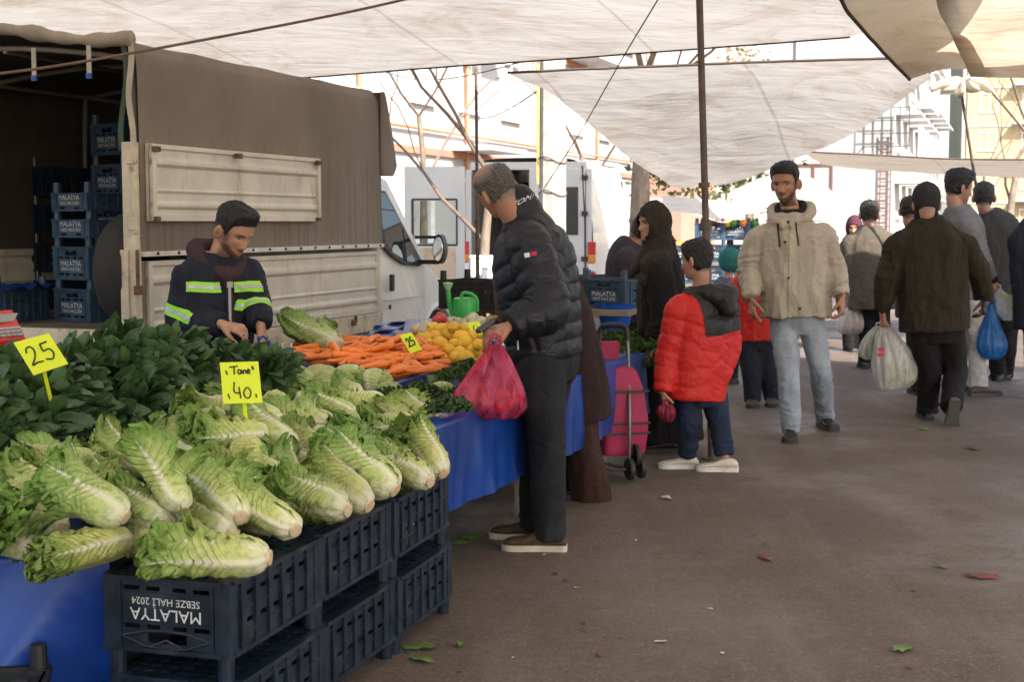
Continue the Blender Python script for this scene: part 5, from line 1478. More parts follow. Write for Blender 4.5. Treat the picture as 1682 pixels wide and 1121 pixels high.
c4 = [G(a, b, z) for a, b, z in ((655, 566, .80), (812, 560, .80), (820, 522, .88), (668, 524, .88))]
mb = MB().add(c4 + [np.array([p[0], p[1], .69]) for p in c4], [(0, 1, 2, 3), (0, 4, 5, 1), (1, 5, 6, 2), (2, 6, 7, 3), (3, 7, 4, 0), (7, 6, 5, 4)])
tag(rebase(mb.build('sloping_tray', BLUE), c4[0]), 'blue lined tray under the turnips', 'tray')
# wrinkled pale blue plastic left behind the carrots
ps = []
for t in np.linspace(0, 1, 16):
    ps.append([G(600 + 140 * s + 20 * t, 556 - 26 * t - 6 * s, .80 + .05 * t + .006 * math.sin(s * 17 + t * 9) + .005 * math.sin(s * 11 - t * 13)) for s in np.linspace(0, 1, 40)])
tag(rebase(MB().grid(np.array(ps)).build('plastic_sheet', M('thin_blue_plastic', (.10, .15, .33), .3, var=.4, vs=9, bmp=.5, bs=20, bd=.02), smooth=180), ps[0][0]), 'crumpled thin blue plastic sheet lying behind the carrots', 'plastic sheet')

# ------------------------------------------------------------------ price cards, scales
NEON = M('neon_yellow_card', (.70, .78, .02), .6, var=.05); INK = M('black_marker_ink', (.015, .025, .015), .6)
def card(label, px4, Y4, strokes, stick=None, th=.0025, wr=.0022, inkm=None):
    """price card from its four corners (tl,tr,br,bl); strokes in card coordinates 0..1 (x right, y up)"""
    tl_, tr_, br_, bl_ = [P(a, b, y) for (a, b), y in zip(px4, Y4)]
    n_ = nrm(np.cross(tr_ - bl_, tl_ - br_)); n_ = n_ if np.dot(n_, ORG - tl_) > 0 else -n_
    o = thing('price_card', label, 'price card', bl_)
    q = [tl_, tr_, br_, bl_]
    MB().add([p - n_ * th for p in q] + q, [(0, 1, 2, 3), (7, 6, 5, 4), (0, 4, 5, 1), (1, 5, 6, 2), (2, 6, 7, 3), (3, 7, 4, 0)]).build('board', NEON, o, world=True)
    mb = MB()
    for s in strokes:
        pts_ = smoothpath(np.array(s, float), 5) if len(s) > 2 else np.array(s, float)
        w = [((1 - y) * ((1 - x) * tl_ + x * tr_) * 0 + (y * ((1 - x) * tl_ + x * tr_) + (1 - y) * ((1 - x) * bl_ + x * br_))) + n_ * .0012 for x, y in pts_]
        mb.tube(w, wr, 6)
    if strokes: mb.build('handwriting', INK, o, smooth=180, world=True)
    if stick:
        a, b = P(*stick[0]), P(*stick[1])
        MB().box((a + b) / 2, (.012, .004, np.linalg.norm(a - b)), ax=[nrm(np.cross(a - b, n_)), n_, nrm(a - b)]).build('stick', NEON, o, world=True)
    return o
two = lambda x, y, s=1.0: [(x, y + .34 * s), (x + .06 * s, y + .46 * s), (x + .17 * s, y + .48 * s), (x + .22 * s, y + .36 * s), (x + .14 * s, y + .18 * s), (x - .02 * s, y), (x + .12 * s, y + .03 * s), (x + .28 * s, y + .02 * s)]
five = lambda x, y, s=1.0: [[(x + .26 * s, y + .50 * s), (x + .06 * s, y + .48 * s)], [(x + .06 * s, y + .48 * s), (x + .05 * s, y + .28 * s), (x + .20 * s, y + .30 * s), (x + .26 * s, y + .16 * s), (x + .16 * s, y + .01 * s), (x + .0 * s, y + .05 * s)]]
card('tilted yellow green price card reading 25 above the spinach', [(22, 563), (80, 548), (112, 598), (55, 617)], [4.85, 4.85, 4.8, 4.8], [two(.16, .26, 1.05)] + five(.55, .26, 1.05), th=.003, wr=.0030, stick=((70, 600, 4.815), (84, 660, 4.85)))
tane = [[(.24, .88), (.46, .90)], [(.36, .88), (.35, .70)],                                          # T
        [(.53, .80), (.47, .81), (.45, .74), (.50, .71), (.54, .79)], [(.545, .81), (.55, .71)],       # a
        [(.59, .80), (.59, .71)], [(.59, .77), (.63, .80), (.66, .77), (.66, .71)],                    # n
        [(.69, .76), (.76, .77), (.74, .81), (.70, .79), (.70, .73), (.77, .72)],                      # e
        [(.14, .80), (.17, .70)], [(.84, .90), (.82, .83)], [(.86, .86), (.85, .80)],
        [(.33, .52), (.31, .28), (.47, .25)], [(.44, .40), (.46, .12)],                                # 4
        [(.60, .36), (.55, .24), (.60, .13), (.70, .15), (.73, .28), (.67, .37), (.60, .36)],          # 0
        [(.15, .24), (.17, .14), (.19, .13)], [(.86, .22), (.87, .13)]]
card('yellow green price card reading Tane 40 on a stick in a lettuce', [(361, 596), (424, 594), (431, 662), (367, 664)], [4.50, 4.50, 4.47, 4.47], tane, stick=((401, 660, 4.485), (408, 726, 4.50)), th=.003, wr=.0024)
card('yellow price card reading 25 standing between carrots and lemons', [(656, 551), (676, 546), (694, 574), (674, 581)], [6.95, 6.95, 6.85, 6.85], [two(.22, .30, .9)] + five(.52, .32, .9), stick=((683, 577, 6.86), (689, 592, 6.9)), wr=.0034)
card('small yellow card lying against the turnips by the man\'s hand', [(766, 531), (786, 528), (798, 548), (778, 552)], [7.3, 7.3, 7.2, 7.2], [[(.3, .3), (.35, .6), (.5, .7)], [(.55, .35), (.7, .6)]], wr=.0025)
REDP = M('red_scale_plastic', (.45, .012, .012), .35, var=.1); KEYS = M('grey_keys', (.30, .29, .27), .5); LCD = M('grey_green_display', (.20, .21, .18), .25)
sc0 = P(-4, 555, 6.0)
sc = thing('weighing_scale', 'red digital weighing scale at the left edge of the photo', 'scale', sc0)
a_, b_, c_, d_ = P(-70, 515, 6.3), P(20, 508, 6.25), P(42, 556, 6.0), P(-70, 566, 6.0)
mb = MB(); n_ = nrm(np.cross(b_ - d_, a_ - c_)); n_ = n_ if n_[2] > 0 else -n_
mb.add([a_, b_, c_, d_] + [p - n_ * .05 for p in (a_, b_, c_, d_)], [(0, 1, 2, 3), (7, 6, 5, 4), (0, 4, 5, 1), (1, 5, 6, 2), (2, 6, 7, 3), (3, 7, 4, 0)]).build('console', REDP, sc, bevel=.006, world=True)
ux = nrm(c_ - d_); uy = nrm(np.cross(n_, ux))
pl_ = lambda fx, fy: (a_ * (1 - fx) + b_ * fx) * (1 - fy) + (d_ * (1 - fx) + c_ * fx) * fy
MB().box(pl_(.80, .30) + n_ * .001, (.10, .075, .006), ax=[ux, uy, n_]).build('display', LCD, sc, bevel=.002, world=True)
kb = MB()
for i in range(5):
    for j in range(3): kb.box(pl_(.62 + i * .085, .66 + j * .11) + n_ * .003, (.022, .018, .008), ax=[ux, uy, n_])
kb.build('keypad', KEYS, sc, bevel=.002, world=True)
MB().box(sc0 - np.array([.05, -.05, .2]), (.16, .16, .30)).build('pedestal', M('scale_steel', (.5, .5, .5), .4, metal=.8), sc, world=True)
# vendor's carrier bags are built with the people
# ------------------------------------------------------------------ people
def vox(V, Fs, size, smooth=2):
    """one continuous surface from overlapping closed pieces"""
    me = bpy.data.meshes.new('tmp'); me.from_pydata(np.asarray(V).tolist(), [], Fs)
    ob = bpy.data.objects.new('tmp', me); COL.objects.link(ob)
    m = ob.modifiers.new('r', 'REMESH'); m.mode = 'VOXEL'; m.voxel_size = size
    dg = bpy.context.evaluated_depsgraph_get()
    e = bpy.data.meshes.new_from_object(ob.evaluated_get(dg))
    n = len(e.vertices); co = np.empty(n * 3); e.vertices.foreach_get('co', co); co = co.reshape(-1, 3)
    k = len(e.loops); lv = np.empty(k, np.int32); e.loops.foreach_get('vertex_index', lv)
    F4 = lv.reshape(-1, 4) if k == 4 * len(e.polygons) else None
    faces = F4.tolist() if F4 is not None else [list(p.vertices) for p in e.polygons]
    ed = np.empty(len(e.edges) * 2, np.int32); e.edges.foreach_get('vertices', ed); ed = ed.reshape(-1, 2)
    bpy.data.objects.remove(ob); bpy.data.meshes.remove(me); bpy.data.meshes.remove(e)
    deg = np.bincount(ed.ravel(), minlength=n)[:, None]
    for _ in range(smooth):
        acc = np.zeros_like(co); np.add.at(acc, ed[:, 0], co[ed[:, 1]]); np.add.at(acc, ed[:, 1], co[ed[:, 0]])
        co = co * .45 + acc / np.maximum(deg, 1) * .55
    return co, faces, ed
def vnormals(co, faces):
    f = np.array(faces); n = np.cross(co[f[:, 2]] - co[f[:, 0]], co[f[:, 3]] - co[f[:, 1]])
    out = np.zeros_like(co)
    for k in range(4): np.add.at(out, f[:, k], n)
    return out / (np.linalg.norm(out, axis=1)[:, None] + 1e-12)
class Shape:
    def __init__(s): s.V = []; s.F = []
    def add(s, V, Fs):
        o = len(s.V); s.V.extend(np.asarray(V).tolist()); s.F.extend([[i + o for i in f] for f in Fs])
    def limb(s, pts, radii, sub=6, n=16, squash=1.0, ends=3):
        a = np.c_[np.array(pts, float), np.array(radii, float)]
        q = smoothpath(a, sub); V, Fs = tube(q[:, :3], np.maximum(q[:, 3], .003), n, squash); s.add(V, Fs)
        # round the ends off
        if ends & 1: s.ball(q[0, :3], (q[0, 3],) * 3)
        if ends & 2: s.ball(q[-1, :3], (q[-1, 3],) * 3)
    def ball(s, c, r, R_=None, n=14):
        V = []; m = 9
        for i in range(m):
            t = math.pi * (i + .5) / m
            for k in range(n):
                a = 2 * math.pi * k / n; V.append((math.sin(t) * math.cos(a) * r[0], math.sin(t) * math.sin(a) * r[1], math.cos(t) * r[2]))
        V = np.array(V)
        if R_ is not None: V = V @ np.array(R_).T
        V += np.array(c)
        Fs = [[i * n + k, (i + 1) * n + k, (i + 1) * n + (k + 1) % n, i * n + (k + 1) % n] for i in range(m - 1) for k in range(n)]
        Fs += [list(range(n)), list(reversed(range((m - 1) * n, m * n)))]
        s.add(V, Fs)
    def trunk(s, secs, yaw, n=28, ex=2.4, twist=0):
        """secs: (centre xyz, half width, half depth); yaw = facing heading from +Y towards +X"""
        a = np.array([list(c) + [w, d] for c, w, d in secs], float)
        q = smoothpath(a, 5); t = np.gradient(q[:, :3], axis=0); t /= np.linalg.norm(t, axis=1)[:, None]
        rt = np.array([math.cos(yaw), -math.sin(yaw), 0]); ang = np.linspace(0, 2 * np.pi, n, endpoint=False)
        c_, s_ = np.cos(ang), np.sin(ang)
        cx = np.sign(c_) * np.abs(c_) ** (2 / ex); sy = np.sign(s_) * np.abs(s_) ** (2 / ex)
        V = []
        for i in range(len(q)):
            f = nrm(np.cross(t[i], rt)); f = f if True else f
            r_ = nrm(np.cross(f, t[i]))
            r_ = r_ if np.dot(r_, rt) > 0 else -r_
            f = nrm(np.cross(ZV, rt)) * 1.0 if False else f
            V.append(q[i, :3] + np.outer(cx * max(q[i, 3], .004), r_) + np.outer(sy * max(q[i, 4], .004), f))
        V = np.vstack(V); m = len(q)
        Fs = [[i * n + k, i * n + (k + 1) % n, (i + 1) * n + (k + 1) % n, (i + 1) * n + k] for i in range(m - 1) for k in range(n)]
        Fs += [list(range(n))[::-1], list(range((m - 1) * n, m * n))]
        s.add(V, Fs)
# ---- head: local frame x = person's right, y = forward, z = up, about 0.235 m high, origin mid-head
HZ = np.array([-.118, -.106, -.085, -.060, -.030, 0, .030, .060, .090, .108, .118])
HW = np.array([.010, .030, .047, .058, .066, .071, .0745, .0735, .062, .042, .010])
HF = np.array([.060, .080, .086, .086, .090, .091, .095, .092, .074, .050, .014])
HB = np.array([-.030, .000, .028, .054, .076, .090, .098, .098, .084, .060, .016])
def head_surface(nz=72, na=64, k=1.0):
    zz = -.118 + .236 * (1 - np.cos(np.linspace(0, np.pi, nz))) / 2
    th = np.linspace(0, 2 * np.pi, na, endpoint=False)
    Z, TH = np.meshgrid(zz, th, indexing='ij')
    def sp(T): return np.interp(Z, HZ, T)
    w, f, b = sp(HW), sp(HF), sp(HB)
    s, c = np.sin(TH), np.cos(TH)
    X = w * np.sign(s) * np.abs(s) ** .9; Y = np.where(c > 0, f, b) * np.sign(c) * np.abs(c) ** .92
    front = np.clip(c, 0, 1)
    g = lambda x0, z0, sx, sz: np.exp(-((X - x0) / sx) ** 2 - ((Z - z0) / sz) ** 2) * (c > 0)
    noseh = np.interp(Z, [-.056, -.048, -.040, -.030, .0, .012, .03], [0, .012, .027, .024, .010, .004, 0])
    nosew = np.interp(Z, [-.05, -.036, .0, .02], [.016, .0145, .0085, .007])
    Y = Y + (c > 0) * noseh * np.exp(-(X / nosew) ** 2)
    for sx in (-1, 1):
        Y = Y - .013 * g(sx * .032, .001, .017, .012) + .0035 * g(sx * .031, -.001, .010, .006) + .005 * g(sx * .030, .022, .024, .008)
        Y = Y + .004 * g(sx * .046, -.026, .018, .016) - .004 * g(sx * .030, -.060, .012, .02) + .006 * g(sx * .0125, -.043, .007, .007)
    Y = Y + .0065 * g(0, -.0655, .020, .0050) + .0065 * g(0, -.0765, .017, .0055) - .004 * g(0, -.0710, .022, .0030) + .006 * g(0, -.100, .017, .012) - .003 * g(0, -.089, .02, .006)
    return np.stack([X, Y, Z], -1) * k
def grid_closed(A):
    nz, na = A.shape[:2]
    Fs = [[i * na + k, (i + 1) * na + k, (i + 1) * na + (k + 1) % na, i * na + (k + 1) % na][::-1] for i in range(nz - 1) for k in range(na)]
    Fs += [list(range(na)), list(range((nz - 1) * na, nz * na))[::-1]]
    return A.reshape(-1, 3), Fs
def head_rot(yaw, pitch=0, roll=0):
    """columns: person's right, forward, up in world. pitch>0 looks down, roll>0 tilts the head to the person's right"""
    f0 = np.array([math.sin(yaw), math.cos(yaw), 0]); r0 = np.array([math.cos(yaw), -math.sin(yaw), 0])
    f = f0 * math.cos(pitch) - ZV * math.sin(pitch); u = np.cross(r0, f)
    r1 = r0 * math.cos(roll) - u * math.sin(roll); u1 = u * math.cos(roll) + r0 * math.sin(roll)
    return np.stack([r1, f, u1], 1)
SKIN_A = (.37, .19, .122); SKIN_B = (.33, .165, .105); SKIN_C = (.44, .245, .165)
def skin_material():
    m, nt, N, L, b = nodes_of('skin')
    a = N.new('ShaderNodeVertexColor'); a.layer_name = 'col'
    n = noise_tex(nt, 35, 4, .6)
    c = mix_rgb(nt, mathn(nt, 'MULTIPLY', ramp(nt, n, .35, .7), .16), a.outputs[0], (.30, .10, .07))
    L.new(c, b.inputs['Base Color']); b.inputs['Roughness'].default_value = .5; b.inputs['Specular IOR Level'].default_value = .4
    b.inputs['Subsurface Weight'].default_value = .12; b.inputs['Subsurface Radius'].default_value = (.012, .005, .003); b.inputs['Subsurface Scale'].default_value = .5
    bump(nt, b, noise_tex(nt, 220, 3), .12, .002)
    return m
SKIN = skin_material()
def hair_mat(name, c):
    m = M(name, c, .55, var=.75, vs=95, bmp=1.0, bs=150, stretch=(1, 1, .35), spec=.4, bd=.010)
    return m
HAIR_BLACK = hair_mat('black_hair', (.012, .010, .009)); HAIR_DK = hair_mat('dark_brown_hair', (.022, .016, .012))
def face_colour(p, skin, beard, stubble, grey_crop):
    """colour on the body mesh from head-local coordinates (unscaled)"""
    n = len(p); col = np.tile(np.array(skin), (n, 1)); x, y, z = p.T
    fr = y > .02
    def blend(mask, c):
        nonlocal col
        mask = np.clip(mask, 0, 1)[:, None]; col = col * (1 - mask) + np.array(c) * mask
    blend(.35 * np.exp(-((x / .02) ** 2 + ((z + .035) / .02) ** 2)) * fr, (.40, .15, .10))
    for s in (-1, 1): blend(.30 * np.exp(-(((x - s * .045) / .02) ** 2 + ((z + .03) / .018) ** 2)) * fr, (.42, .16, .11))
    blend(.8 * np.exp(-((x / .021) ** 4 + ((z + .071) / .0085) ** 4)) * fr, (.30, .11, .09))
    if beard:
        bc = beard[0]; amt = beard[1]
        jaw = np.clip((-.040 - z) / .014, 0, 1) * np.clip((y + .01) / .03, 0, 1) * (z > -.135)
        cheek = np.clip((np.abs(x) - .040 + np.clip((-.06 - z), 0, .05) * 1.6) / .012, 0, 1)
        low = np.clip((-.083 - z) / .006, 0, 1)
        mou = np.exp(-((x / .026) ** 4 + ((z + .0585) / .0065) ** 2))
        side = np.clip((np.abs(x) - .048) / .016, 0, 1) * np.clip((.02 - z) / .02, 0, 1) * np.clip((y - .002) / .014, 0, 1) * np.clip((.058 - y) / .022, 0, 1) * (z > -.12) * (np.abs(x) < .076)
        m = np.maximum.reduce([jaw * np.maximum(cheek, low), mou * fr, side * .8])
        m *= 1 - np.exp(-((x / .019) ** 4 + ((z + .072) / .008) ** 4))
        blend(m * amt, bc)
    for s in (-1, 1):
        blend(.95 * np.exp(-(((x - s * .031) / .0175) ** 4 + ((z - .0195 + .0012 * np.abs(x - s * .03) / .01) / .0048) ** 2)) * fr, (.018, .014, .012))
        blend(.5 * np.exp(-(((x - s * .032) / .019) ** 2 + ((z - .004) / .010) ** 2)) * fr, (.22, .10, .07))
        blend(.9 * np.exp(-(((x - s * .032) / .013) ** 4 + ((z - .0005) / .0042) ** 4)) * fr, (.42, .38, .34))
        blend(.98 * np.exp(-(((x - s * .032) / .0060) ** 4 + ((z - .0005) / .0050) ** 4)) * fr, (.015, .010, .008))
        blend(.8 * np.exp(-(((x - s * .032) / .0150) ** 4 + ((z - .0052) / .0018) ** 2)) * fr, (.03, .02, .016))
    for s in (-1, 1): blend(.75 * np.exp(-(((y + .010) / .010) ** 2 + ((z + .012) / .017) ** 2)) * (s * x > .080), (.13, .045, .03))  # shadow in the ear hollow painted into the skin colour
    if grey_crop is not None:
        hl = np.interp(np.arctan2(np.abs(x), y), [0, .8, 1.3, 1.6, 2.0, 3.2], [.085, .075, .03, -.005, -.045, -.055])
        m = np.clip((z - hl + .008) / .030, 0, 1) * (.86 + .14 * np.sin(x * 900 + 40 * z) * np.sin(z * 800 + y * 300)) * (1 - .85 * np.clip((z - .070) / .03, 0, 1) * np.clip((y + .06) / .05, 0, 1))
        blend(m * grey_crop[1] * (1 - (np.abs(x) > .0745) * (z < .03) * (y > -.045)), grey_crop[0])
    return col
def hand_pieces(S, wrist, d, pn, side, k=1.0, curl=.5, thumb=.5, spread=0.0):
    """palm, four fingers of different lengths, thumb. d = towards the fingers, pn = way the palm faces, side=+1 thumb on +lat"""
    d = nrm(d); pn = nrm(np.array(pn) - d * np.dot(pn, d)); lat = np.cross(d, pn) * side
    w = np.array(wrist)
    S.limb([w - d * .02 * k, w + d * .045 * k - pn * .003, w + d * .090 * k], [.026 * k, .030 * k, .026 * k], 4, 14, .55)
    for o_ in (-1, 1): S.limb([w + d * .01 * k + lat * .012 * o_, w + d * .088 * k + lat * .026 * o_ * k], [.016 * k, .0125 * k], 3, 10)
    offs = (.0325, .0115, -.010, -.031); lens = (.072, .082, .076, .060); rr = (.0092, .0094, .0090, .0080)
    for j in range(4):
        cj = curl * (1 + .10 * (j - 1.5)); p = w + d * (.090 - .004 * abs(j - 1.2)) * k + lat * offs[j] * k
        dd = nrm(d + lat * (offs[j] * (1.0 + spread * 6))); pts = [p - d * .012 * k, p]; rad = [rr[j] * k * 1.1, rr[j] * k * 1.08]
        a = 0
        for L_, c_ in ((.45, .75), (.31, 1.1), (.24, .75)):
            a += c_ * cj; v = dd * math.cos(a) + pn * math.sin(a); p = p + v * lens[j] * L_ * k; pts.append(p); rad.append(rr[j] * k * (1.0 - .12 * len(pts) * .5))
        S.limb(pts, rad, 4, 10)
    p = w + d * .020 * k + lat * .026 * k; t1 = nrm(d * .78 + lat * .48 + pn * .40); t2 = nrm(d * .8 + lat * (.45 - .5 * thumb) + pn * (.4 + .5 * thumb)); t3 = nrm(d * .85 + lat * (.2 - .6 * thumb) + pn * (.35 + .5 * thumb))
    S.limb([p - t1 * .012 * k, p + t1 * .035 * k, p + t1 * .035 * k + t2 * .032 * k, p + t1 * .035 * k + t2 * .032 * k + t3 * .026 * k], [.015 * k, .0125 * k, .0105 * k, .0085 * k], 4, 10)
def seg_coord(Q, segs):
    """nearest point on a set of polylines: (distance along, which polyline, radial distance, segment length)"""
    best = np.full(len(Q), 1e9); al = np.zeros(len(Q)); wh = np.zeros(len(Q), int)
    for si, pl in enumerate(segs):
        acc = 0
        for a, b in zip(pl[:-1], pl[1:]):
            a, b = np.array(a), np.array(b); ab = b - a; L_ = np.linalg.norm(ab) + 1e-9
            t = np.clip((Q - a) @ ab / L_ ** 2, 0, 1); dist = np.linalg.norm(Q - a - t[:, None] * ab, axis=1)
            m = dist < best; best[m] = dist[m]; al[m] = (acc + t * L_)[m]; wh[m] = si; acc += L_
    return al, wh, best
def fold_cloth(co, faces, amp, seed, joints=(), scale=9, vert=.45):
    """folds: directional wrinkles plus creases gathered round bent joints"""
    n = vnormals(co, faces)
    q = co * np.array([1, 1, vert])
    h = amp * 1.7 * (np.abs(sinnoise(q, scale, seed, 3)) * -1.2 + .45) + amp * .45 * sinnoise(co * np.array([1.2, .8, .9]), scale * 1.9, seed + 3, 2)
    for (c, r, ax, a2) in joints:
        w = np.exp(-(np.linalg.norm(co - c, axis=1) / r) ** 2); ph = (co - c) @ ax
        h += a2 * w * (1.1 * sinnoise(co, 9, seed + 31, 2) + .25) * np.sin(ph * 95 + 5.5 * sinnoise(co, 8, seed + 9, 2))
    return co + n * h[:, None]
def patch(name, mat, parent, src, planes, off=.003, smooth=180, pred=None, base=None, th=.0):
    """a piece of cloth lying on a garment: the garment's own surface cut by planes and lifted by off"""
    bm = bmesh.new(); bm.from_mesh(src.data)
    for co, no in planes:                                  # keeps the side the normal points to
        bmesh.ops.bisect_plane(bm, geom=bm.verts[:] + bm.edges[:] + bm.faces[:], plane_co=Vector(np.array(co) - np.array(base)), plane_no=Vector(no), clear_inner=True)
    if pred is not None:
        dead = [f for f in bm.faces if not pred(np.array(f.calc_center_median()) + base, np.array(f.normal))]
        bmesh.ops.delete(bm, geom=dead, context='FACES')
    bm.normal_update()
    ns = [(v, v.normal.copy()) for v in bm.verts]
    for v, n_ in ns: v.co += n_ * off
    me = bpy.data.meshes.new(name); bm.to_mesh(me); bm.free()
    if len(me.polygons) == 0: bpy.data.meshes.remove(me); return None
    me.materials.clear(); me.materials.append(mat)
    me.polygons.foreach_set('use_smooth', [True] * len(me.polygons))
    o = bpy.data.objects.new(name, me); COL.objects.link(o); o.parent = parent
    if th:
        s_ = o.modifiers.new('thick', 'SOLIDIFY'); s_.thickness = th; s_.offset = -1
    return o
class Person:
    """everything is given as photo pixel + depth offset and turned into places; sizes are metres"""
    def __init__(s, label, Y, yaw, k=1.0, base=None, group=None):
        s.Y = Y; s.yaw = R(yaw); s.k = k; s.label = label; s.S = Shape(); s.jo = []; s.faces = None
        s.f = np.array([math.sin(s.yaw), math.cos(s.yaw), 0]); s.r = np.array([math.cos(s.yaw), -math.sin(s.yaw), 0])
        s.heads = None; s.kids = []; s.group = group
    def w(s, p): return P(p[0], p[1], s.Y + (p[2] if len(p) > 2 else 0)) if not isinstance(p, np.ndarray) else p
    def head(s, c, yaw, pitch=0, roll=0, k=None, skin=SKIN_A, beard=None, crop=None, ears=True):
        k = k or s.k; s.hk = k; s.hc = s.w(c); s.hR = head_rot(R(yaw), R(pitch), R(roll))
        s.hs = dict(skin=skin, beard=beard, stubble=None, grey_crop=crop); s.skin = skin
        A = head_surface(k=k); V, Fs = grid_closed(A); s.S.add(V @ s.hR.T + s.hc, Fs)
        if ears:
            for sx in (-1, 1):
                E = s.hR @ np.array([[math.cos(.7), -sx * math.sin(.7), 0], [sx * math.sin(.7), math.cos(.7), 0], [0, 0, 1]])
                s.S.ball(s.hc + s.hR @ (np.array([sx * .083, -.012, -.010]) * k), (.012 * k, .023 * k, .036 * k), E)
        return s
    def hp(s, x, y, z): return s.hc + s.hR @ (np.array([x, y, z]) * s.hk)
    def neck(s, base, r=.055):
        s.nb = s.w(base)
        s.S.limb([s.hp(0, -.028, -.02), s.hp(0, -.030, -.085), s.nb], [r * s.k * .98, r * s.k, r * s.k * 1.12], 5, 18)
        return s
    def torso(s, secs, shrink=.72):
        s.ts = [(s.w(c), a, b) for c, a, b in secs]
        s.S.trunk([(c, a * shrink, b * shrink) for c, a, b in s.ts], s.yaw)
        s.S.limb([s.ts[-1][0] - ZV * .06, s.nb], [.08, s.k * .055], 4)
        return s
    def arm(s, sh, el, wr, hand_d, palm, side, curl=.5, thumb=.5, hk=1.0, core=.040, hand=True):
        a, b, c = s.w(sh), s.w(el), s.w(wr)
        top = s.ts[-1][0] - ZV * .10
        s.S.limb([top + (a - top) * .4, a, (a + b) / 2, b, (b + c) / 2, c], [.055 * s.k, .050 * s.k, .042 * s.k, .036 * s.k, .034 * s.k, .025 * s.k], 5, 14)
        if hand: hand_pieces(s.S, c, np.array(hand_d, float), np.array(palm, float), side, s.k * hk, curl, thumb)
        s.jo.append((a, b, c)); return s
    def legs(s, L):
        s.lg = []
        for hip, kn, an in L:
            a, b, c = s.w(hip), s.w(kn), s.w(an); s.lg.append((a, b, c))
            s.S.limb([a + ZV * .05, a, (a + b) / 2, b, (b + c) / 2, c], [.07 * s.k, .070 * s.k, .060 * s.k, .048 * s.k, .045 * s.k, .034 * s.k], 4, 14)
            s.S.limb([s.ts[0][0] + ZV * .1, a], [.07, .07], 3, 12)
        return s
    def body(s, voxel=.0045):
        co, fa, ed = vox(s.S.V, s.S.F, voxel, 1)
        lo = co[:, 2].min(); c = co[:, :2].mean(0)
        s.base = np.array([c[0], c[1], 0.0])
        p = (co - s.hc) @ s.hR / s.hk
        col = np.tile(np.array(s.skin), (len(co), 1))
        m = (p[:, 2] > -.15) & (np.abs(p[:, 0]) < .12) & (np.abs(p[:, 1]) < .16) & (p[:, 2] < .14)
        col[m] = face_colour(p[m], **s.hs)
        s.root = mesh_obj('person', co - s.base, fa, SKIN, smooth=180, colr=col)
        s.root.location = s.base
        tag(s.root, s.label, 'person', s.group)
        return s
    def part(s, name, co, faces, mat, parent=None, smooth=180):
        o = mesh_obj(name, np.asarray(co) - s.base, faces, mat, parent or s.root, smooth); return o
    def hair(s, mat, line, top=.016, side=.007, name='hair', noise=.004, seed=1, k2=1.0, lim=-.13, flat=0, front=0, bald=None):
        """shell over the skull: line = hairline height by angle from the front"""
        A = head_surface(84, 110); X, Y, Z = A[..., 0], A[..., 1], A[..., 2]
        th = np.arctan2(np.abs(X), Y)
        hl = np.interp(th, [0, .5, .9, 1.25, 1.5, 1.75, 2.1, 3.15], line)
        m = np.clip((Z - hl) / .026, 0, 1)
        if bald is not None: m = m * (1 - np.clip((Z - bald[0]) / .022, 0, 1) * np.clip((Y - bald[1]) / .04, 0, 1))
        rad = np.sqrt(X ** 2 + Y ** 2 + Z ** 2) + 1e-6; n = A / rad[..., None]
        th_ = (side + (top - side) * np.clip((Z - .02) / .07, 0, 1) + front * np.clip((Y - .03) / .05, 0, 1) * np.clip((Z - .05) / .04, 0, 1)) * m ** .6 - .004 * (1 - m)
        nz_ = (noise * sinnoise(A.reshape(-1, 3), 38, seed, 3) + .0034 * sinnoise(A.reshape(-1, 3) * np.array([1, 1, .6]), 120, seed + 2, 2)).reshape(X.shape) * np.clip(m * 2, 0, 1)
        B = A + n * (th_ + nz_)[..., None]
        V, Fs = grid_closed(B)
        ok = (m.reshape(-1) > .0)
        Fs = [f for f in Fs if any(ok[i] for i in f)]
        V = V * s.hk * k2 @ s.hR.T + s.hc
        if bald is None: s.scalp(line, mat)
        return s.part(name, V, Fs, mat)
    def scalp(s, line, mat):
        """short hair roots on the skin itself, fading out below the hairline"""
        me = s.root.data; n = len(me.vertices); co = np.empty(n * 3); me.vertices.foreach_get('co', co)
        q = (co.reshape(-1, 3) + s.base - s.hc) @ s.hR / s.hk; at = me.color_attributes['col']; c4 = np.empty(n * 4, np.float32); at.data.foreach_get('color', c4); c4 = c4.reshape(-1, 4)
        hl = np.interp(np.arctan2(np.abs(q[:, 0]), q[:, 1]), [0, .5, .9, 1.25, 1.5, 1.75, 2.1, 3.15], line)
        ear = (np.abs(q[:, 0]) > .0745) * (q[:, 2] < .03)
        m = np.clip((q[:, 2] - hl + .010) / .022, 0, 1) * (np.linalg.norm(q, axis=1) < .15) * (1 - ear) * .9
        c4[:, :3] = c4[:, :3] * (1 - m[:, None]) + np.array([.02, .016, .013]) * m[:, None]; at.data.foreach_set('color', c4.ravel())
    def trousers(s, mat, waist=None, r=(.095, .085, .072, .064), voxel=.009, amp=.006, seed=1, hem=.06, hipw=.165, hipd=.12):
        S = Shape()
        hc = (s.lg[0][0] + s.lg[1][0]) / 2
        top = s.ts[0][0] if waist is None else s.w(waist)
        S.trunk([(hc - ZV * .06, hipw * .80, hipd * .85), (hc + ZV * .03, hipw, hipd), (hc + ZV * .14, hipw * .95, hipd * .95)], s.yaw)
        J = []
        for a, b, c in s.lg:
            d = nrm(c - b)
            S.limb([a + ZV * .02, (a + b) / 2, b, (b + c) / 2, c + d * hem], [r[0], (r[0] + r[1]) / 2 , r[1] * .95, r[2], r[3]], 6, 20, ends=1)
            J += [(b, .13, d, .0035), (c, .14, d, .0055)]
        co, fa, ed = vox(S.V, S.F, voxel, 3)
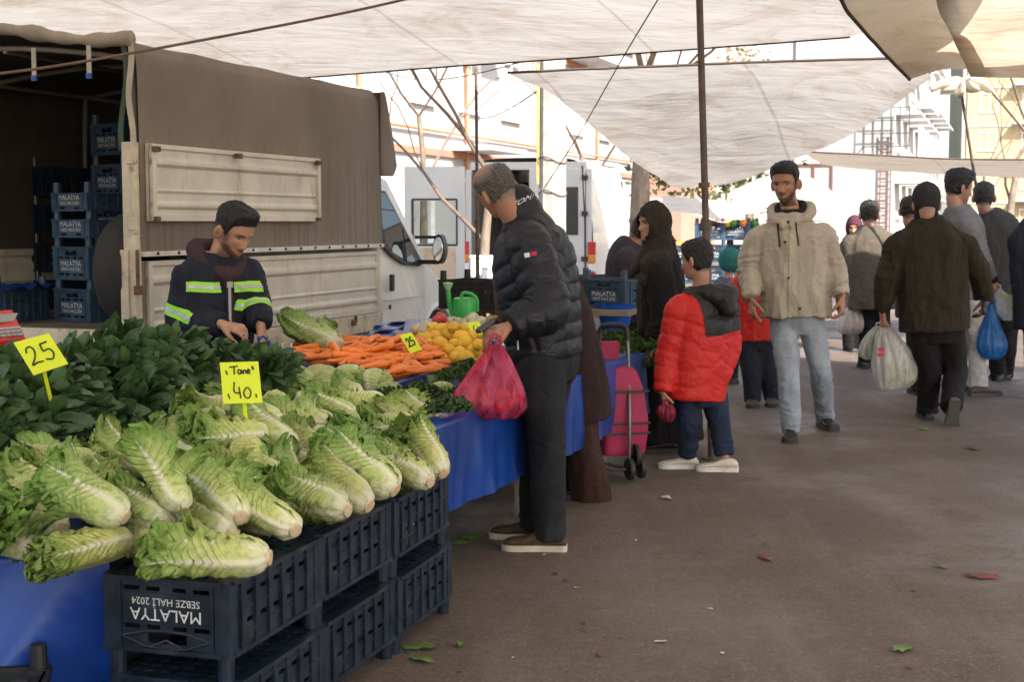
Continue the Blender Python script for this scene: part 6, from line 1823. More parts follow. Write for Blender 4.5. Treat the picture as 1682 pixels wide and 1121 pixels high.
        co = fold_cloth(co, fa, amp, seed, J, 8, .35)
        return s.part('trousers', co, fa, mat)
    def shoe(s, ank, yaw, L=.28, mat=None, sole=None, pitch=0, wd=.05, name='shoe', ht=.085, z0=None, low=False):
        a = s.w(ank); f = np.array([math.sin(R(yaw)), math.cos(R(yaw)), 0]); rt = np.array([math.cos(R(yaw)), -math.sin(R(yaw)), 0])
        p = R(pitch); f2 = f * math.cos(p) - ZV * math.sin(p); u2 = np.cross(rt, f2)
        if pitch == 0: heel = np.array([a[0], a[1], 0.0]) - f * L * .27
        else: heel = a - u2 * ht * .95 - f2 * L * .27
        T = frame(f2, rt, u2, heel)
        ts = np.array([0, .06, .2, .38, .55, .72, .88, .97, 1.0]); hh = np.array([.55, .85, 1.0, .98, .72, .58, .50, .38, .22]) * ht; ww = np.array([.55, .72, .74, .74, .84, 1.0, .95, .66, .35]) * wd
        V = []; n = 20
        q = smoothpath(np.c_[ts, hh, ww], 4)
        for t, h, w_ in q:
            for k in range(n):
                an = 2 * math.pi * k / n; cx, sz = math.cos(an), math.sin(an)
                V.append((t * L, w_ * np.sign(cx) * abs(cx) ** .8, .024 + (h - .02) * (.5 + .5 * np.sign(sz) * abs(sz) ** .8)))
        m = len(q); Fs = [[i * n + k, i * n + (k + 1) % n, (i + 1) * n + (k + 1) % n, (i + 1) * n + k] for i in range(m - 1) for k in range(n)] + [list(range(n))[::-1], list(range((m - 1) * n, m * n))]
        V = np.array(V) @ T[:3, :3].T + T[:3, 3]
        o = s.part(name, V, Fs, mat, smooth=60)
        V = []
        for t, h, w_ in q:
            for zz_ in (.0, .018, .028): V += [(t * L * 1.02 - .004, w_ * 1.07, zz_), ]
        SB = MB()
        top = [(t * L * 1.02 - .003, w_ * 1.06 + .001) for t, h, w_ in q]
        poly = [(x, y) for x, y in top] + [(x, -y) for x, y in reversed(top)]
        SB.prism([T[:3, :3] @ np.array([x, y, 0.001]) + T[:3, 3] for x, y in poly], (0, 0, 0), u2 * .027)
        so = SB.build('sole', sole, o, smooth=50); so.data.transform(Matrix.Translation(-Vector(s.base)))
        return o
    def upper(s, name, mat, secs, sleeves, r_sl=(.085, .075, .068, .055), voxel=.008, amp=.005, seed=1, extra=None, quilt=None, smooth=3, scale=9, cuff=0.0, yaw=None, jamp=.004, vert=.45):
        """jacket or coat: trunk + sleeves as one continuous cloth"""
        S = Shape(); yw = s.yaw if yaw is None else R(yaw)
        sec = [(s.w(c), a, b) for c, a, b in secs]
        S.trunk(sec, yw)
        J = []; polys = [[sec[0][0], sec[len(sec) // 2][0], sec[-1][0]]]
        for a, b, c in sleeves:
            a, b, c = s.w(a), s.w(b), s.w(c)
            e = c + nrm(c - b) * cuff
            t = sec[-1][0] - ZV * .12
            S.limb([t + (a - t) * .45, a - ZV * .01, (a + b) / 2, b, (b + e) / 2, e], [r_sl[0] * .80, r_sl[0] * .94, r_sl[1], r_sl[1] * .98, r_sl[2], r_sl[3]], 6, 20, ends=1)
            J += [(b, .13, nrm(nrm(c - b) + nrm(b - a)), jamp), (b * .4 + c * .6, .12, nrm(c - b), jamp * .7), (a, .12, nrm(b - a), jamp * .6)]
            polys.append([a + (t - a) * .2, b, e])
        if extra: extra(S)
        co, fa, ed = vox(S.V, S.F, voxel, smooth)
        if quilt:
            sp_, am = quilt
            n = vnormals(co, fa); al, wh, di = seg_coord(co, polys)
            ph = al + .010 * sinnoise(co, 6, seed, 2)
            h = np.abs(np.sin(np.pi * ph / sp_)) ** .38
            co = co + n * (am * (h - .6) + .0016 * sinnoise(co * np.array([1, 1, 1.6]), 16, seed + 4, 3))[:, None]
            co = fold_cloth(co, fa, amp * .4, seed, [(c, r, a, x * .6) for c, r, a, x in J], scale)
        else:
            co = fold_cloth(co, fa, amp, seed, J, scale, vert)
        s.last = (co, fa)
        return s.part(name, co, fa, mat)
    def piece(s, name, mat, fn, voxel=.008, amp=.003, seed=1, parent=None, smooth=3, scale=9, cut=None, vert=.45):
        S = Shape(); fn(S); co, fa, ed = vox(S.V, S.F, voxel, smooth)
        if amp: co = fold_cloth(co, fa, amp, seed, (), scale, vert)
        if cut is not None:
            dead = cut(co); fa = [f for f in fa if not all(dead[i] for i in f)]
        return s.part(name, co, fa, mat, parent)
def cloth(name, c, rough=.8, var=.12, vs=18, bmp=.25, bs=500, sheen=.0, dirt=None, stretch=None, spec=.3, wr=.32):
    if name in _mats: return _mats[name]
    m = M(name, c, rough, var=var, vs=vs, sheen=sheen, dirt=dirt, stretch=stretch, spec=spec)
    nt = m.node_tree; b = nt.nodes['Principled BSDF']
    w1 = noise_tex(nt, 6.5, 3, .5, stretch=(1, 1, .8), dist=1.6); w2 = noise_tex(nt, 17, 3, .55, stretch=(1, 1, 1.4), dist=1.1)
    rid = mathn(nt, 'ABSOLUTE', mathn(nt, 'SUBTRACT', w1, .5)); rid2 = mathn(nt, 'ABSOLUTE', mathn(nt, 'SUBTRACT', w2, .5))
    h = mathn(nt, 'ADD', mathn(nt, 'MULTIPLY', rid, 1.0), mathn(nt, 'MULTIPLY', rid2, .40))
    h = mathn(nt, 'ADD', h, mathn(nt, 'MULTIPLY', noise_tex(nt, bs, 2), .03 * bmp))
    bump(nt, b, h, wr, .07)
    return m
NYLON = cloth('navy_black_nylon', (.0062, .0072, .0125), .45, bs=60, spec=.32, wr=.25)
DENIM_K = cloth('washed_black_denim', (.013, .0135, .016), .85, var=.35, vs=5, dirt=((.035, .035, .04), .5, 3))
DENIM_B = cloth('dark_blue_denim', (.013, .022, .048), .85, var=.3, vs=6)
DENIM_G = cloth('light_grey_denim', (.27, .305, .355), .85, var=.2, vs=5, dirt=((.20, .215, .235), .6, 4))
BEIGE = cloth('beige_parka_cloth', (.41, .358, .295), .75, var=.07, vs=7)
OLIVE = cloth('dark_olive_wool', (.026, .020, .012), .9, var=.25, bs=700)
BLACKC = cloth('black_cloth', (.007, .0065, .007), .85)
CHAR = cloth('charcoal_cloth', (.030, .028, .028), .85, bs=700)
REDN = cloth('red_nylon', (.50, .018, .014), .55, var=.1, bs=60, spec=.3, wr=.3)
BLKN = cloth('black_nylon', (.014, .0135, .014), .5, bs=60)
NAVYW = cloth('navy_work_cloth', (.008, .010, .021), .75, var=.2, dirt=((.05, .05, .06), .25, 6))
MAROON = cloth('maroon_brown_jersey', (.045, .024, .028), .9, bs=900)
BROWNC = cloth('dark_maroon_wool', (.022, .011, .010), .92, bs=900); BROWNT = cloth('brown_trouser_cloth', (.040, .016, .013), .9)
GREYK = cloth('grey_knit', (.17, .165, .165), .95, bs=900); SWEAT = cloth('light_grey_sweatpants', (.40, .39, .39), .9)
QUILT = cloth('olive_brown_quilted_cloth', (.085, .068, .048), .8, bs=700); GREYW = cloth('dark_grey_wool', (.045, .041, .038), .92, bs=900)
SCARF = cloth('black_brown_scarf', (.026, .0195, .0155), .85, bmp=.3, bs=300); PLUM = cloth('plum_grey_fleece', (.040, .032, .042), .95)
FLEECE = M('black_fleece', (.008, .008, .009), .95, bmp=1, bs=220)
NEONT = M('neon_strip', (.30, .72, .04), .6, var=.05); SILV = M('silver_strip', (.42, .43, .44), .35, var=.1, metal=.3)
SUEDE = cloth('brown_suede', (.075, .050, .033), .9, var=.25, dirt=((.16, .12, .08), .4, 6)); CREAMS = M('cream_sole', (.55, .47, .37), .7, dirt=((.25, .2, .15), .5, 9))
BLKL = M('black_leather', (.012, .011, .011), .45, bmp=.2, bs=90); WHTR = M('white_rubber', (.62, .60, .55), .6, dirt=((.3, .26, .2), .5, 9)); DKS = M('dark_sole', (.03, .028, .026), .8)
WSHOE = M('off_white_shoe', (.58, .53, .45), .7, var=.15, dirt=((.3, .25, .2), .5, 9)); BRSH = M('brown_grey_shoe', (.06, .048, .040), .7, var=.3)
WHT = M('white_embroidery', (.75, .75, .74), .7); REDT = M('red_embroidery', (.5, .02, .03), .7); NVT = M('navy_embroidery', (.01, .015, .05), .7)
# ------------------------------------------------------------------ plastic carrier bags
def bag_mat(name, col, alpha, rough=.25):
    m, nt, N, L, b = nodes_of(name)
    n = noise_tex(nt, 9, 4, .6); w = noise_tex(nt, 26, 4, .6, stretch=(1, 1, .3), dist=.6)
    c = mix_rgb(nt, ramp(nt, n, .3, .7), tuple(x * .8 for x in col), col)
    L.new(c, b.inputs['Base Color']); b.inputs['Roughness'].default_value = rough
    bn = bump(nt, b, w, .5, .012)
    t = N.new('ShaderNodeBsdfTranslucent'); L.new(c, t.inputs[0])
    mx = N.new('ShaderNodeMixShader'); mx.inputs[0].default_value = .45; L.new(b.outputs[0], mx.inputs[1]); L.new(t.outputs[0], mx.inputs[2])
    tp = N.new('ShaderNodeBsdfTransparent'); tp.inputs[0].default_value = (*[min(1, .35 + x * .9) for x in col], 1)
    m2 = N.new('ShaderNodeMixShader'); L.new(mathn(nt, 'MULTIPLY', ramp(nt, w, .2, .75), alpha), m2.inputs[0]); L.new(mx.outputs[0], m2.inputs[1]); L.new(tp.outputs[0], m2.inputs[2])
    L.new(m2.outputs[0], N['Material Output'].inputs[0])
    return m
BAGP = bag_mat('pink_plastic', (.75, .12, .25), .95); BAGW = bag_mat('white_plastic', (.78, .77, .74), .55); BAGB = bag_mat('blue_plastic', (.05, .25, .62), .45); BAGK = bag_mat('black_plastic_film', (.03, .03, .035), .25); BAGC = bag_mat('crimson_plastic', (.45, .05, .10), .6)
def bag(label, top, Y, prof, mat, seed, depth=.75, handles=None, group=None, lean=0.0):
    """top: pixel of the gathered top; prof: (pixel y, pixel x left, pixel x right) down the bag"""
    rows = []
    pr = smoothpath(np.array(prof, float), 7); n = 64; T = len(pr)
    th = np.linspace(0, 2 * np.pi, n, endpoint=False); g = np.random.default_rng(seed); ph = g.uniform(0, 6.3, 6)
    for i, (y, xl, xr) in enumerate(pr):
        a, b = P(xl, y, Y), P(xr, y, Y); c = (a + b) / 2; r = np.linalg.norm(b - a) / 2; t = i / (T - 1)
        gath = (1 - t) ** 1.2
        fold = 1 + (.30 * gath + .03) * np.sin(11 * th + ph[0] + 2 * t) * .6 + (.25 * gath + .02) * np.sin(17 * th + ph[1] - 3 * t) * .5 + .035 * np.sin(5 * th + ph[2] + 4 * t) + .02 * np.sin(23 * th + 9 * t + ph[3])
        Q = np.stack([c[0] + r * np.cos(th) * fold, c[1] + lean * t + r * depth * np.sin(th) * fold, c[2] + .006 * np.sin(7 * th + ph[4]) * t], 1)
        rows.append(Q)
    cb_ = rows[-1].mean(0) - np.array([0, 0, .006])
    V = np.vstack(rows + [cb_[None]]); Fs = [(i * n + k, i * n + (k + 1) % n, (i + 1) * n + (k + 1) % n, (i + 1) * n + k) for i in range(T - 1) for k in range(n)]
    Fs += [((T - 1) * n + k, (T - 1) * n + (k + 1) % n, T * n) for k in range(n)]
    o = mesh_obj('carrier_bag', V, Fs, mat, smooth=180)
    tag(o, label, 'bag', group)
    c = P(top[0], top[1], Y); q0 = rows[0].mean(0)
    V2 = []
    for s in (-1, 1):
        mb = MB(); pts = smoothpath([q0 + np.array([s * .018, 0, -.03]), q0 + np.array([s * .020, 0, .02]), (c * .8 + q0 * .2) + np.array([s * .018, -.01, 0]), c + np.array([0, .0, .012])], 6)
        mb.tube(pts, np.linspace(.014, .006, len(pts)), 8, squash=.5); h = mb.build('handle', mat, o, smooth=180)
    rebase_tree(o, rows[-1].mean(0))
    return o
def rebase_tree(o, base):
    b = Vector(base); o.data.transform(Matrix.Translation(-b)); o.location = b
    for c in o.children: c.data.transform(Matrix.Translation(-b))
def lumps(label, cat, mat, spots, Y, r, group, name):
    pro = None; g = np.random.default_rng(len(spots) * 7)
    for i, (px_, py_, dy) in enumerate(spots):
        if pro is None:
            A = []; 
            o = MB().lathe([(.001, -r * 1.1)] + [(r * math.cos(t) * (1 + .06 * math.sin(5 * t)), r * 1.12 * math.sin(t)) for t in np.linspace(-1.4, 1.4, 10)] + [(.001, r * 1.08)], 16).build(name, mat, smooth=180); pro = o
        else: o = pro.copy(); COL.objects.link(o)
        d = nrm(g.normal(size=3)); y = nrm(np.cross(d, g.normal(size=3))); s = g.uniform(.8, 1.15)
        o.matrix_world = Matrix(frame(d * s, y * s, np.cross(d, y) * s, P(px_, py_, Y + dy)).tolist())
        tag(o, label, cat, group)
# ------------------------------------------------------------------ the man in the puffer jacket
HL_SHORT = [.072, .070, .052, -.010, -.006, -.035, -.062, -.070]
p = Person('balding man with cropped grey hair in a dark puffer jacket holding a pink bag', 6.3, -60)
p.head((816, 313), -38, 14, -22, k=1.03, skin=SKIN_A, crop=((.125, .112, .102), .96))
p.neck((858, 372), .062)
ps_ = [((895, 588), .185, .145), ((890, 540), .20, .155), ((882, 475), .215, .168), ((877, 425), .215, .158), ((868, 392), .19, .135), ((862, 370), .13, .10), ((856, 356), .085, .085)]
p.torso(ps_).arm((866, 394, -.16), (900, 508, -.25), (838, 536, -.33), (-1, -.10, -.35), (.2, .5, -.9), 1, .85, .7, 1.06)
p.arm((880, 396, .16), (852, 480, .24), (838, 520, .10), (-1, -.2, -.2), (0, -.2, -1), -1, .8, .6)
p.legs([((888, 605, -.08), (898, 715, -.10), (902, 865, -.10)), ((904, 605, .08), (884, 712, .06), (878, 846, .12))])
p.body(.0042)
p.hair(M('grey_cropped_hair', (.095, .083, .075), .8, var=.6, vs=140, bmp=1.0, bs=200, bd=.006), HL_SHORT, .004, .004, seed=2, noise=.0015, bald=(.056, -.088))
SL1 = [((866, 394, -.16), (900, 508, -.25), (838, 536, -.33)), ((880, 396, .16), (852, 480, .24), (838, 520, .10))]
def coll(S): S.limb([p.w((856, 352)) + p.r * .015, p.w((849, 336)) + p.r * .012], [.098, .090], 4, 22)
jk = p.upper('puffer_jacket', NYLON, ps_, SL1, (.102, .099, .084, .064), .0075, .005, 3, coll, (.080, .013), smooth=3)
p.trousers(DENIM_K, r=(.115, .088, .078, .072), seed=2, hipw=.165, hipd=.135)
for a, yw in (((902, 865, -.10), -84), ((878, 846, .12), -78)): p.shoe(a, yw, .285, SUEDE, CREAMS, wd=.052, ht=.095)
from mathutils.bvhtree import BVHTree
def on_surface(per, garment, name, mat, s, size, c, right, up, off=.003, depth=.3):
    """lettering or emblem wrapped on a garment: flat shape at c pushed back on to the cloth"""
    if isinstance(s, str): V, Fs = text_mesh(s, size)
    else: V, Fs = s
    me = garment.data; bt = BVHTree.FromPolygons([v.co for v in me.vertices], [f.vertices for f in me.polygons])
    nn = nrm(np.cross(right, up)); out = []
    for x, y, _ in V:
        w = c + nrm(right) * x + nrm(up) * y
        h = bt.ray_cast(Vector(w - per.base + nn * depth), Vector(-nn))
        out.append(np.array(h[0]) + nn * off if h[0] is not None else w - per.base)
    return mesh_obj(name, np.array(out), Fs, mat, garment)
vup = p.w((850, 335)) - p.w((860, 352))
on_surface(p, jk, 'lettering', WHT, 'TOMMY', .046, p.w((868, 325, -.1)), p.w((878, 318)) - p.w((846, 334)), nrm(np.array([.42, 0, .9])))
def rect(w, h, n=8): 
    V = [(x, y, 0) for x in np.linspace(-w / 2, w / 2, n) for y in np.linspace(-h / 2, h / 2, 4)]
    return np.array(V), [(i * 4 + j, (i + 1) * 4 + j, (i + 1) * 4 + j + 1, i * 4 + j + 1) for i in range(n - 1) for j in range(3)]
er = np.array([1, .1, .22]); eu = np.array([-.22, 0, 1])
c = p.w((872, 418, -.3))
on_surface(p, jk, 'emblem', NVT, rect(.058, .024), 0, c, er, eu, .003)
on_surface(p, jk, 'emblem', WHT, rect(.022, .019), 0, c - nrm(er) * .015, er, eu, .0045)
on_surface(p, jk, 'emblem', REDT, rect(.024, .016), 0, c + nrm(er) * .014, er, eu, .0045)
zs_ = MB().tube([p.w((850, 552, -.19)), p.w((851, 575, -.19))], .004, 8); z_ = zs_.build('zip_pull', SILV, jk, smooth=60); z_.data.transform(Matrix.Translation(-Vector(p.base)))
ph_ = P(797, 536, 5.94)
tag(rebase(MB().box(ph_, (.085, .05, .022), ax=[nrm([.75, .3, .55]), nrm([-.3, .9, -.1]), nrm(np.cross([.75, .3, .55], [-.3, .9, -.1]))]).build('mobile_phone', BLACKP, bevel=.006), ph_), 'black phone in the hand of the man in the puffer jacket', 'phone')
bag('pink plastic bag of onions hanging from the hand of the man in the puffer jacket', (813, 552), 5.88, [(566, 806, 822), (584, 795, 832), (610, 775, 842), (640, 752, 854), (660, 741, 862), (674, 752, 860), (686, 786, 846)], BAGP, 3, .62)
POT = M('brown_onion_skin', (.42, .22, .12), .5, var=.3, vs=14); TOM = M('tomato_skin', (.50, .03, .015), .3, rnd=.1)
lumps('brown onion seen through the thin pink bag', 'onion', POT, [(775, 655, -.02), (790, 640, .03), (800, 660, -.05), (772, 640, .05), (815, 640, .02), (790, 668, .02), (812, 662, .05), (826, 650, -.03)], 5.88, .034, 'onions in the pink bag', 'onion')
lumps('red tomato seen at the bottom of the pink bag', 'tomato', TOM, [(832, 664, .0), (820, 670, -.03), (843, 655, .03)], 5.88, .030, 'tomatoes in the pink bag', 'tomato')
# ------------------------------------------------------------------ the vendor
p = Person('young bearded vendor in a navy jacket with neon strips bending over the stall', 7.2, 142)
p.head((384, 381), 127, 26, -4, k=1.06, skin=SKIN_C, beard=((.030, .022, .018), .88))
p.neck((360, 432), .057)
vt = [((354, 610), .185, .145), ((354, 545), .19, .145), ((354, 490), .195, .145), ((355, 455), .19, .13), ((356, 432), .15, .11), ((359, 417), .10, .09)]
a1 = ((308, 450, -.10), (300, 532, -.10), (366, 534, -.30)); a2 = ((404, 446, .10), (420, 505, .02), (428, 538, -.10))
p.torso(vt).arm(*a1, (.95, -.25, -.20), (.1, .35, -.9), -1, .75, .6, 1.05).arm(*a2, (.12, -.35, -.95), (-.9, .2, -.2), 1, .6, .5, 1.05)
p.legs([((340, 556, -.05), (345, 675, -.10), (340, 808, -.02)), ((372, 556, .06), (372, 675, .0), (372, 800, .10))])
p.body(.0045)
jk = p.upper('work_jacket', NAVYW, vt, [a1, a2], (.088, .084, .074, .060), .0075, .008, 5, None, cuff=-.01, jamp=.006)
p.trousers(DENIM_K, r=(.10, .085, .075, .07), seed=9)
for a in p.lg: p.shoe(a[2], 142, .28, BLKL, DKS)
p.hair(HAIR_BLACK, [.066, .064, .048, -.020, .002, -.030, -.055, -.062], .028, .010, seed=3, noise=.005, front=.008)
def hood(S): 
    c = p.w((358, 424)); 
    S.limb([c + p.r * .10 + p.f * .03 - ZV * .02, c + p.r * .085 - p.f * .08 + ZV * .045, c - p.f * .115 + ZV * .05, c - p.r * .085 - p.f * .08 + ZV * .045, c - p.r * .10 + p.f * .03 - ZV * .02, c + p.f * .115 - ZV * .09, c + p.r * .10 + p.f * .03 - ZV * .02], [.042, .048, .05, .048, .042, .036, .042], 5, 14)
    S.limb([c + p.f * .085 - ZV * .07, c + p.f * .115 - ZV * .18, c + p.f * .128 - ZV * .34], [.045, .042, .035], 4, 14, .5)
p.piece('hoodie', MAROON, hood, .0075, .003, 4)
def strip(jk, per, c, n, w, pred=None, nm='reflective_strip'):
    n = nrm(n); o = patch(nm, NEONT, jk, jk, [(c - n * w / 2, n), (c + n * w / 2, -n)], .003, base=per.base, pred=pred)
    if o: patch('silver_band', SILV, o, jk, [(c - n * w / 6, n), (c + n * w / 6, -n)], .0055, base=per.base, pred=pred)
chest = p.w((352, 466)); fw_ = lambda q, n_: np.dot(q - chest, p.f) > .02 and abs(np.dot(q - chest, p.r)) < .19 and abs(np.dot(q - chest, p.r)) > .035
strip(jk, p, chest + ZV * .0, ZV + p.f * .1, .050, fw_)
A1, B1, C1_ = [p.w(q) for q in a1]; 
nearA = lambda q, n_: np.linalg.norm(q - (A1 * .25 + B1 * .75)) < .17 and np.dot(q - p.w((352, 520)), p.r) > .12
strip(jk, p, A1 * .22 + B1 * .78, nrm(B1 - A1) + np.array([-.25, 0, -.1]), .058, nearA)
A2, B2, C2_ = [p.w(q) for q in a2]
nearB = lambda q, n_: np.linalg.norm(q - (B2 * .75 + C2_ * .25)) < .13
strip(jk, p, B2 * .85 + C2_ * .15, nrm(C2_ - B2) + nrm(B2 - A2), .042, nearB)
zp = MB(); z0_ = p.w((366, 480, -.16))
zp.box(chest + p.f * .168 - ZV * .10, (.014, .008, .20), ax=[p.r, p.f, ZV]).box(chest + p.f * .172 + ZV * .0, (.03, .01, .03), ax=[p.r, p.f, ZV])
z_ = zp.build('zipper', SILV, jk, bevel=.002); z_.data.transform(Matrix.Translation(-Vector(p.base)))
# thin blue bag he is opening and a clear one beside it
bag('blue plastic bag being opened by the vendor beside the spinach', (432, 556), 6.95, [(563, 421, 443), (570, 414, 456), (580, 412, 468), (590, 416, 474), (600, 424, 470)], BAGB, 8, .7)
bag('crumpled pale plastic bag next to the blue one on the table', (472, 572), 6.95, [(572, 464, 478), (578, 458, 484), (588, 452, 488), (598, 456, 486)], BAGW, 9, .7)
# ------------------------------------------------------------------ woman in long dark coat behind the puffer jacket
p = Person('woman in long dark maroon coat half hidden by the puffer jacket', 7.4, -62, k=.95)
p.head((884, 410), -75, 15, 0, skin=SKIN_C); p.neck((895, 452), .05)
vt = [((957, 690), .17, .15), ((946, 610), .155, .15), ((928, 530), .15, .14), ((910, 475), .165, .125), ((900, 452), .13, .10), ((894, 440), .09, .08)]
a1 = ((905, 472, -.14), (915, 540, -.20), (880, 560, -.25)); a2 = ((912, 472, .14), (905, 540, .2), (870, 560, .12))
p.torso(vt).arm(*a1, (-1, -.1, -.2), (0, 0, -1), 1).arm(*a2, (-1, -.1, -.2), (0, 0, -1), -1)
p.legs([((948, 640, -.07), (958, 735, -.08), (970, 808, -.05)), ((950, 640, .08), (945, 735, .08), (946, 796, .10))])
p.body(.006)
p.upper('long_coat', BROWNC, vt, [a1, a2], (.085, .08, .07, .055), .009, .006, 8, vert=.25)
p.trousers(BROWNT, r=(.10, .088, .098, .102), seed=12, amp=.01, hipw=.14, hipd=.11)
for a in p.lg: p.shoe(a[2], -70, .25, BLKL, DKS)
def scarf0(S): S.ball(p.hp(0, -.01, .005), (.092, .108, .135), p.hR); S.limb([p.hp(0, -.02, -.08), p.nb], [.085, .10], 4)
p.piece('headscarf', cloth('maroon_scarf', (.09, .02, .03), .85), scarf0, .008, .004, 5, cut=lambda co: (np.linalg.norm(((co - p.hc) @ p.hR - np.array([0, .112, -.022])) / np.array([.088, .085, .088]), axis=1) < 1))
# ------------------------------------------------------------------ woman in black headscarf
p = Person('woman in a black headscarf and long black coat looking left', 9.0, -92, k=.97)
p.head((1072, 368), -117, 0, 0, k=.93, skin=SKIN_C); p.neck((1084, 410), .05)
vt = [((1100, 722), .21, .22), ((1096, 650), .20, .20), ((1092, 570), .185, .18), ((1088, 505), .185, .155), ((1086, 450), .19, .135), ((1085, 425), .14, .11), ((1084, 408), .09, .08)]
a1 = ((1084, 445, -.16), (1090, 520, -.20), (1072, 570, -.2)); a2 = ((1088, 445, .16), (1085, 520, .22), (1068, 570, .15))
p.torso(vt).arm(*a1, (-.6, 0, -.8), (1, 0, 0), 1).arm(*a2, (-.6, 0, -.8), (1, 0, 0), -1)
p.legs([((1094, 560, -.08), (1096, 640, -.08), (1094, 718, -.1)), ((1098, 560, .08), (1100, 640, .08), (1112, 714, .10))])
p.body(.005)
p.upper('long_coat', BLACKC, vt, [a1, a2], (.09, .085, .075, .06), .009, .008, 18, vert=.2)
for a in p.lg: p.shoe(a[2], -95, .25, BLKL, DKS)
def scarf1(S):
    S.ball(p.hp(0, -.012, .010), (.097, .122, .140), p.hR); S.limb([p.hp(0, -.04, -.06), p.hp(0, -.03, -.16), p.nb - ZV * .06], [.088, .092, .13], 5, 18)
    S.limb([p.hp(0, .01, -.135), p.w((1060, 420, -.02)), p.w((1046, 440, -.04)), p.w((1036, 452, -.05))], [.050, .060, .05, .022], 5, 16, .7)
    S.limb([p.hp(-.02, -.05, -.15), p.w((1076, 440, -.14)), p.w((1062, 462, -.14))], [.10, .10, .05], 5, 16, .6)
p.piece('headscarf', SCARF, scarf1, .0065, .006, 25, scale=14, vert=.4, cut=lambda co: (np.linalg.norm(((co - p.hc) @ p.hR - np.array([0, .118, -.024])) / np.array([.092, .080, .082]), axis=1) < 1))
# ------------------------------------------------------------------ boy in the red jacket
p = Person('boy in a red jacket with black hood and yoke, blue jeans and cream shoes', 8.25, -35, k=.87)
p.head((1144, 428), -52, 6, 0, k=.93, skin=SKIN_C); p.neck((1151, 470), .05)
bt_ = [((1140, 655), .195, .155), ((1146, 600), .195, .150), ((1151, 545), .19, .145), ((1154, 510), .185, .14), ((1156, 487), .15, .12), ((1154, 470), .09, .09)]
a1 = ((1116, 502, -.08), (1098, 585, -.08), (1089, 645, -.14)); a2 = ((1190, 500, .08), (1197, 570, .06), (1180, 630, -.02))
p.torso(bt_).arm(*a1, (.15, -.1, -1), (.9, .3, 0), 1, .7, .5, .85).arm(*a2, (-.5, .5, -.6), (0, 0, -1), -1, .4, .5, .85)
p.legs([((1130, 650, -.03), (1132, 702, -.02), (1128, 748, .05)), ((1172, 650, .04), (1183, 700, .0), (1190, 749, -.05))])
p.body(.0045)
jk = p.upper('winter_jacket', REDN, bt_, [a1, a2], (.078, .076, .066, .056), .0075, .004, 31, None, (.095, .0085))
yk = p.w((1160, 548)); rl_ = p.r
patch('black_yoke', BLKN, jk, jk, [(yk, nrm(ZV * 1 - p.r * .10)), (p.w((1113, 500)), nrm(p.r + ZV * .16))], .004, base=p.base)
def hood2(S):
    c = p.w((1166, 486)) - p.f * .03
    S.limb([c + p.r * .10 + p.f * .11 - ZV * .01, c + p.r * .10 - p.f * .02 + ZV * .02, c - p.f * .10 + ZV * .0, c - p.r * .10 - p.f * .02 + ZV * .02, c - p.r * .10 + p.f * .10 - ZV * .02], [.035, .05, .058, .05, .035], 5, 16)
    S.limb([c - p.f * .07 + ZV * .005, c - p.f * .135 - ZV * .075], [.075, .045], 5, 16)
hd_ = p.piece('hood', BLKN, hood2, .0075, .006, 33, jk)
p.trousers(DENIM_B, r=(.080, .066, .060, .054), seed=22, amp=.006, hipw=.135, hipd=.105, hem=.0)
p.shoe((1130, 748, .05), -84, .235, WSHOE, WHTR, ht=.075, wd=.045); p.shoe((1194, 749, -.05), -80, .245, WSHOE, WHTR, ht=.075, wd=.045)
p.hair(HAIR_BLACK, [.066, .064, .048, -.010, -.006, -.045, -.068, -.074], .020, .014, seed=6, noise=.003)
bag('small crimson bag hanging from the hand of the boy in red', (1094, 660), 8.05, [(666, 1085, 1103), (674, 1080, 1108), (684, 1082, 1108), (692, 1092, 1104)], BAGC, 14, .7)
# ------------------------------------------------------------------ man in beige parka
p = Person('bearded man in a beige parka and light grey jeans walking towards the viewer', 9.75, 200)
p.head((1290, 302), 207, 6, 3, k=1.11, skin=SKIN_A, beard=((.024, .018, .014), .88)); p.neck((1299, 352), .060)
bt_ = [((1307, 521), .235, .165), ((1306, 470), .235, .165), ((1303, 420), .24, .158), ((1299, 388), .23, .14), ((1297, 366), .165, .115), ((1297, 350), .10, .10)]
a1 = ((1243, 388, .05), (1232, 445, .06), (1234, 490, -.05)); a2 = ((1355, 386, -.05), (1373, 440, -.05), (1383, 488, -.14))
p.torso(bt_).arm(*a1, (.06, -.2, -1), (.9, .2, 0), 1, .45, .5, 1.12).arm(*a2, (-.05, -.2, -1), (-.9, .3, 0), -1, .65, .5, 1.12)
p.legs([((1287, 535, .03), (1295, 612, -.22), (1298, 698, -.30)), ((1334, 535, -.03), (1348, 606, -.06), (1354, 681, .24))])
p.body(.0055)
def coll2(S):
    c = p.w((1299, 350))
    S.limb([c + p.r * .03 + p.f * .130 - ZV * .085, c + p.r * .125 + p.f * .05 - ZV * .03, c + p.r * .118 - p.f * .06 + ZV * .035, c - p.f * .12 + ZV * .04, c - p.r * .118 - p.f * .06 + ZV * .035, c - p.r * .125 + p.f * .05 - ZV * .03, c - p.r * .03 + p.f * .130 - ZV * .085], [.024, .032, .040, .046, .040, .032, .024], 5, 14)
jk = p.upper('parka', BEIGE, bt_, [a1, a2], (.088, .084, .076, .064), .0075, .013, 41, coll2, jamp=.014, scale=7)
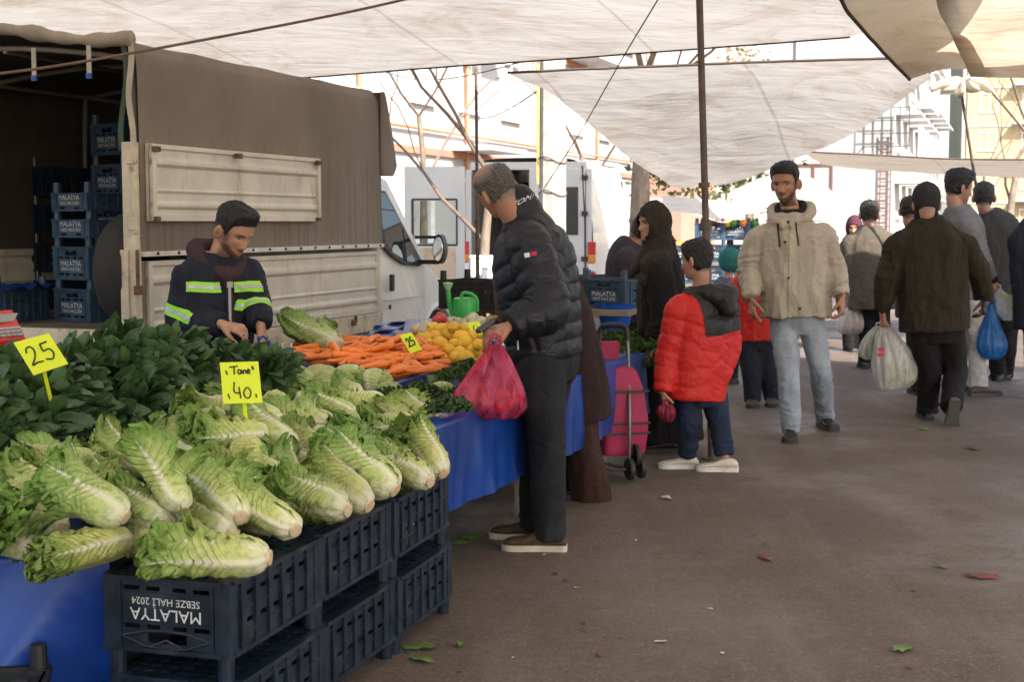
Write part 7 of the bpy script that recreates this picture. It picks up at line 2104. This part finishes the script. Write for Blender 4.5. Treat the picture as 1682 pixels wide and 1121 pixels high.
def fle(S):
    c = p.w((1299, 348)); S.limb([c + p.f * .10 - ZV * .075, c + p.r * .088 + p.f * .02 - ZV * .005, c + p.r * .075 - p.f * .06 + ZV * .045, c - p.f * .095 + ZV * .055, c - p.r * .075 - p.f * .06 + ZV * .045, c - p.r * .088 + p.f * .02 - ZV * .005, c + p.f * .10 - ZV * .075], [.026, .030, .032, .034, .032, .030, .026], 5, 12); S.limb([c - ZV * .12, c - ZV * .06], [.10, .10], 3, 18)
p.piece('fleece_lining', FLEECE, fle, .008, .003, 4, jk)
cc = p.w((1305, 440)); fo = lambda q, n_: np.dot(q - cc, p.f) > .03
PLK = cloth('beige_placket_cloth', (.49, .43, .345), .75, var=.06)
pk = patch('placket', PLK, jk, jk, [(cc - p.r * .045, p.r), (cc + p.r * .012, -p.r)], .006, base=p.base, pred=lambda q, n_: fo(q, n_) and q[2] < p.w((1299, 372))[2], th=.004)
BLKZ = M('black_zip', (.012, .012, .012), .5); 
def front_strip(px_, y0, y1, w, nm, mat_, off=.010):
    a, b = p.w((px_, y0, -.3)), p.w((px_ + (y1 - y0) * .08, y1, -.3)); L_ = np.linalg.norm(a - b)
    return on_surface(p, jk, nm, mat_, rect(w, L_), 0, (a + b) / 2, np.array([1, 0, 0]), nrm(a - b), off)
front_strip(1286, 367, 407, .011, 'chest_zip', BLKZ); front_strip(1315, 365, 405, .011, 'chest_zip', BLKZ)
for px_, py_ in ((1297, 398), (1302, 458), (1320, 509)): on_surface(p, jk, 'snap_button', BLKZ, rect(.016, .016), 0, p.w((px_, py_, -.3)), np.array([1, 0, 0]), ZV, .009)
for x0, x1, y in ((1247, 1288, 368), (1318, 1352, 364)):
    a, b = p.w((x0, y, -.3)), p.w((x1, y - 1, -.3)); on_surface(p, jk, 'seam', cloth('seam_thread', (.30, .25, .19)), rect(np.linalg.norm(a - b), .004, 12), 0, (a + b) / 2, nrm(b - a), ZV, .003)
p.trousers(DENIM_G, r=(.098, .080, .072, .066), seed=52, amp=.007, hipw=.17, hipd=.13)
p.shoe((1298, 698, -.30), 192, .28, BLKL, DKS, ht=.09); p.shoe((1354, 681, .24), 172, .28, BLKL, DKS, ht=.09)
p.hair(HAIR_BLACK, [.066, .063, .052, -.016, .000, -.035, -.058, -.066], .024, .005, seed=13, noise=.002, front=.008)
# ------------------------------------------------------------------ man in olive coat, from behind
p = Person('man in a dark olive coat and knitted cap walking away with two bags', 10.3, 4)
p.head((1521, 336), 4, 2, 0, k=1.06, skin=SKIN_A, crop=((.20, .19, .18), .8)); p.neck((1523, 366), .062)
bt_ = [((1536, 543), .255, .17), ((1534, 490), .255, .17), ((1530, 435), .25, .155), ((1527, 398), .235, .14), ((1525, 374), .165, .115), ((1523, 358), .10, .095)]
a1 = ((1474, 400, 0), (1457, 458, 0), (1450, 512, .05)); a2 = ((1582, 398, 0), (1607, 448, .02), (1616, 490, .10))
p.torso(bt_).arm(*a1, (.08, .1, -1), (1, .2, 0), -1, .95, .6, 1.05).arm(*a2, (.0, .15, -1), (-1, .2, 0), 1, .7, .5, 1.05)
p.legs([((1516, 550, 0), (1527, 612, .05), (1524, 670, .10)), ((1560, 550, 0), (1570, 610, .02), (1563, 664, -.22))])
p.body(.0055)
def coll3(S): S.limb([p.w((1523, 364)) - ZV * .01, p.w((1522, 352)) + ZV * .0], [.095, .088], 4, 20)
jk = p.upper('wool_coat', OLIVE, bt_, [a1, a2], (.090, .085, .076, .066), .008, .011, 61, None, vert=.3)
p.piece('collar', BLACKC, coll3, .008, .002, 6, jk)
sm_ = cloth('olive_seam', (.012, .010, .006))
a, b = p.w((1526, 380, -.3)), p.w((1536, 538, -.3)); on_surface(p, jk, 'back_seam', sm_, rect(np.linalg.norm(a - b), .006, 40), 0, (a + b) / 2, nrm(b - a), np.array([1, 0, 0]) * -1, .002)
p.trousers(BLACKC, r=(.105, .088, .080, .076), seed=62, amp=.008, hipw=.18, hipd=.13, hem=.04)
p.shoe((1524, 670, .10), 4, .28, BLKL, DKS, ht=.09); p.shoe((1563, 664, -.22), 2, .28, BRSH, M('grey_sole', (.075, .066, .06), .8), pitch=66, ht=.09)
def beanie(S): S.ball(p.hp(0, -.004, .062), (.094, .108, .086), p.hR); S.limb([p.hp(0, -.004, .028), p.hp(0, -.006, .06)], [.104, .104], 3, 22); S.ball(p.hp(0, -.01, .115), (.05, .06, .05), p.hR)
p.piece('knitted_cap', cloth('charcoal_knit', (.028, .027, .028), .95, bmp=.8, bs=160), beanie, .0065, .002, 7)
def gl(S):
    b_ = p.w(a2[2]); hand_pieces(S, b_, np.array([.0, .15, -1]), np.array([-1, .2, 0]), 1, 1.13, .7, .5)
p.piece('glove', BLKL, gl, .004, 0, 7)
bag('white printed plastic bag full of greens carried by the man in the olive coat', (1452, 530), 10.36, [(538, 1447, 1462), (552, 1441, 1474), (575, 1437, 1492), (600, 1436, 1503), (622, 1438, 1504), (636, 1442, 1490), (641, 1446, 1466)], BAGW, 21, .55)
bag('whitish bag showing dark greens, beside the printed bag of the man in olive', (1447, 530), 10.46, [(536, 1438, 1450), (550, 1424, 1448), (568, 1413, 1446), (582, 1410, 1444), (590, 1420, 1438)], BAGW, 22, .6)
LEAFD = M('dark_green_leaf', (.035, .09, .02), .5, var=.4); CABP = M('pale_cabbage_skin', (.40, .46, .20), .5, var=.2)
lumps('pale green vegetable seen through the printed white bag', 'vegetable', CABP, [(1460, 615, 0), (1478, 608, .02), (1490, 620, 0)], 10.36, .055, 'vegetables in the printed bag', 'cabbage')
lumps('dark green vegetable seen through the whitish bag', 'vegetable', LEAFD, [(1425, 575, 0), (1433, 562, 0), (1430, 582, .02)], 10.46, .040, 'dark greens in the whitish bag', 'greens')
pt_ = lambda x, y: P(x, y, 10.15)
lb_ = MB()
for y, w in ((575, 10), (583, 12)): lb_.box(P(1447, y, 10.185), (w / 227, .004, .022))
tag(rebase(lb_.build('printed_label', REDT), P(1447, 579, 10.185)), 'red print on the front of the white bag of greens', 'label')
# ------------------------------------------------------------------ young man with glasses
p = Person('young man with glasses in a grey knit top and light sweatpants looking right', 11.9, 62, k=1.05)
p.head((1575, 309), 78, 8, 0, k=1.12, skin=SKIN_C, beard=((.05, .035, .03), .35)); p.neck((1572, 348), .058)
bt_ = [((1590, 492), .18, .15), ((1588, 450), .18, .15), ((1582, 400), .20, .15), ((1577, 368), .195, .135), ((1574, 350), .14, .11), ((1572, 338), .09, .09)]
a1 = ((1592, 372, -.17), (1612, 425, -.20), (1628, 455, -.12)); a2 = ((1568, 372, .17), (1580, 425, .22), (1600, 460, .2))
p.torso(bt_).arm(*a1, (.35, .2, -.9), (-.8, .3, -.3), 1, .8, .6, 1.1).arm(*a2, (.4, 0, -.9), (-.8, 0, 0), -1, .6)
p.legs([((1600, 505, -.09), (1604, 565, -.05), (1607, 625, -.08)), ((1588, 505, .09), (1580, 560, .05), (1572, 612, .2))])
p.body(.0055)
jk = p.upper('knit_top', GREYK, bt_, [a1, a2], (.085, .078, .066, .052), .0085, .005, 71)
p.piece('cuff', BLACKC, lambda S: S.limb([p.w((1625, 449, -.13)), p.w((1629, 457, -.12))], [.056, .052], 3), .006, 0, 1, jk)
p.trousers(SWEAT, r=(.098, .082, .075, .072), seed=72, amp=.008)
p.shoe((1607, 625, -.08), 75, .30, BRSH, M('grey_sole', (.075, .066, .06), .8)); p.shoe((1572, 612, .2), 70, .30, BRSH, DKS)
p.hair(HAIR_BLACK, [.060, .058, .046, -.012, -.006, -.042, -.062, -.068], .034, .014, seed=23, noise=.005, front=.014)
GLF = M('glasses_frame', (.03, .02, .02), .4); gm_ = MB()
for sx in (-1, 1):
    gm_.tube([p.hp(sx * .032 + .021 * math.cos(t), .101 - .012 * abs(math.cos(t)) * (1 if math.cos(t) * sx > 0 else 0), .000 + .016 * math.sin(t)) for t in np.linspace(0, 2 * math.pi, 17)], .0022, 6)
    gm_.tube([p.hp(sx * .054, .092, .004), p.hp(sx * .079, .03, .004), p.hp(sx * .082, -.015, .002)], .0024, 6)
gm_.tube([p.hp(-.011, .104, .002), p.hp(.011, .104, .002)], .0022, 6)
g_ = gm_.build('glasses', GLF, p.root, smooth=180); g_.data.transform(Matrix.Translation(-Vector(p.base)))
bag('blue plastic bag carried by the young man with glasses', (1630, 490), 11.72, [(500, 1626, 1634), (520, 1620, 1638), (545, 1612, 1646), (568, 1606, 1654), (583, 1612, 1650), (590, 1622, 1640)], BAGB, 31, .6)
bag('white bag of spring onions carried by the young man with glasses', (1637, 468), 11.80, [(474, 1634, 1644), (486, 1634, 1656), (500, 1636, 1674), (514, 1640, 1690), (526, 1650, 1700)], BAGW, 32, .5)
lk = MB(); gg = np.random.default_rng(3)
for k in range(7): a = P(1643 + k * 2, 478 + k, 11.7); b = P(1668 + 5 * k, 520 - 3 * k, 11.65); lk.tube([a, (a + b) / 2 + ZV * .01, b], [.004, .006, .008], 6)
tag(rebase(lk.build('spring_onion_bunch', M('spring_onion', (.45, .52, .25), .5, var=.4, vs=8), smooth=60), P(1643, 478, 11.7)), 'bunch of spring onions in the white bag near the right edge', 'spring onions')
# ------------------------------------------------------------------ remaining passers-by
def walker(label, Y, yaw, hc, hyaw, nb, tor, arms, legs, coat, trs, hair_=HAIR_DK, skin=SKIN_A, k=1.0, sl=(.092, .086, .076, .062), seed=80, crop=None, shoes=BLKL, name='coat', hands=True, quilt=None, vx=.0095, line=None, fy=None, hpitch=4, scarf=None, hk=None, group=None):
    p = Person(label, Y, yaw, k, group=group); p.head(hc, hyaw, hpitch, 0, k=hk, skin=skin, crop=crop); p.neck(nb, .057); p.torso(tor)
    for i, (a, d) in enumerate(arms): p.arm(*a, d, (1 if i == 0 else -1, .2, 0), [-1, 1][i], .6, .5, 1.0, hand=hands)
    p.legs(legs); p.body(.0065)
    p.upper(name, coat, tor, [a for a, d in arms], sl, vx, .006, seed, None, quilt, vert=.3)
    p.trousers(trs, seed=seed + 1, voxel=.010)
    for a in p.lg: p.shoe(a[2], yaw if fy is None else fy, .27 * k, shoes, DKS)
    if scarf is not None:
        p.piece('headscarf', scarf, lambda S: (S.ball(p.hp(0, -.012, .010), (.096, .122, .140), p.hR), S.limb([p.hp(0, -.04, -.06), p.hp(0, -.03, -.16), p.nb - ZV * .04], [.088, .092, .13], 5, 18)), .008, .005, seed, cut=lambda co: (np.linalg.norm(((co - p.hc) @ p.hR - np.array([0, .112, -.022])) / np.array([.088, .080, .086]), axis=1) < 1))
    elif hair_ is not None: p.hair(hair_, line or HL_SHORT, .018, .009, seed=seed, noise=.003)
    return p
walker('man in an olive brown quilted jacket walking away with a white bag', 14.0, 4, (1428, 353), 6, (1429, 377),
       [((1434, 508), .25, .17), ((1433, 460), .25, .17), ((1432, 420), .25, .16), ((1430, 395), .22, .14), ((1429, 380), .15, .11), ((1429, 370), .09, .09)],
       [(((1396, 398, 0), (1394, 445, 0), (1403, 486, .05)), (.1, .1, -1)), (((1466, 398, 0), (1472, 440, 0), (1470, 478, .05)), (0, .1, -1))],
       [((1424, 512, 0), (1424, 555, 0), (1420, 594, .05)), ((1446, 512, 0), (1448, 555, 0), (1446, 590, .15))], QUILT, BLACKC, seed=81, hk=1.1)
bag('small white bag of bread in the hand of the man in the quilted jacket', (1405, 494), 14.0, [(500, 1399, 1411), (512, 1386, 1420), (526, 1378, 1428), (540, 1374, 1426), (548, 1380, 1414)], BAGW, 41, .6)
lumps('round orange brown loaf seen through the small white bag', 'bread', M('bread_crust', (.45, .22, .08), .7), [(1398, 536, 0), (1412, 530, 0)], 14.0, .075, 'loaves in the white bag', 'bread')
walker('grey haired man in a long dark grey coat walking away at right', 12.9, 6, (1616, 325), 16, (1622, 352),
       [((1642, 525), .24, .17), ((1640, 465), .235, .165), ((1638, 410), .24, .155), ((1633, 376), .22, .135), ((1627, 358), .15, .11), ((1623, 346), .09, .09)],
       [(((1600, 384, 0), (1596, 430, 0), (1600, 475, 0)), (.1, .1, -1)), (((1668, 382, 0), (1676, 432, 0), (1673, 476, .05)), (0, .1, -1))],
       [((1632, 530, 0), (1636, 580, 0), (1640, 615, .05)), ((1655, 530, 0), (1655, 575, 0), (1652, 612, .15))], GREYW, BLACKC, HAIR_DK, seed=85, hk=1.1, crop=((.10, .095, .09), .8), name='long_coat')
walker('person in dark navy clothes cut off by the right edge of the photo', 11.6, 10, (1706, 322), 10, (1708, 358),
       [((1712, 540), .23, .17), ((1712, 480), .23, .165), ((1710, 420), .235, .155), ((1708, 385), .22, .135), ((1708, 365), .15, .11), ((1708, 350), .09, .09)],
       [(((1674, 392, 0), (1676, 450, 0), (1680, 500, 0)), (.1, .1, -1)), (((1745, 392, 0), (1748, 450, 0), (1745, 500, 0)), (0, .1, -1))],
       [((1700, 545, 0), (1700, 600, 0), (1700, 640, 0)), ((1724, 545, 0), (1724, 600, 0), (1722, 640, .1))], cloth('dark_navy_cloth', (.012, .014, .022)), BLACKC, seed=88)
walker('dark haired person in a navy jacket hidden behind the man in the olive coat', 11.9, 0, (1494, 347), 10, (1500, 374),
       [((1515, 520), .22, .16), ((1514, 470), .22, .16), ((1512, 430), .215, .15), ((1508, 402), .19, .13), ((1504, 384), .14, .11), ((1502, 372), .09, .09)],
       [(((1482, 408, 0), (1486, 450, 0), (1492, 490, .1)), (0, .2, -1)), (((1540, 408, 0), (1545, 450, 0), (1545, 490, .1)), (0, .2, -1))],
       [((1505, 530, 0), (1508, 590, 0), (1508, 630, 0)), ((1526, 530, 0), (1530, 590, 0), (1530, 630, .1))], cloth('deep_navy_cloth', (.011, .013, .024)), BLACKC, HAIR_BLACK, seed=91, k=.95)
walker('woman in a dark red headscarf far back left of the quilted jacket', 16.0, 170, (1403, 375), 200, (1403, 394),
       [((1402, 510), .2, .17), ((1402, 470), .2, .16), ((1402, 430), .2, .15), ((1402, 408), .18, .13), ((1403, 398), .13, .1), ((1403, 390), .08, .08)],
       [(((1378, 415, 0), (1374, 445, 0), (1376, 475, 0)), (0, 0, -1)), (((1428, 415, 0), (1430, 445, 0), (1428, 475, 0)), (0, 0, -1))],
       [((1394, 510, 0), (1394, 545, 0), (1394, 570, 0)), ((1410, 510, 0), (1410, 545, 0), (1410, 568, 0))], CHAR, BLACKC, scarf=cloth('dark_red_scarf', (.06, .016, .03)), seed=93, k=.93)
walker('man in a plum grey fleece bending over behind the woman in black', 10.7, 70, (1056, 384), 80, (1046, 408),
       [((1034, 530), .20, .16), ((1032, 490), .20, .16), ((1031, 450), .205, .155), ((1034, 420), .19, .14), ((1038, 404), .14, .12), ((1042, 396), .09, .09)],
       [(((1028, 424, -.18), (1026, 470, -.2), (1052, 490, -.2)), (1, 0, -.2)), (((1040, 424, .18), (1050, 470, .2), (1068, 490, .15)), (1, 0, -.2))],
       [((1034, 540, -.08), (1034, 610, -.08), (1034, 662, -.08)), ((1036, 540, .08), (1036, 610, .08), (1036, 655, .1))], PLUM, BLACKC, HAIR_DK, seed=95, hpitch=25, name='fleece_top')
walker('child in a red jacket and navy trousers mostly hidden behind the man in beige', 11.2, 188, (1241, 410), 190, (1240, 440),
       [((1238, 560), .17, .13), ((1238, 520), .175, .13), ((1237, 480), .17, .125), ((1238, 458), .15, .11), ((1239, 446), .11, .09), ((1240, 438), .07, .07)],
       [(((1210, 466, 0), (1207, 500, 0), (1208, 524, -.05)), (.1, -.1, -1)), (((1266, 466, 0), (1270, 500, 0), (1266, 530, -.05)), (0, -.1, -1))],
       [((1228, 562, 0), (1234, 610, -.05), (1236, 648, -.05)), ((1252, 562, 0), (1260, 610, 0), (1267, 646, .02))], REDN, cloth('navy_trousers', (.012, .014, .026)), HAIR_BLACK, SKIN_C, k=.78, sl=(.065, .062, .056, .048), seed=97, shoes=BRSH, name='jacket')
pt = walker('small child in a teal knitted hat and grey jacket in the background', 12.8, 175, (1199, 432), 180, (1196, 456),
       [((1192, 560), .16, .13), ((1192, 525), .165, .13), ((1192, 495), .16, .12), ((1193, 474), .14, .11), ((1194, 464), .1, .085), ((1195, 456), .07, .07)],
       [(((1168, 480, 0), (1164, 510, 0), (1166, 535, 0)), (0, 0, -1)), (((1217, 480, 0), (1220, 510, 0), (1218, 535, 0)), (0, 0, -1))],
       [((1186, 562, 0), (1186, 595, 0), (1186, 618, 0)), ((1200, 562, 0), (1200, 595, 0), (1200, 616, 0))], cloth('blue_grey_cloth', (.09, .12, .16)), BLACKC, None, SKIN_C, k=.72, sl=(.06, .056, .05, .042), seed=99, name='jacket')
pt.piece('knitted_hat', cloth('teal_knit', (.03, .15, .15), .95), lambda S: (S.ball(pt.hp(0, -.004, .05), (.096, .11, .10), pt.hR), S.limb([pt.hp(0, -.004, .02), pt.hp(0, -.006, .05)], [.106, .106], 3, 20)), .008, .002, 3)
# ------------------------------------------------------------------ pink shopping trolley
PINKF = M('magenta_fabric', (.28, .006, .052), .65, var=.2, vs=9, bmp=.35, bs=16, bd=.01); GREYM = M('grey_metal_tube', (.16, .155, .15), .4, metal=.7); BLKT = M('black_trim', (.015, .015, .016), .6)
ty = 7.95; W_ = lambda x, y, d=0: P(x, y, ty + d)
o = thing('shopping_trolley', 'magenta fabric shopping trolley with black trim standing in the stall row', 'trolley', (W_(1025, 790)[0], ty, 0))
S_ = Shape(); trx = nrm([.93, .30, 0]); tyw = math.atan2(-.30, .93) * 1.0
rows = []
prf = [(744, 1016, .118, .10), (738, 1016, .130, .11), (690, 1018, .136, .115), (640, 1014, .128, .105), (608, 1006, .112, .09), (602, 1005, .09, .07)]
for y, x, a, b in smoothpath(prf, 6):
    c = W_(x, y); th = np.linspace(0, 2 * np.pi, 48, endpoint=False); fw2 = np.array([-trx[1], trx[0], 0])
    e = .28; cx = np.sign(np.cos(th)) * np.abs(np.cos(th)) ** e; sy = np.sign(np.sin(th)) * np.abs(np.sin(th)) ** e
    rows.append(c + np.outer(cx * a, trx) + np.outer(sy * b, fw2))
A = np.array(rows); A += (.004 * sinnoise(A.reshape(-1, 3), 14, 4))[:, None].reshape(A.shape[0], A.shape[1], 1)
V, Fs = grid_closed(A)
MB().add(V, Fs).build('bag_body', PINKF, o, smooth=60, world=True)
fp = MB(); fw2 = np.array([-trx[1], trx[0], 0])
for (y0, y1, w) in ((562, 606, .055),):
    a, b = W_(1006, y0), W_(1003, y1); fp.box((a + b) / 2 + fw2 * .05, (.12, .05, np.linalg.norm(a - b)), ax=[trx, fw2, nrm(a - b)])
fp.build('top_flap', PINKF, o, bevel=.01, world=True)
for y, k_ in ((692, .145), (708, .142), (640, .137)):
    c = W_(1017, y) - fw2 * .118; MB().box(c, (k_ * 2 - .01, .012, .012), ax=[trx, fw2, ZV]).build('trim', BLKT, o, bevel=.002, world=True)
fm = MB(); 
fm.tube(smoothpath([W_(1033, 775, -.13), W_(1034, 690, -.14), W_(1032, 590, -.02), W_(1030, 550, .0)], 5), .010, 8)
fm.tube(smoothpath([W_(988, 760, .0), W_(986, 690, -.02), W_(985, 590, .06), W_(985, 552, .08)], 5), .010, 8)
fm.tube([W_(1035, 772, -.12), W_(985, 760, .02)], .008, 8); fm.tube(smoothpath([W_(985, 740, .0), W_(990, 760, -.05), W_(1000, 772, -.1), W_(1030, 772, -.12)], 4), .007, 8)
fm.build('frame', GREYM, o, smooth=50, world=True)
MB().tube(smoothpath([W_(1030, 560, .0), W_(1029, 540, .0), W_(1018, 535, .02), W_(998, 535, .05), W_(987, 540, .08), W_(985, 560, .08)], 4), .016, 10).build('handle', BLKT, o, smooth=60, world=True)
for (x, y, d) in ((1034, 771, -.14), (1052, 768, -.06), (1044, 748, -.1)):
    c = W_(x, y, d); c[2] = max(c[2], .064)
    wl_ = MB(); Tm = frame(fw2, ZV, trx, c)
    wl_.lathe([(.045, -.012), (.060, -.012), (.064, 0), (.060, .012), (.045, .012), (.043, 0), (.045, -.012)], 24, T=Tm)
    for k in range(3): wl_.box(c, (.10, .010, .012), ax=[nrm(fw2 * math.cos(k * 1.05) + ZV * math.sin(k * 1.05)), nrm(-fw2 * math.sin(k * 1.05) + ZV * math.cos(k * 1.05)), trx])
    wl_.build('wheel', BLKT, o, smooth=50, world=True)
# ------------------------------------------------------------------ watering can
GRN = M('green_plastic', (.03, .36, .06), .35, var=.12, vs=6)
wc = P(763, 520, 8.6)
o = thing('watering_can', 'bright green plastic watering can standing behind the turnips', 'watering can', wc)
k_ = 8.6 / 2336
mb = MB(); mb.lathe([(18 * k_, -12 * k_), (20 * k_, -8 * k_), (20 * k_, 24 * k_), (18 * k_, 30 * k_), (14 * k_, 31 * k_)], 28); mb.build('can_body', GRN, o, smooth=40)
MB().tube(smoothpath([(-18 * k_, 0, 0), (-24 * k_, 0, 18 * k_), (-27 * k_, 0, 44 * k_)], 5), [.016] * 11, 10).build('spout', GRN, o, smooth=60)
MB().lathe([(4 * k_, 0), (8 * k_, 9 * k_), (9 * k_, 11 * k_), (.001, 12.5 * k_)], 18, c=(-27 * k_, 0, 44 * k_)).build('spout_rose', M('pale_green_plastic', (.35, .50, .28), .4), o, smooth=50)
MB().tube(smoothpath([(-6 * k_, 0, 29 * k_), (-2 * k_, 0, 38 * k_), (10 * k_, 0, 37 * k_), (20 * k_, 0, 28 * k_), (21 * k_, 0, 8 * k_)], 6), .012, 10).build('handle', GRN, o, smooth=60)
# low table that carries the can and the crates of the next stall
nt_ = thing('market_table', 'second market table beyond the lemons holding crates and greens', 'table', P(880, 500, 10.2))
for c_, sz in ((P(768, 540, 8.6), (.26, .26, .04)), (P(925, 505, 10.4), (1.25, 1.1, .04))):
    MB().box(c_, sz, ax=[nrm([.95, -.32, 0]), nrm([.32, .95, 0]), ZV]).build('tabletop', PLANK, nt_, world=True)
    for sx in (-.38, .38):
        for sy in (-.38, .38):
            q = c_ + nrm([.95, -.32, 0]) * sx * sz[0] + nrm([.32, .95, 0]) * sy * sz[1]; MB().box((q[0], q[1], (c_[2] - .02) / 2), (.05, .05, c_[2] - .022)).build('leg', PLANK, nt_, world=True)
z2 = P(905, 505, 10.4)[2] + .022
def at_z(px, Y, z): q = P(px, 500, Y); return (q[0], q[1], z)
gB = 'crates on the second table'
crate('dark crate with greens behind the man in the puffer jacket, on the second table', upT(at_z(800, 9.9, z2), R(-60)), .2, CRATEK, gB)
crate('black crate beside the woman in black, on the second table', upT(at_z(985, 10.25, z2), R(75)), .2, CRATEK, gB)
crate('blue crate standing upright beside the woman in black, on the second table', upT(at_z(1030, 10.15, z2), R(40)), .2, CRATEB, gB)
crate('blue crate under the plum fleece man, on the second table', upT(at_z(1000, 10.75, z2), R(70)), .2, CRATEB, gB)
bk = P(1010, 520, 9.9); o = thing('plastic_tub', 'bright blue plastic tub in front of the upright blue crate', 'tub', bk)
MB().lathe([(.09, -.10), (.115, .0), (.135, .085), (.14, .09), (.128, .09), (.105, -.02), (.08, -.085)], 26).build('tub_body', M('bright_blue_plastic', (.01, .09, .50), .4), o, smooth=40)
for i, (px_, py_, Y_, a, s) in enumerate(((1002, 560, 8.75, .4, 1.2), (1030, 556, 8.9, 1.4, 1.2), (1050, 572, 8.7, .2, 1.15), (1015, 585, 8.5, 2.0, 1.2), (1045, 600, 8.5, .8, 1.1), (985, 575, 8.7, .3, 1.1), (975, 560, 9.0, .9, 1.1))):
    q = P(px_, py_, Y_); T = np.eye(4); T[:3, :3] = rotz(a) * s; T[:3, 3] = q
    ob = dup(cb[i % 2], Matrix(T.tolist())); ob['label'] = 'bunch of parsley in the heap behind the shopping trolley'; ob['group'] = 'parsley heap behind the trolley'
LEEK = M('leek_leaf', (.06, .13, .03), .5, var=.4, vs=6); mb = MB(); gg = np.random.default_rng(9); q0 = P(800, 492, 9.9)
for k in range(26):
    a = gg.uniform(-.9, .9); L_ = gg.uniform(.12, .24); d = nrm([math.sin(a), gg.uniform(-.5, .3), gg.uniform(.1, .8)]); c = q0 + np.array([gg.uniform(-.12, .1), gg.uniform(-.1, .1), 0])
    mb.tube(smoothpath([c, c + d * L_ * .6, c + d * L_ - ZV * .05], 4), np.linspace(.010, .003, 9), 6, squash=.35)
tag(rebase(mb.build('leek_bunch', LEEK, smooth=180), q0), 'bunch of dark green leeks in the crate left of the puffer jacket', 'leeks')
# far stall with stacked crates
gF = 'crates at the far stall behind the boy'
fy_ = 17.3; fs = fy_ / 2336
for i, (px_, nn) in enumerate(((1128, 3), (1172, 4), (1217, 4), (1255, 3))):
    q = P(px_, 500, fy_); z = .45
    for j in range(nn):
        crate('blue crate of produce at the far stall, ' + ['bottom', 'second', 'third', 'top'][j] + ' of ' + ['the leftmost stack', 'the second stack from the left', 'the third stack from the left', 'the rightmost stack'][i], upT((q[0], q[1] + .05 * j, z), R(10 + 5 * i)), .2, CRATEB, gF); z += .262
        if j == nn - 1:
            for k in range(5):
                PM = [M('orange_fruit', (.70, .22, .03), .5), M('lemon_peel', (.66, .40, .03)), M('green_pepper_skin', (.05, .18, .03), .3), M('aubergine_skin', (.03, .012, .035), .25)][(i + k) % 4]
                ob = MB().lathe([(.001, -.05), (.035, -.04), (.055, 0), (.04, .035), (.001, .045)], 12).build('fruit', PM, smooth=180)
                ob.location = (q[0] - .13 + .065 * k, q[1] - .12 + .05 * (k % 2), z - .06); tag(ob, 'produce heaped in the top crate of ' + ['the leftmost far stack', 'the second far stack', 'the third far stack', 'the rightmost far stack'][i], 'produce', 'produce in the far crates ' + str(i + 1))
ft = thing('market_table', 'low far table carrying stacks of blue crates behind the boy', 'table', P(1190, 500, fy_)); q = P(1190, 500, fy_)
MB().box((q[0], q[1] + .1, .42), (1.5, 1.0, .05)).build('tabletop', PLANK, ft, world=True)
for sx in (-.6, .6): MB().box((q[0] + sx, q[1] + .1, .197), (.06, .06, .394)).build('leg', PLANK, ft, world=True)
# ------------------------------------------------------------------ litter on the asphalt
LG = M('trodden_green_leaf', (.10, .17, .03), .6, var=.4); LR = M('trodden_red_leaf', (.16, .03, .02), .6, var=.4)
for i, (px_, py_, c, sz) in enumerate(((1255, 918, 'r', .045), (1617, 949, 'r', .07), (1482, 1068, 'g', .055), (690, 1066, 'g', .05), (755, 1060, 'g', .03), (1545, 932, 'g', .035), (772, 884, 'g', .09), (757, 893, 'g', .07), (1598, 738, 'r', .06), (1520, 706, 'g', .05), (1096, 820, 'p', .04), (694, 1085, 'g', .045), )):
    q = G(px_, py_, .004); g = np.random.default_rng(i + 50); a = g.uniform(0, 6.3); n = 14; V = [(0, 0, .010)]
    for k in range(n):
        t = 2 * math.pi * k / n; r = sz * (1 + .35 * g.uniform(-1, 1)); V.append((r * math.cos(t), .5 * r * math.sin(t), .002 + .012 * g.uniform(0, 1)))
    V = np.array(V) @ rotz(a).T; ob = mesh_obj('fallen_leaf', V, [(0, k + 1, (k + 1) % n + 1) for k in range(n)], {'g': LG, 'r': LR, 'p': CREAMS}[c], smooth=180); ob.location = q
    tag(ob, {'g': 'trodden green leaf scrap lying on the asphalt', 'r': 'dark red leaf scrap lying on the asphalt', 'p': 'pale scrap of peel lying on the asphalt'}[c], 'leaf', {'g': 'green leaf scraps on the road', 'r': 'red leaf scraps on the road', 'p': None}[c])

gl_ = np.random.default_rng(404)
for i in range(34):
    if i < 20: px_, py_ = gl_.uniform(640, 1050), gl_.uniform(840, 1110)
    else: px_, py_ = gl_.uniform(1050, 1670), gl_.uniform(740, 1110)
    if py_ < 1250 - .55 * px_: continue
    q = G(px_, py_, .003); n = 9; sz = gl_.uniform(.008, .022); a = gl_.uniform(0, 6.3); V = [(0, 0, .005)]
    for k in range(n):
        t = 2 * math.pi * k / n; r = sz * (1 + .4 * gl_.uniform(-1, 1)); V.append((r * math.cos(t), .55 * r * math.sin(t), .001 + .006 * gl_.uniform(0, 1)))
    ob = mesh_obj('leaf_scrap', np.array(V) @ rotz(a).T, [(0, k + 1, (k + 1) % n + 1) for k in range(n)], [LG, LR, DKB, CREAMS][i % 4], smooth=180); ob.location = q
    tag(ob, 'tiny scrap of vegetable litter scattered on the asphalt', 'litter', 'tiny scraps of litter on the road')
